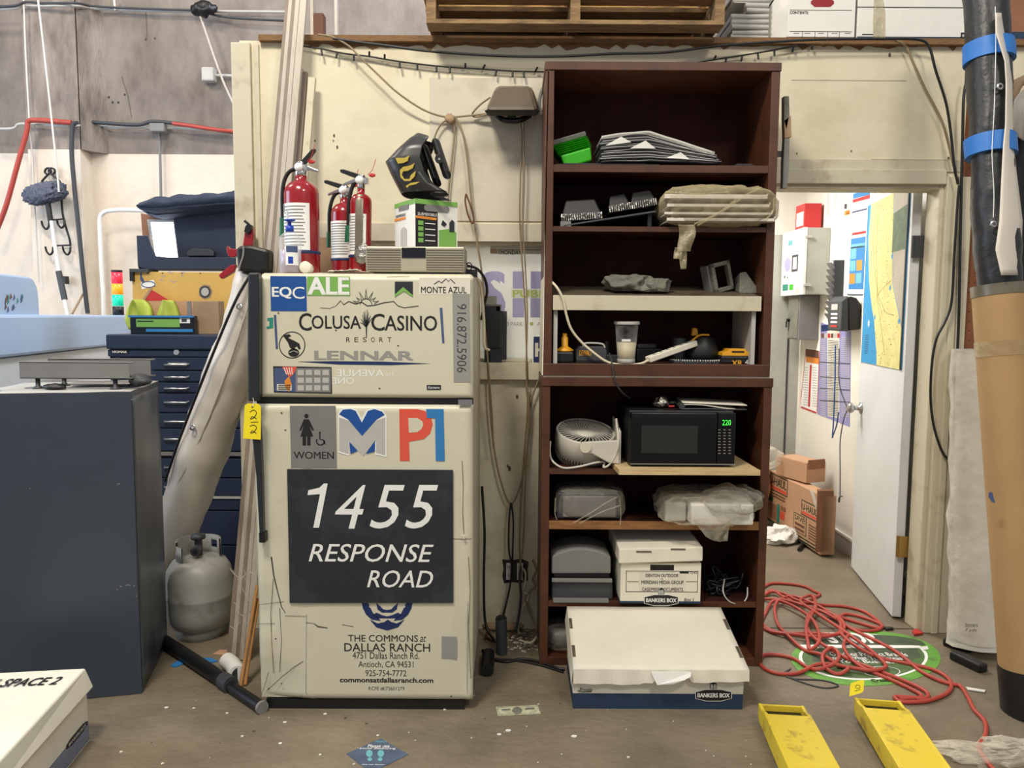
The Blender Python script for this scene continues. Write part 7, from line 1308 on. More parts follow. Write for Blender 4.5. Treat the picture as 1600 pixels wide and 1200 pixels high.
q = F(1262, 858); st_ = emp('floor_stand', (q.x+0.02, q.y+0.05, 0), 'black foot of a stand on the office floor beside the white bag', 'stand')
for i, (x0, y0, x1, y1) in enumerate(((1248, 862, 1262, 846), (1262, 846, 1288, 859), (1262, 846, 1240, 836))):
    a, c = F(x0, y0), F(x1, y1); b = B(); b.tube([a+V((0, 0, 0.012)), c+V((0, 0, 0.02 if i else 0.03))], 0.011, 'black', 8); b.part('leg', st_)
# ---------------------------------------------------------------- sign inside the window, black objects on the sill
SY = YW+0.078; FSg = front(SY)
sg_ = emp('site_sign', (0.0, SY, WZ0+0.02), 'white sign with large lilac letters behind the window', 'sign')
b = B(); x0, z0, x1, z1 = FSg.rect(560, 383, 930, 556); b.box((x0, SY, WZ0+0.012), (x1, SY+0.006, z1), 'coroplast'); b.part('panel', sg_)
b = B(); n = 0.001
b.ft(FSg, 'S', 752, 422, 790, 497, n, 'lilac', bold=0.045); b.fr(FSg, 801, 424, 819, 496, n, 0.0006, 'lilac'); b.fr(FSg, 829, 424, 847, 496, n, 0.0006, 'lilac'); b.fr(FSg, 866, 424, 884, 496, n, 0.0006, 'lilac'); b.fr(FSg, 847, 453, 866, 467, n, 0.0006, 'lilac')
b.fr(FSg, 799, 451, 860, 466, n+0.0003, 0.0006, 'white'); b.ft(FSg, 'PUBLIC', 801, 453, 874, 465, n+0.0016, 'lime', bold=0.03); b.ft(FSg, 'D PARK', 790, 503, 817, 509.5, n, 'mid_grey'); b.fr(FSg, 828, 503.5, 833, 508.5, n, 0.0006, 'lime'); b.ft(FSg, 'AVENUE', 839, 503, 875, 509.5, n, 'mid_grey')
b.part('lettering', sg_, 'lilac and lime letters')
b = B(); fr = front(SY-0.005); b.fr(fr, 766, 379, 860, 397, 0.0, 0.001, 'paper'); b.fr(fr, 766, 389, 777, 396, 0.001, 0.0006, 'carton'); b.ft(fr, 'MONDAY', 782, 391, 815, 398, 0.001, 'print_black', bold=0.02); b.fr(fr, 779, 390, 780, 397, 0.001, 0.0005, 'print_black'); b.fr(fr, 779, 390, 850, 390.8, 0.001, 0.0005, 'print_black'); b.obj('paper_notice', 'white paper strip with black capitals at the top of the window', 'notice')
hs = emp('number_plate', P(846, 572, YW-0.014), 'navy plate with a white letter half hidden by the bookcase', 'sign'); fr = front(YW-0.012)
b = B(); b.fr(fr, 832, 524.5, 876, 571, 0.0, 0.002, 'print_white'); b.fr(fr, 833.5, 526, 874, 569.5, 0.002, 0.001, 'print_navy'); b.part('plate', hs)
b = B(); b.ft(fr, 'H', 836, 535, 852, 558, 0.004, 'paper', bold=0.06); b.part('lettering', hs, 'pale letter')
nb_ = emp('wall_phone', P(776, 564, YW+0.02), 'black boxy device standing on the window sill beside the fridge', 'device'); fr = front(YW-0.02)
zsl = WZ0+0.0; ax, _, cx_, _ = fr.rect(757, 475, 783, 560)
b = B(); q = fr.rect(756, 476, 784, 500); b.box((q[0], YW-0.05, WZ0+0.06), (q[2], YW+0.01, q[3]), 'black'); b.part('handset', nb_, bev=0.006)
b = B(); q2 = front(YW+0.02).rect(762, 486, 792, 500); b.box((q2[0], YW+0.012, WZ0+0.013), (q2[2], YW+0.055, q2[3]), 'dark_grey'); b.part('base', nb_, bev=0.003)
b = B(); q3 = fr.rect(758, 463, 776, 476); b.box((q3[0], YW-0.045, q3[1]), (q3[2], YW+0.005, q3[3]), 'rag'); q4 = fr.rect(776, 478, 784, 486); b.box((q4[0], YW-0.05, q4[1]), (q4[2], YW-0.0, q4[3]), 'mid_grey'); b.part('caps', nb_, 'dusty grey caps')
b = B(); q5 = fr.rect(757, 538, 784, 558); b.box((q5[0], YW-0.03, WZ0), (q5[2], YW+0.01, WZ0+0.06), 'dkglass'); b.part('foot', nb_)
# ---------------------------------------------------------------- wall lamp, cords, string lights
lY = YW-0.001; wl = emp('flood_light', P(800, 190, YW-0.1), 'brown outdoor flood light mounted on the wall left of the bookcase', 'light fixture'); 
def LP(x, y, d): return P(x, y, YW-d)
b = B(); top = [(775, 133, 0.0), (832, 133, 0.0), (832, 135, 0.10), (774, 135, 0.10)]
lo = [LP(757, 173, 0.20), LP(843, 173, 0.20), LP(840, 172, 0.0), LP(762, 172, 0.0)]; hi = [LP(776, 137, 0.13), LP(832, 137, 0.13), LP(832, 134, 0.0), LP(774, 134, 0.0)]; b.hexa(lo, hi, 'taupe'); b.part('hood', wl, bev=0.02)
b = B(); lo = [LP(762, 181, 0.17), LP(838, 181, 0.17), LP(836, 180, 0.01), LP(766, 180, 0.01)]; hi = [LP(756, 172, 0.205), LP(844, 172, 0.205), LP(841, 171, 0.002), LP(761, 171, 0.002)]; b.hexa(lo, hi, 'black'); b.part('rim', wl, 'black rim', bev=0.006)
b = B(); b.tube([LP(775, 180, 0.12), LP(785, 187, 0.13), LP(800, 189, 0.13), LP(815, 187, 0.13), LP(828, 180, 0.12)], 0.012, 'dkglass', 8, 4); b.fr(front(YW-0.13), 793, 172, 807, 186, 0.0, 0.03, 'black'); b.part('lens_guard', wl, 'dark glass and clip')
def cw(name, lab, pts, r, m, d=0.03, cat='cord', grp=None, n=7):
    b = B(); b.tube([P(p[0], p[1], YW-(p[2] if len(p) > 2 else d)) for p in pts], r, m, n, 5); return b.obj(name, lab, cat, grp)
cw('tan_cord', 'tan cord sagging from the wall top to a knot beside the flood light', [(497, 54, 0.06), (520, 58, 0.06), (545, 72, 0.06), (565, 92, 0.06), (590, 116, 0.06), (620, 144, 0.06), (655, 168, 0.05), (680, 179, 0.04), (702, 183, 0.03), (730, 181, 0.03), (765, 177, 0.04)], 0.0042, 'cord_tan')
b = B(); b.lump(P(703, 186, YW-0.03), (0.022, 0.02, 0.02), 'kraft', 0.4, 60, 18, 2, False); b.obj('cord_knot', 'taped knot where the tan cords meet on the wall', 'knot')
cw('lamp_cord', 'short brown cord loop at the left side of the flood light', [(766, 152, 0.06), (752, 162, 0.05), (742, 172, 0.04), (738, 179, 0.03), (744, 183, 0.03), (764, 178, 0.05)], 0.004, 'cord_tan')
cw('tan_cord', 'tan cord looping left from the knot behind the welding mask', [(700, 186), (690, 193), (682, 206), (678, 222), (680, 240)], 0.004, 'cord_tan')
cw('tan_cord', 'straight tan cord falling from the knot behind the sprayer carton', [(709, 187), (710, 210), (706, 250), (701, 300), (698, 370)], 0.0042, 'cord_tan', 0.025)
cw('tan_cord', 'tan cord running from the knot down past the fridge edge into a low loop', [(712, 184), (722, 205), (730, 250), (736, 310), (744, 370), (752, 420), (758, 480), (762, 560), (766, 640), (772, 700), (782, 750), (797, 787), (812, 762), (822, 710), (826, 650), (822, 600)], 0.0042, 'cord_tan', 0.035)
cw('tan_cord', 'thin tan cord falling from the flood light past the window', [(812, 186, 0.06), (815, 215), (813, 280), (812, 340), (815, 400), (820, 470), (823, 560), (824, 640), (818, 720), (813, 800), (812, 870), (818, 910)], 0.0035, 'cord_tan', 0.035)
cw('tan_cord', 'second thin tan cord beside the first one over the window', [(818, 186, 0.06), (819, 280), (817, 350), (821, 420), (824, 500), (822, 580), (827, 640), (821, 740), (818, 840), (812, 890)], 0.0032, 'cord_tan', 0.045)
cw('tan_cord', 'tan cord slanting from the bookcase side to the window cords', [(852, 562, 0.03), (843, 590), (832, 618), (825, 650)], 0.004, 'cord_tan', 0.03)
cw('carabiner', 'dark red oval carabiner hanging on the tan cord', [(728, 303), (734, 318), (740, 340), (738, 349), (731, 335), (727, 315), (728, 303)], 0.004, 'skin_brown', 0.06, 'carabiner')
cw('coiled_cable', 'coil of grey cable squeezed between flood light and bookcase', [(846, 180), (843, 160), (848, 138), (853, 130), (856, 150), (850, 172), (842, 165), (846, 142), (852, 136), (855, 160), (848, 178)], 0.006, 'mid_grey', 0.05, 'cable')
# fridge-side cables
def cy_(name, lab, pts, r, m, cat='cable'):
    b = B(); b.tube([P(*p) for p in pts], r, m, 7, 5); return b.obj(name, lab, cat, 'cables behind the fridge')
cy_('white_cable', 'pale cable spilling over the right rear edge of the fridge', [(722, 416, 3.0), (735, 424, 3.0), (746, 436, 3.05), (752, 455, 3.1), (756, 500, 3.12), (757, 540, 3.12), (764, 547, 3.14)], 0.006, 'cord_white')
cy_('pale_cable', 'second pale cable beside the first on the fridge edge', [(726, 418, 3.08), (742, 432, 3.1), (752, 445, 3.15), (755, 490, 3.2), (762, 560, 3.25), (768, 640, 3.3), (771, 700, 3.33)], 0.004, 'cord_tan')
cy_('black_cable', 'black cable arching over the right rear edge of the fridge', [(728, 415, 3.14), (745, 420, 3.16), (757, 435, 3.18), (761, 455, 3.2), (757, 475, 3.22), (752, 500, 3.22)], 0.006, 'black')
cy_('black_cable', 'black cable hanging low beside the fridge to the floor', [(753, 760, 3.3), (757, 830, 3.3), (756, 900, 3.3), (757, 960, 3.3), (762, 985, 3.28), (772, 1000, 3.24)], 0.006, 'black')
# string lights
sl_ = emp('string_lights', P(700, 104, YW-0.03), 'dark string of small lights drooping along the wall top', 'string lights')
pts = [(474, 72), (500, 76), (540, 84), (575, 88), (610, 94), (645, 99), (680, 103), (720, 106), (755, 108), (800, 111), (850, 112), (960, 112), (1060, 104), (1100, 96), (1150, 88), (1200, 80), (1240, 72), (1290, 64)]
b = B(); b.tube([P(x, y, YW-0.022) for x, y in pts], 0.0035, 'black', 6, 5); b.part('wire', sl_)
random.seed(4)
for i, x in enumerate((502, 527, 553, 577, 601, 624, 652, 682, 703, 727, 754, 776, 801, 818, 836, 1115, 1135, 1160, 1184, 1210, 1240, 1268)):
    y = next(y0+(y1-y0)*(x-x0)/(x1-x0) for (x0, y0), (x1, y1) in zip(pts, pts[1:]) if x0 <= x <= x1); dx, dy = random.choice([(0, 9), (1, 10), (-2, 9), (0, -8), (4, -7)])
    b = B(); b.cyl(P(x, y, YW-0.022), P(x+dx, y+dy, YW-0.03), 0.0045, 'black', 7); b.part('bulb', sl_)
def cable(name, lab, pts, r, m, d, grp='cables on the wall'):
    b = B(); b.tube([P(x, y, YW-d) for x, y in pts], r, m, 7, 5); return b.obj(name, lab, 'cable', grp)
cable('black_cable', 'long black cable sagging along the wall top behind the bookcase', [(520, 60), (560, 66), (600, 71), (660, 79), (720, 84), (800, 88), (880, 88), (960, 84), (1040, 82), (1120, 72), (1200, 66), (1280, 62), (1380, 61), (1435, 62), (1452, 74), (1462, 110), (1478, 160), (1486, 210), (1491, 260), (1497, 288)], 0.0055, 'black', 0.06)
cable('grey_cable', 'grey cable slanting down the wall right of the doorway head', [(1398, 62), (1415, 72), (1430, 105), (1446, 140), (1470, 185), (1482, 225), (1490, 260)], 0.005, 'cord_tan', 0.03)
cable('black_cable', 'black cable bundle running down beside the pegboard', [(1512, 120), (1506, 150), (1504, 220), (1502, 300), (1500, 400), (1498, 500), (1494, 600), (1492, 690), (1494, 705)], 0.006, 'black', 0.05)
cable('black_cable', 'loose black cable bowing out over the door casing', [(1499, 290), (1496, 320), (1491, 400), (1487, 470), (1478, 500), (1463, 530), (1456, 570), (1454, 620), (1458, 660), (1466, 690), (1476, 712), (1492, 725)], 0.0055, 'black', 0.06)
cable('white_cable', 'pale cable loop hanging behind the wrapped roll', [(1488, 560), (1480, 600), (1474, 650), (1478, 690), (1490, 705), (1500, 690)], 0.004, 'cord_white', 0.02)
# latch hardware on the bookcase side
lt = emp('latch_bar', P(1232, 295, YW-0.25), 'old metal latch strip on the right side of the upper bookcase', 'latch'); fr = front(BY+0.06)
for nm, pts, m in (('upper_plate', [(1225, 150), (1233, 150), (1234, 180), (1229, 205), (1225, 190)], 'rag'), ('paper_label', [(1225, 188), (1236, 180), (1237, 214), (1226, 216)], 'kraft'), ('bar', [(1226, 216), (1234, 216), (1233, 262), (1230, 294), (1223, 294), (1224, 250)], 'mid_grey')):
    b = B(); b.fp(fr, pts, -0.03, 0.03, m); b.part(nm, lt, bev=0.002)
b = B(); p_ = P(1229, 240, BY+0.08); b.box((1.03, BY+0.08, p_.z-0.01), (p_.x, BY+0.1, p_.z+0.01), 'dark_grey'); b.part('mount', lt)
# outlet and low cables
ob = emp('wall_outlet', P(808, 912, YW), 'double wall outlet with a dark broken surround near the floor', 'outlet'); 
b = B(); random.seed(8); ring = [(786+random.uniform(-2, 2), 874), (800, 875), (815, 873), (826, 876+random.uniform(-2, 2)), (824, 890), (825, 906), (815, 911), (800, 909), (788, 911), (785, 900), (787, 888)]; b.fp(FW, ring, 0.0, 0.004, 'black'); b.part('surround', ob, 'dark jagged surround')
for x in (795, 812):
    b = B(); b.fr(FW, x-4, 879, x+5, 905, 0.004, 0.006, 'white'); r_ = b.part('receptacle', ob, 'white receptacle', bev=0.002)
    b = B(); 
    for y in (885, 898): b.fr(FW, x-1.6, y-2, x-0.8, y+2, 0.01, 0.0006, 'black'); b.fr(FW, x+1, y-2, x+1.8, y+2, 0.01, 0.0006, 'black')
    b.part('slots', r_)
cw('plug_cable', 'pair of black cords from the tan loop down past the outlet', [(798, 786), (795, 820), (795, 860), (799, 880), (797, 915), (790, 945), (783, 970, 0.12)], 0.004, 'black', 0.05, 'cable', 'cables by the outlet')
cw('plug_cable', 'right black cord of the pair past the outlet', [(799, 786), (802, 815), (801, 860), (799, 900), (793, 935), (786, 965, 0.13)], 0.004, 'black', 0.045, 'cable', 'cables by the outlet')
cw('plug_cable', 'dark plug cord dropping from the outlet to the floor', [(813, 885), (812, 905), (814, 930), (811, 960), (806, 985, 0.06)], 0.006, 'dark_grey', 0.04, 'cable', 'cables by the outlet')
cw('plug_cable', 'white cord dropping from the outlet into coils on the floor', [(815, 886), (821, 895), (820, 915), (816, 925), (826, 930), (818, 948), (811, 965), (810, 985), (815, 1000, 0.10), (830, 1003, 0.16), (838, 995, 0.14), (830, 1005, 0.22), (812, 1000, 0.2)], 0.004, 'cord_white', 0.03, 'cable', 'cables by the outlet')
cw('plug_cable', 'tan cord curling at the bookcase side by the outlet', [(832, 875), (838, 890), (832, 905), (836, 915), (827, 925), (822, 940), (840, 985, 0.06)], 0.005, 'cord_tan', 0.03, 'cable', 'cables by the outlet')
def fl(name, lab, pts, r, m, cat, grp=None, zz=0.0, n=8, sm=6):
    b = B(); b.tube([F(p[0], p[1])+V((0, 0, r+zz+(p[2] if len(p) > 2 else 0))) for p in pts], r, m, n, sm); return b.obj(name, lab, cat, grp)
q = F(784, 1026); b = B(); b.cyl((q.x, q.y+0.03, 0), (q.x-0.004, q.y+0.03, 0.155), 0.024, 'dark_grey', 20); b.cyl((q.x-0.004, q.y+0.03, 0.155), (q.x-0.004, q.y+0.03, 0.16), 0.021, 'black', 18); b.obj('black_canister', 'slim black cylinder standing on the floor beside the fridge', 'canister')
b = B(); q = F(786, 992); b.lathe([(0.05, 0.0), (0.085, 0.006), (0.09, 0.016), (0.07, 0.03), (0.045, 0.03)], 'kraft', (q.x, q.y+0.08, 0), 26, Matrix.Diagonal((1.1, 0.6, 1))); b.obj('tape_roll', 'flat beige roll lying behind the black cylinder', 'roll')
fl('floor_cable', 'black cable on the floor from the fridge to the bookcase', [(754, 1018), (765, 1030), (790, 1036), (815, 1032), (842, 1036), (870, 1046), (882, 1048)], 0.006, 'black', 'cable', 'cables on the floor by the fridge')
fl('floor_cable', 'second black cable on the floor curling beside the fridge', [(760, 1032), (800, 1033), (840, 1040), (880, 1052)], 0.005, 'black', 'cable', 'cables on the floor by the fridge')
fl('floor_cable', 'brown cable coil on the floor behind the black cylinder', [(757, 1000), (765, 985), (785, 978), (800, 985), (795, 1000), (775, 1004), (760, 996), (768, 984), (790, 980)], 0.005, 'skin_brown', 'cable', 'cables on the floor by the fridge')
b = B(); q = F(757, 1052); b.cyl((q.x+0.012, q.y-0.03, 0.026), (q.x+0.012, q.y+0.12, 0.026), 0.026, 'black', 18); b.obj('rubber_foot', 'short black tube on the floor at the right side of the fridge', 'tube')
b = B(); random.seed(6)
for i in range(110):
    q = F(random.gauss(815, 15), random.gauss(1006, 9)); q.y = min(q.y, YW-0.02); s_ = random.uniform(0.004, 0.012); b.prism([q+V((s_*math.cos(a), s_*math.sin(a)*0.7, 0.001+random.uniform(0, 0.006))) for a in (0.3, 2.2, 4.1)], (0, 0, 0.0015), random.choice(['white_card', 'lite_grey', 'paper', 'kraft']))
b.obj('paint_flakes', 'heap of paint flakes on the floor below the outlet', 'debris', kind='stuff')
b = B(); random.seed(12)
for i in range(45):
    q = F(random.uniform(160, 1190), random.uniform(1085, 1195)); s_ = random.choice([0.002, 0.003, 0.003, 0.006]); b.prism([q+V((s_*math.cos(a), s_*math.sin(a), 0.0005)) for a in (0.1, 1.4, 2.6, 4.4)], (0, 0, 0.0015), random.choice(['white_card', 'paper', 'lite_grey', 'grime']))
for x, y, s_ in ((794, 1142, 0.008), (780, 1148, 0.006), (897, 1151, 0.008), (508, 1116, 0.005), (438, 1162, 0.005), (445, 1129, 0.005), (260, 1106, 0.006)):
    q = F(x, y); b.prism([q+V((s_*math.cos(a)*1.3, s_*math.sin(a), 0.0005)) for a in (0.1, 1.0, 2.0, 3.1, 4.0, 5.2)], (0, 0, 0.002), 'white')
b.obj('floor_specks', 'small specks of litter scattered over the concrete floor', 'debris', kind='stuff')
# ---------------------------------------------------------------- floor stickers, banknote
FFl = Fr((0, 0, 0.0005), (1, 0, 0), (0, 1, 0))
def arc(fr, cx, cy, rx, ry, a0, a1, k=40): return [(cx+rx*math.cos(math.radians(a0+(a1-a0)*i/k)), cy-ry*math.sin(math.radians(a0+(a1-a0)*i/k))) for i in range(k+1)]
fs_ = emp('floor_sticker', F(1353, 1030), 'round green floor sticker under the red hose', 'floor sticker', 'floor stickers')
b = B(); b.fp(FFl, arc(FFl, 1353, 1029, 117, 43, 0, 360)[:-1], 0, 0.001, 'decal_green'); b.part('sheet', fs_)
b = B(); b.fp(FFl, arc(FFl, 1349, 1027, 101, 36, 0, 360)[:-1], 0.001, 0.0004, 'print_white'); b.fp(FFl, arc(FFl, 1349, 1027, 96, 33.5, 0, 360)[:-1], 0.0014, 0.0004, 'decal_mid'); b.fp(FFl, arc(FFl, 1349, 1009, 97, 17, 0, 180), 0.0016, 0.0003, 'decal_dark'); b.fp(FFl, [(1248, 1008), (1428, 1009), (1440, 1013), (1252, 1013)], 0.002, 0.0004, 'print_white')
b.fp(FFl, [(1268, 1015), (1432, 1014), (1440, 1028), (1400, 1036), (1270, 1034)], 0.0018, 0.0003, 'decal_dark')
b.ft(FFl, 'STOP', 1290, 989, 1368, 1006, 0.0021, 'print_white', bold=0.04); b.ft(FFl, 'Outdoor Product Brands', 1297, 1020, 1416, 1026, 0.0024, 'print_white', bold=0.01); b.ft(FFl, 'Proven What To Increase', 1290, 1026.5, 1414, 1031.5, 0.0024, 'print_white', bold=0.01); b.ft(FFl, 'Your Business', 1310, 1032, 1402, 1037, 0.0024, 'print_white', bold=0.01)
b.fstroke(FFl, arc(FFl, 1378, 1050, 28, 8, 0, 360), 1.2, 0.002, 0.0003, 'print_white'); b.ft(FFl, 'Creative', 1361, 1062, 1400, 1066, 0.0024, 'print_black', bold=0.02); b.part('print', fs_, 'white ring and lettering')
fs2 = emp('floor_sticker', F(588, 1178), 'blue diamond floor sticker with footprints in front of the fridge', 'floor sticker', 'floor stickers')
b = B(); b.fp(FFl, [(541, 1178), (595, 1154), (638, 1179), (580, 1208)], 0, 0.001, 'decal_blue'); b.part('sheet', fs2)
b = B(); b.ft(FFl, 'Please use', 575, 1164, 609, 1168.5, 0.0014, 'print_white', bold=0.01); b.ft(FFl, 'social distancing', 562, 1168.5, 618, 1172, 0.0014, 'print_white', bold=0.01); b.ft(FFl, 'PRINT', 587, 1158, 605, 1161, 0.0014, 'aqua')
for cx, s_ in ((578, -1), (594, 1)): b.fp(FFl, arc(FFl, cx+s_*1.0, 1178, 5.2, 5.5, 0, 360, 16)[:-1], 0.0014, 0.0003, 'aqua'); b.fp(FFl, arc(FFl, cx, 1187, 3.6, 3.0, 0, 360, 16)[:-1], 0.0014, 0.0003, 'aqua')
b.ft(FFl, 'keep your distance', 566, 1194, 600, 1196.5, 0.0014, 'print_white'); b.part('print', fs2, 'pale print and footprints')
bn = emp('banknote', F(810, 1111), 'single banknote lying on the floor between fridge and box', 'banknote')
b = B(); b.fp(FFl, [(775, 1105), (840, 1102.5), (845, 1116), (778, 1119)], 0.0006, 0.0012, 'bill'); b.part('note', bn)
b = B(); b.fp(FFl, arc(FFl, 808, 1111, 8, 5.5, 0, 360, 20)[:-1], 0.0019, 0.0003, 'rag'); b.fp(FFl, [(783, 1109), (797, 1108), (798, 1110.5), (784, 1111.5)], 0.0019, 0.0003, 'rag'); b.fp(FFl, [(820, 1107), (834, 1106), (835, 1109), (821, 1110)], 0.0019, 0.0003, 'rag'); b.fstroke(FFl, [(777, 1106.5), (838.5, 1104), (843, 1115), (780, 1117.5), (777, 1106.5)], 0.7, 0.0019, 0.0003, 'rag'); b.part('print', bn, 'engraved print')
# ---------------------------------------------------------------- pallet jack forks with tag
pj = emp('pallet_jack', F(1330, 1170), 'worn yellow pallet jack with two forks reaching in from the lower right', 'pallet jack')
fh = 0.085
for (ax, ay), (bx_, by_), (cx, cy) in (((1185, 1093), (1247, 1091), (1312, 1210)), ((1335, 1084), (1396, 1081), (1488, 1210))):
    a, c = F(ax, ay, fh), F(bx_, by_, fh); e = F(cx, cy, fh); d = (e-c); d.z = 0; d.normalize(); c2 = a+V((d.y, -d.x, 0))*-1*(c-a).length
    s_ = V((-d.y, d.x, 0)); s_ = s_ if s_.x > 0 else -s_; w_ = 0.155; L_ = 1.0
    lo = [a, a+s_*w_, a+s_*w_+d*L_, a+d*L_]; z0 = V((0, 0, -fh+0.012))
    def q_(u, v, z): return a+d*u+s_*v+V((0, 0, z-fh))
    b = B(); b.hexa([q_(L_, 0.012, 0.018), q_(L_, w_-0.012, 0.018), q_(0.085, w_-0.012, 0.018), q_(0.085, 0.012, 0.018)], [q_(L_, 0.008, fh), q_(L_, w_-0.008, fh), q_(0.095, w_-0.008, fh), q_(0.095, 0.008, fh)], 'yellow_paint')
    for v0, v1 in ((0, 0.012), (w_-0.012, w_)): b.prism([q_(L_, v0, 0.012), q_(0.02, v0, 0.012), q_(0.0, v0, 0.03), q_(0.0, v0, fh-0.012), q_(0.05, v0, fh-0.012), q_(0.09, v0, fh), q_(L_, v0, fh)], s_*(v1-v0), 'yellow_paint')
    b.prism([q_(0.0, 0, 0.03), q_(0.0, w_, 0.03), q_(0.0, w_, fh-0.014), q_(0.0, 0, fh-0.014)], d*0.008, 'yellow_paint'); fk = b.part('fork', pj, bev=0.003)
    b = B(); b.hexa([q_(0.083, 0.014, 0.02), q_(0.083, w_-0.014, 0.02), q_(0.01, w_-0.014, 0.02), q_(0.01, 0.014, 0.02)], [q_(0.083, 0.014, 0.055), q_(0.083, w_-0.014, 0.055), q_(0.01, w_-0.014, 0.05), q_(0.01, 0.014, 0.05)], 'black'); b.part('tip_recess', fk, 'black tip recess')
    b = B(); b.cyl(q_(0.17, 0.02, 0.034), q_(0.17, w_-0.02, 0.034), 0.034, 'black', 18); b.part('load_roller', fk)
tq = F(1340, 1090, 0.07); tg2 = emp('lot_tag', tq, 'yellow paper tag with a handwritten number standing on the right fork tip', 'tag'); FTg = Fr(tq, (0.98, -0.2, 0), (0.1, 0.45, 0.9))
b = B(); b.fp(FTg, [(1327, 1088), (1328, 1070), (1330, 1067), (1347, 1062), (1350, 1064), (1349, 1080), (1345, 1083)], 0.0, 0.0015, 'yellow_tag'); b.part('card', tg2)
b = B(); b.fstroke(FTg, arc(FTg, 1340, 1073, 3.6, 2.6, 0, 360, 14), 0.8, 0.0018, 0.0003, 'print_black'); b.fstroke(FTg, [(1335, 1080), (1344, 1077)], 0.8, 0.0018, 0.0003, 'print_black'); b.part('handwriting', tg2)
# ---------------------------------------------------------------- red air hose on the floor
HP = [(1560, 1215), (1543, 1195), (1530, 1172), (1540, 1150), (1538, 1130), (1522, 1112), (1512, 1092), (1500, 1075), (1486, 1072), (1462, 1064), (1436, 1050), (1412, 1030), (1385, 1012), (1350, 995), (1330, 985), (1300, 970, .012), (1275, 962, .02), (1262, 972, .02), (1262, 990, .012), (1276, 1008, .015), (1300, 1022, .01), (1330, 1035), (1375, 1052), (1420, 1070), (1448, 1085), (1445, 1095), (1420, 1093), (1398, 1092), (1410, 1100), (1450, 1098), (1482, 1084), (1484, 1066), (1460, 1050), (1420, 1040), (1380, 1032), (1345, 1022, .014), (1315, 1000, .018), (1312, 978, .014), (1290, 960, .014), (1262, 948, .02), (1235, 940, .02), (1212, 950, .014), (1214, 975), (1232, 1000, .01), (1256, 1018), (1285, 1030, .01), (1310, 1042), (1325, 1052, .014), (1310, 1056), (1290, 1050, .01), (1285, 1034, .018), (1298, 1022, .02), (1310, 1030, .016), (1305, 1045, .016), (1280, 1052, .01), (1262, 1046), (1240, 1032), (1215, 1026), (1192, 1027), (1189, 1042), (1210, 1054), (1245, 1055), (1275, 1046, .012), (1300, 1046, .014), (1330, 1050, .01), (1365, 1055, .012), (1384, 1048, .012), (1370, 1032, .012), (1345, 1012, .014), (1310, 990, .02), (1275, 968, .026), (1250, 950, .028), (1268, 940, .024), (1274, 958, .022), (1260, 985, .02), (1262, 1010, .012), (1266, 1022, .012), (1280, 1010, .02), (1274, 985, .022), (1258, 968, .022), (1230, 952, .022), (1208, 945, .012), (1196, 960), (1190, 978), (1205, 990), (1240, 998, .012), (1290, 1002, .014), (1318, 990, .014), (1310, 972, .016), (1280, 962, .018), (1330, 972), (1372, 984), (1376, 978), (1345, 966), (1320, 962), (1310, 972, .012)]
fl('air_hose', 'long red air hose heaped in loops on the floor before the doorway', HP, 0.0078, 'hose_red', 'hose', 'red hoses on the floor', n=9, sm=6)
HP2 = [(1192, 920), (1204, 914), (1225, 914), (1255, 918), (1272, 926), (1281, 931), (1268, 938), (1255, 946), (1225, 940, .014), (1206, 928, .012), (1190, 936), (1204, 930, .01), (1225, 936, .02), (1250, 948, .02), (1290, 948), (1320, 950), (1350, 958), (1374, 975), (1374, 986), (1350, 988), (1325, 982), (1295, 966, .012), (1262, 958, .024), (1225, 946, .02), (1190, 938)]
fl('air_hose', 'second red hose reaching back from the heap into the doorway', HP2, 0.0076, 'hose_red', 'hose', 'red hoses on the floor', n=9, sm=6)
HP3 = [(1188, 972), (1200, 985), (1225, 992), (1265, 996, .012), (1300, 1000, .016), (1325, 996, .012), (1318, 1018, .012), (1340, 1045, .01), (1380, 1060), (1420, 1078), (1440, 1092), (1405, 1096)]
fl('air_hose', 'third red hose strand running from the bookcase toward the right fork', HP3, 0.0076, 'hose_red', 'hose', 'red hoses on the floor', n=9, sm=6)
fl('grey_wire', 'thin grey wire loop on the floor under the red hoses', [(1225, 1052), (1235, 1046), (1226, 1055), (1245, 1062), (1285, 1064), (1310, 1072), (1290, 1076), (1262, 1070), (1228, 1058)], 0.003, 'dark_grey', 'wire')
for name, lab, pts, m, cat in (('plastic_clip', 'small black plastic piece on the floor at the door threshold', [(1381, 982), (1395, 983), (1396, 985), (1384, 986)], 'black', 'clip'), ('wire_nut', 'small orange-white scrap at the foot of the door casing', [(1425, 988), (1432, 985), (1442, 992), (1428, 994)], 'red_matte', 'scrap'), ('white_clip', 'small black and white clip on the rim of the green sticker', [(1440, 1012), (1449, 1011), (1451, 1016), (1443, 1017)], 'white', 'clip'), ('paper_shred', 'thin white paper strip on the floor right of the hose', [(1509, 1075), (1540, 1080), (1538, 1083), (1512, 1079)], 'white', 'paper')):
    b = B(); b.fp(FFl, pts, 0.0022, 0.008 if m != 'white' else 0.003, m); b.obj(name, lab, cat)
b = B(); q = F(1560, 1180); b.lump((q.x+0.1, q.y, 0.012), (0.32, 0.075, 0.022), 'film', 0.5, 14, 50, 4, True, 1, False); b.obj('plastic_film', 'crumpled clear plastic film on the floor at the lower right', 'plastic film')
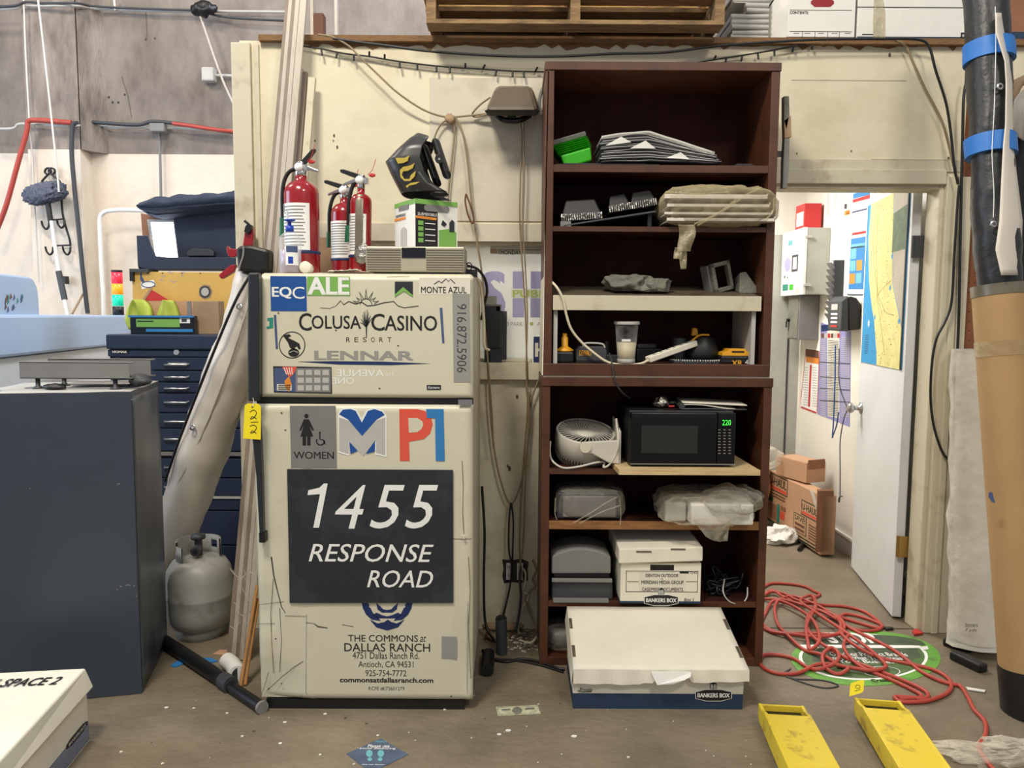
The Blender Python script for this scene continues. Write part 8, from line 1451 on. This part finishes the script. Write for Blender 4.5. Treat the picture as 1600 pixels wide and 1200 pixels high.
# ---------------------------------------------------------------- rolls at the right
wr = emp('wrapped_roll', F(1528, 1035), 'white roll in clear plastic standing on a black base beside the door', 'roll')
wq = F(1527, 1030); wY = wq.y+0.09; wb = P(1529, 1010, wY); wt_ = P(1528, 552, wY+0.08)
b = B(); b.tube([V((wb.x, wY, 0.04)), V((wb.x*0.5+wt_.x*0.5, wY+0.06, (0.04+wt_.z)/2)), wt_], 0.083, 'vinyl_white', 28, 4); b.part('paper_roll', wr)
b = B(); b.tube([V((wb.x-0.01, wY-0.01, 0.035)), V((wb.x*0.5+wt_.x*0.5-0.005, wY+0.05, (0.04+wt_.z)/2)), wt_+V((0, 0, 0.02))], lambda t: 0.108-0.008*t+0.014*max(0, 0.12-t)/0.12, 'film_milky', 30, 8, True, 0.16, 9.0); b.part('plastic_sleeve', wr, 'wrinkled clear sleeve')
for (x0, y0, x1, y1) in ((1482, 1030, 1530, 1053), (1472, 1009, 1515, 1022)):
    a, c = F(x0, y0), F(x1, y1); b = B(); d = (c-a).normalized(); s_ = V((-d.y, d.x, 0)); b.prism([a, c, c+s_*0.05, a+s_*0.05], (0, 0, 0.035), 'black'); b.part('base_foot', wr, 'black base foot', bev=0.008)
b = B(); c = P(1520, 978, wY-0.12); fr = front(wY-0.115); b.ft(fr, 'banners', 1508, 973, 1528, 980, 0, 'dark_grey', shear=0.2); b.ft(fr, '7 yds', 1508, 982, 1526, 988, 0, 'dark_grey', shear=0.2); b.part('handwriting', wr)
# black banner in a cardboard tube
t0 = F(1610, 1128); tY = t0.y+0.06
tb0, tb1 = V((P(1612, 1140, tY).x, tY, 0.0)), P(1561, 447, tY+0.16)
ctb = emp('cardboard_tube', tb0, 'tall brown cardboard tube with a black taped foot at the right edge', 'tube')
b = B(); b.tube([tb0, tb1], lambda t: 0.098-0.008*t, 'cardboard', 36); b.part('tube_wall', ctb)
ax_ = (tb1-tb0).normalized()
b = B(); b.tube([tb0+ax_*0.001, tb0+ax_*0.17], 0.1005, 'black', 36); b.part('foot_wrap', ctb, 'black wrapped foot')
b = B(); b.tube([tb1-ax_*0.035, tb1+ax_*0.004], 0.0925, 'tape_grey', 36); b.part('rim_tape', ctb, 'grey tape around the mouth')
b = B(); fr = front(tY-0.02)
for y in (600, 580): pass
c = P(1575, 577, tY+0.02); b.tube([tb0+ax_*(1.30), tb0+ax_*1.355], 0.0935, 'film_tan', 36); b.part('packing_tape', ctb, 'shiny packing tape')
fr2 = Fr(tb0+V((-0.02, -0.105, 0)), (1, 0, 0), ax_); b = B(); b.fp(fr2, [(1571, 772), (1576, 771), (1578, 782), (1580, 788), (1575, 787), (1570, 779)], 0.004, 0.002, 'slate'); b.part('sticker', ctb, 'small blue sticker scrap')
br = emp('banner_roll', tb1, 'black vinyl banner roll bound with blue tape standing in the cardboard tube', 'banner roll')
k0_, k1_ = tb1+ax_*0.006, P(1540, -40, tY+0.30)
b = B(); pp = spline([k0_, P(1556, 350, tY+0.17), P(1548, 230, tY+0.21), P(1546, 120, tY+0.25), k1_], 8); b.tube(pp, lambda t: 0.072+0.004*math.sin(t*9), 'vinyl_black', 28, 0, True, 0.14, 8.0); b.part('black_vinyl', br)
b = B(); ed = [(430, 1565, 1592), (390, 1556, 1596), (345, 1562, 1598), (280, 1565, 1590), (225, 1568, 1583), (195, 1571, 1583), (130, 1572, 1582), (95, 1570, 1578), (50, 1556, 1571), (20, 1556, 1566)]
def edf(u, v):
    k = u*(len(ed)-1); i = min(int(k), len(ed)-2); t = k-i; y, xa, xb = [ed[i][j]*(1-t)+ed[i+1][j]*t for j in range(3)]; Yc = tY+0.16+0.14*(447-y)/487-0.115
    return P(xa+(xb-xa)*v, y, Yc+0.045*v*v)
b.sheet(edf, 36, 6, (0, 0.003, 0), 'vinyl_white'); b.part('white_edge', br, 'loose white edge')
b = B(); 
b.tube([P(x, y, tY+0.16+0.14*(447-y)/487-0.098) for x, y in ((1552, 340), (1553, 300), (1550, 240), (1553, 180), (1555, 120), (1556, 60), (1555, 10))], 0.0013, 'print_white', 6, 4); b.part('seam', br, 'thin white seam')
for x, y, mm in ((1563, 135, 'steel'), (1553, 350, 'steel'), (1581, 330, 'steel')):
    b = B(); c = P(x, y, tY+0.16+0.14*(447-y)/487-(0.10 if x < 1570 else 0.085)); b.lathe([(0.006, 0.002), (0.012, 0.003), (0.014, 0.0), (0.012, -0.004)], mm, c, 16, rotm('X', 82).to_3x3()); b.part('grommet', br, 'steel grommet')
for t_b in (0.525, 0.84):
    i = int(t_b*(len(pp)-1)); d = (pp[i+1]-pp[i-1]).normalized(); b = B(); b.tube([pp[i]-d*0.034, pp[i]-d*0.012, pp[i]+d*0.012, pp[i]+d*0.034], 0.0845, 'tape_blue', 28, 0, True, 0.04, 9); b.part('tape_band', br, 'blue tape band')
# pegboard, spool and disc at the right edge
pb = emp('pegboard', P(1520, 545, YW), 'brown pegboard strip on the wall right of the door', 'pegboard')
b = B(); fr = FW; b.fp(fr, [(1511, 150), (1640, 150), (1640, 548), (1494, 545), (1500, 400), (1504, 260)], 0.0, 0.006, 'peg'); b.part('board', pb)
b = B()
for j in range(21):
    for i in range(4): b.fdisc(fr, 1504+i*8.6+(0.6 if j < 9 else 0), 232+j*15, 1.0, 1.0, 0.0058, 0.0004, 'black', 8)
b.part('holes', pb, kind='stuff')
sp = emp('rope_spool', P(1595, 150, 3.2), 'coil of tan rope on a hook at the right edge of the photo', 'rope coil')
b = B(); c = P(1604, 165, 3.24); 
for i in range(5): b.tube([c+V(((0.085+0.004*(i % 2))*math.cos(a), -0.05+0.022*i, (0.105+0.004*(i % 2))*math.sin(a))) for a in [k*0.2618 for k in range(25)]], 0.013, 'kraft', 8)
b.part('rope', sp)
b = B(); c = P(1607, 180, 3.12); b.lathe([(0, 0), (0.10, 0), (0.105, 0.006), (0.10, 0.012), (0, 0.014)], 'pvc_grey', c, 36, rotm('X', 88).to_3x3() @ Matrix.Diagonal((0.7, 1, 1))); b.obj('round_lid', 'round pale grey disc in front of the rope coil', 'disc')
b = B(); fr = front(3.28); b.fp(fr, [(1586, 195), (1640, 190), (1640, 560), (1592, 545), (1590, 300)], -0.05, 0.05, 'black'); b.obj('black_bag', 'black hanging bag behind the banner roll at the right edge', 'bag', bev=0.02)
# ---------------------------------------------------------------- things on top of the office
TZ = ZT+0.018
# wooden pallets
def pallet(label, zb, m, xa, xc, yf, dp, gap):
    T = emp('wooden_pallet', ((xa+xc)/2, yf+dp/2, zb), label, 'pallet', 'pallets on the office roof')
    for k in range(5):
        y = yf+k*(dp-0.095)/4; b = B(); b.box((xa, y, zb), (xc, y+0.095, zb+0.018), m); b.part('bottom_board', T, bev=0.002)
    for x in (xa, (xa+xc)/2-0.02, xc-0.04):
        b = B(); b.box((x, yf+0.002, zb+0.018), (x+0.04, yf+dp, zb+0.018+gap), m); b.part('stringer', T, bev=0.002)
    for k in range(7):
        y = yf+k*(dp-0.09)/6; b = B(); b.box((xa, y, zb+0.018+gap), (xc, y+0.09, zb+0.036+gap), m); b.part('deck_board', T, bev=0.002)
    return zb+0.036+gap
yp = YW-0.16; qa, qc = P(662, 40, yp).x, P(1140, 40, yp).x
z_ = pallet('lower weathered wooden pallet on the office roof', TZ, 'pallet_old', qa+0.01, qc-0.02, yp, 1.0, 0.088)
pallet('upper lighter wooden pallet stacked on the weathered one', z_+0.001, 'pallet', qa-0.015, qc, yp-0.03, 1.0, 0.088)
# grey folded bundles
random.seed(31); ys = [62, 54, 46, 38, 30, 22, 13, 5, -4]
nm_ = ('lowest', 'second from bottom', 'third from bottom', 'fourth from bottom', 'fifth from bottom', 'sixth from bottom', 'seventh from bottom', 'eighth from bottom', 'topmost')
zc = TZ
for i in range(9):
    a, c = P(1141+random.uniform(0, 8)+(18 if i in (5, 6) else 0), 30, YW+0.02), P(1200, 30, YW+0.02); b = B(); h2 = 0.011
    b.tube([(a.x, YW+0.02+random.uniform(-0.01, 0.01), zc+h2), (c.x, YW+0.02, zc+h2)], h2, 'lite_grey', 10); b.box((a.x+0.004, YW+0.02, zc), (c.x, YW+0.3, zc+2*h2), 'lite_grey'); b.obj('folded_bag', '%s folded light grey bag in the stack beside the white box' % nm_[i], 'folded bag', 'folded bags on the office roof'); zc += 2*h2+0.0005
# white boxes
def topbox(label, x0, x1, Y, d, h, parts, side=None):
    a, c = P(x0, 40, Y).x, P(x1, 40, Y).x; T = emp('file_box', ((a+c)/2, Y+d/2, TZ), label, 'file box', 'white file boxes'); b = B(); b.box((a, Y, TZ), (c, Y+d, TZ+h), 'white'); b.part('carton', T, bev=0.003); return T, a, c
Yb = YW-0.03; fr = front(Yb)
T, a, c = topbox('white carton with a red hand hole on top of the office', 1230, 1336, Yb, 0.3, 0.27, None)
b = B(); pts = [(1228.5, 61), (1228.5, -20), (1190, -20), (1190, 61)]; b = B(); sx = P(1190, 40, Yb+0.14); b.hexa([(a, Yb+0.001, TZ), (a, Yb+0.3, TZ), (a-0.001, Yb+0.3, TZ), (a-0.11, Yb+0.20, TZ)][::-1] if False else [(a-0.105, Yb+0.16, TZ), (a, Yb+0.0, TZ), (a, Yb+0.3, TZ), (a-0.1, Yb+0.3, TZ)], [(a-0.105, Yb+0.16, TZ+0.27), (a, Yb+0.0, TZ+0.27), (a, Yb+0.3, TZ+0.27), (a-0.1, Yb+0.3, TZ+0.27)], 'white'); b.part('side_wing', T)
FSd = Fr((a-0.105, Yb+0.16, TZ), (0.105, -0.16, 0)); b = B(); b.fp(FSd, [(0.01, 0.07), (0.19, 0.24), (0.19, 0.25), (0.01, 0.08)], 0.0005, 0.0006, 'print_black', True)
f3 = Fr(FSd.at(0.0, 0.11, 0), FSd.R+FSd.U*0.9, FSd.U-FSd.R*0.9); b.ft(f3, 'DISCOUNT', 0.0, 0.0, 0.16, 0.025, 0.001, 'print_black', uv=True); b.part('side_print', T, 'slanted black print')
b = B(); K = 'print_black'
b.fp(fr, [(1267+6, -3), (1303-6, -3), (1303, 2), (1303, 6), (1297, 11), (1273, 11), (1267, 6), (1267, 2)], 0.0, 0.001, 'red_paint'); b.part('hand_hole', T, 'red hand hole')
b = B(); b.fr(fr, 1234, 15.6, 1331, 16.4, 0, 0.0008, K); b.ft(fr, 'CONTENTS:', 1234, 17.5, 1263, 22, 0.001, K, bold=0.02); b.fr(fr, 1234, 49.2, 1331, 50, 0, 0.0008, K)
for x in (1253, 1273, 1293, 1311): b.fr(fr, x, 50, x+0.6, 60, 0, 0.0008, K)
for x in (1240, 1257, 1278, 1299, 1320): b.fr(fr, x, 51.5, x+9, 52.6, 0, 0.0008, 'mid_grey')
b.part('print', T, 'black printed form')
T, a, c = topbox('wide white carton with a strip of clear tape on top of the office', 1339, 1515, Yb+0.01, 0.4, 0.27, None); fr = front(Yb+0.01)
b = B(); b.fr(fr, 1339, 11, 1515, 12.4, 0, 0.001, 'dark_grey'); b.part('lid_line', T)
b = B(); b.fr(fr, 1339, 57.5, 1515, 63, 0, 0.0008, 'box_blue'); b.part('blue_band', T, 'dark blue bottom band')
b = B(); b.fp(fr, [(1366, -12), (1378, -12), (1383, 20), (1383, 60), (1364, 60), (1364, 28)], 0.001, 0.001, 'film_tan'); b.part('tape', T, 'clear yellowed tape')
b = B(); b.fr(fr, 1501, 51, 1516, 61, 0.001, 0.001, 'print_black'); b.ft(fr, 'BANKERS', 1503, 54, 1530, 58, 0.003, 'print_white'); b.fr(fr, 1347, 53, 1364, 55, 0, 0.0008, 'dark_grey'); b.part('logo', T)
T, a, c = topbox('brown carton with a blue base at the top right corner', 1560, 1660, Yb+0.01, 0.4, 0.27, None)
T.children[0].data.materials.clear() if False else None
b = B(); fr = front(Yb+0.01); b.fr(fr, 1560, -30, 1660, 50, 0, 0.002, 'carton_side'); b.part('brown_face', T, 'brown taped face'); b = B(); b.fr(fr, 1560, 50, 1660, 63, 0, 0.002, 'box_blue'); b.part('blue_band', T, 'blue bottom band')
b = B(); b.fr(fr, 1566, -30, 1576, 45, 0.002, 0.001, 'film_tan'); b.part('tape', T, 'shiny tape')
# timber standing on the office roof by the trim strips
for x0, x1, y0, m, lab in ((490, 505, 20, 'skin_brown', 'short dark brown timber standing on the office roof'), (484, 489, -10, 'pvc_grey', 'slim pale timber standing on the office roof'), (522, 526, -10, 'pvc_grey', 'thin pale post standing on the office roof behind the timber')):
    Yq = YW+0.12 if x0 < 520 else YC-0.3; fr = front(Yq); xa, _, xc, zt2 = fr.rect(x0, y0, x1, y0+2); b = B(); b.box((xa, Yq, TZ-0.002), (xc, Yq+0.05, zt2), m); b.obj('timber_post', lab, 'post', 'timber on the office roof', bev=0.002)
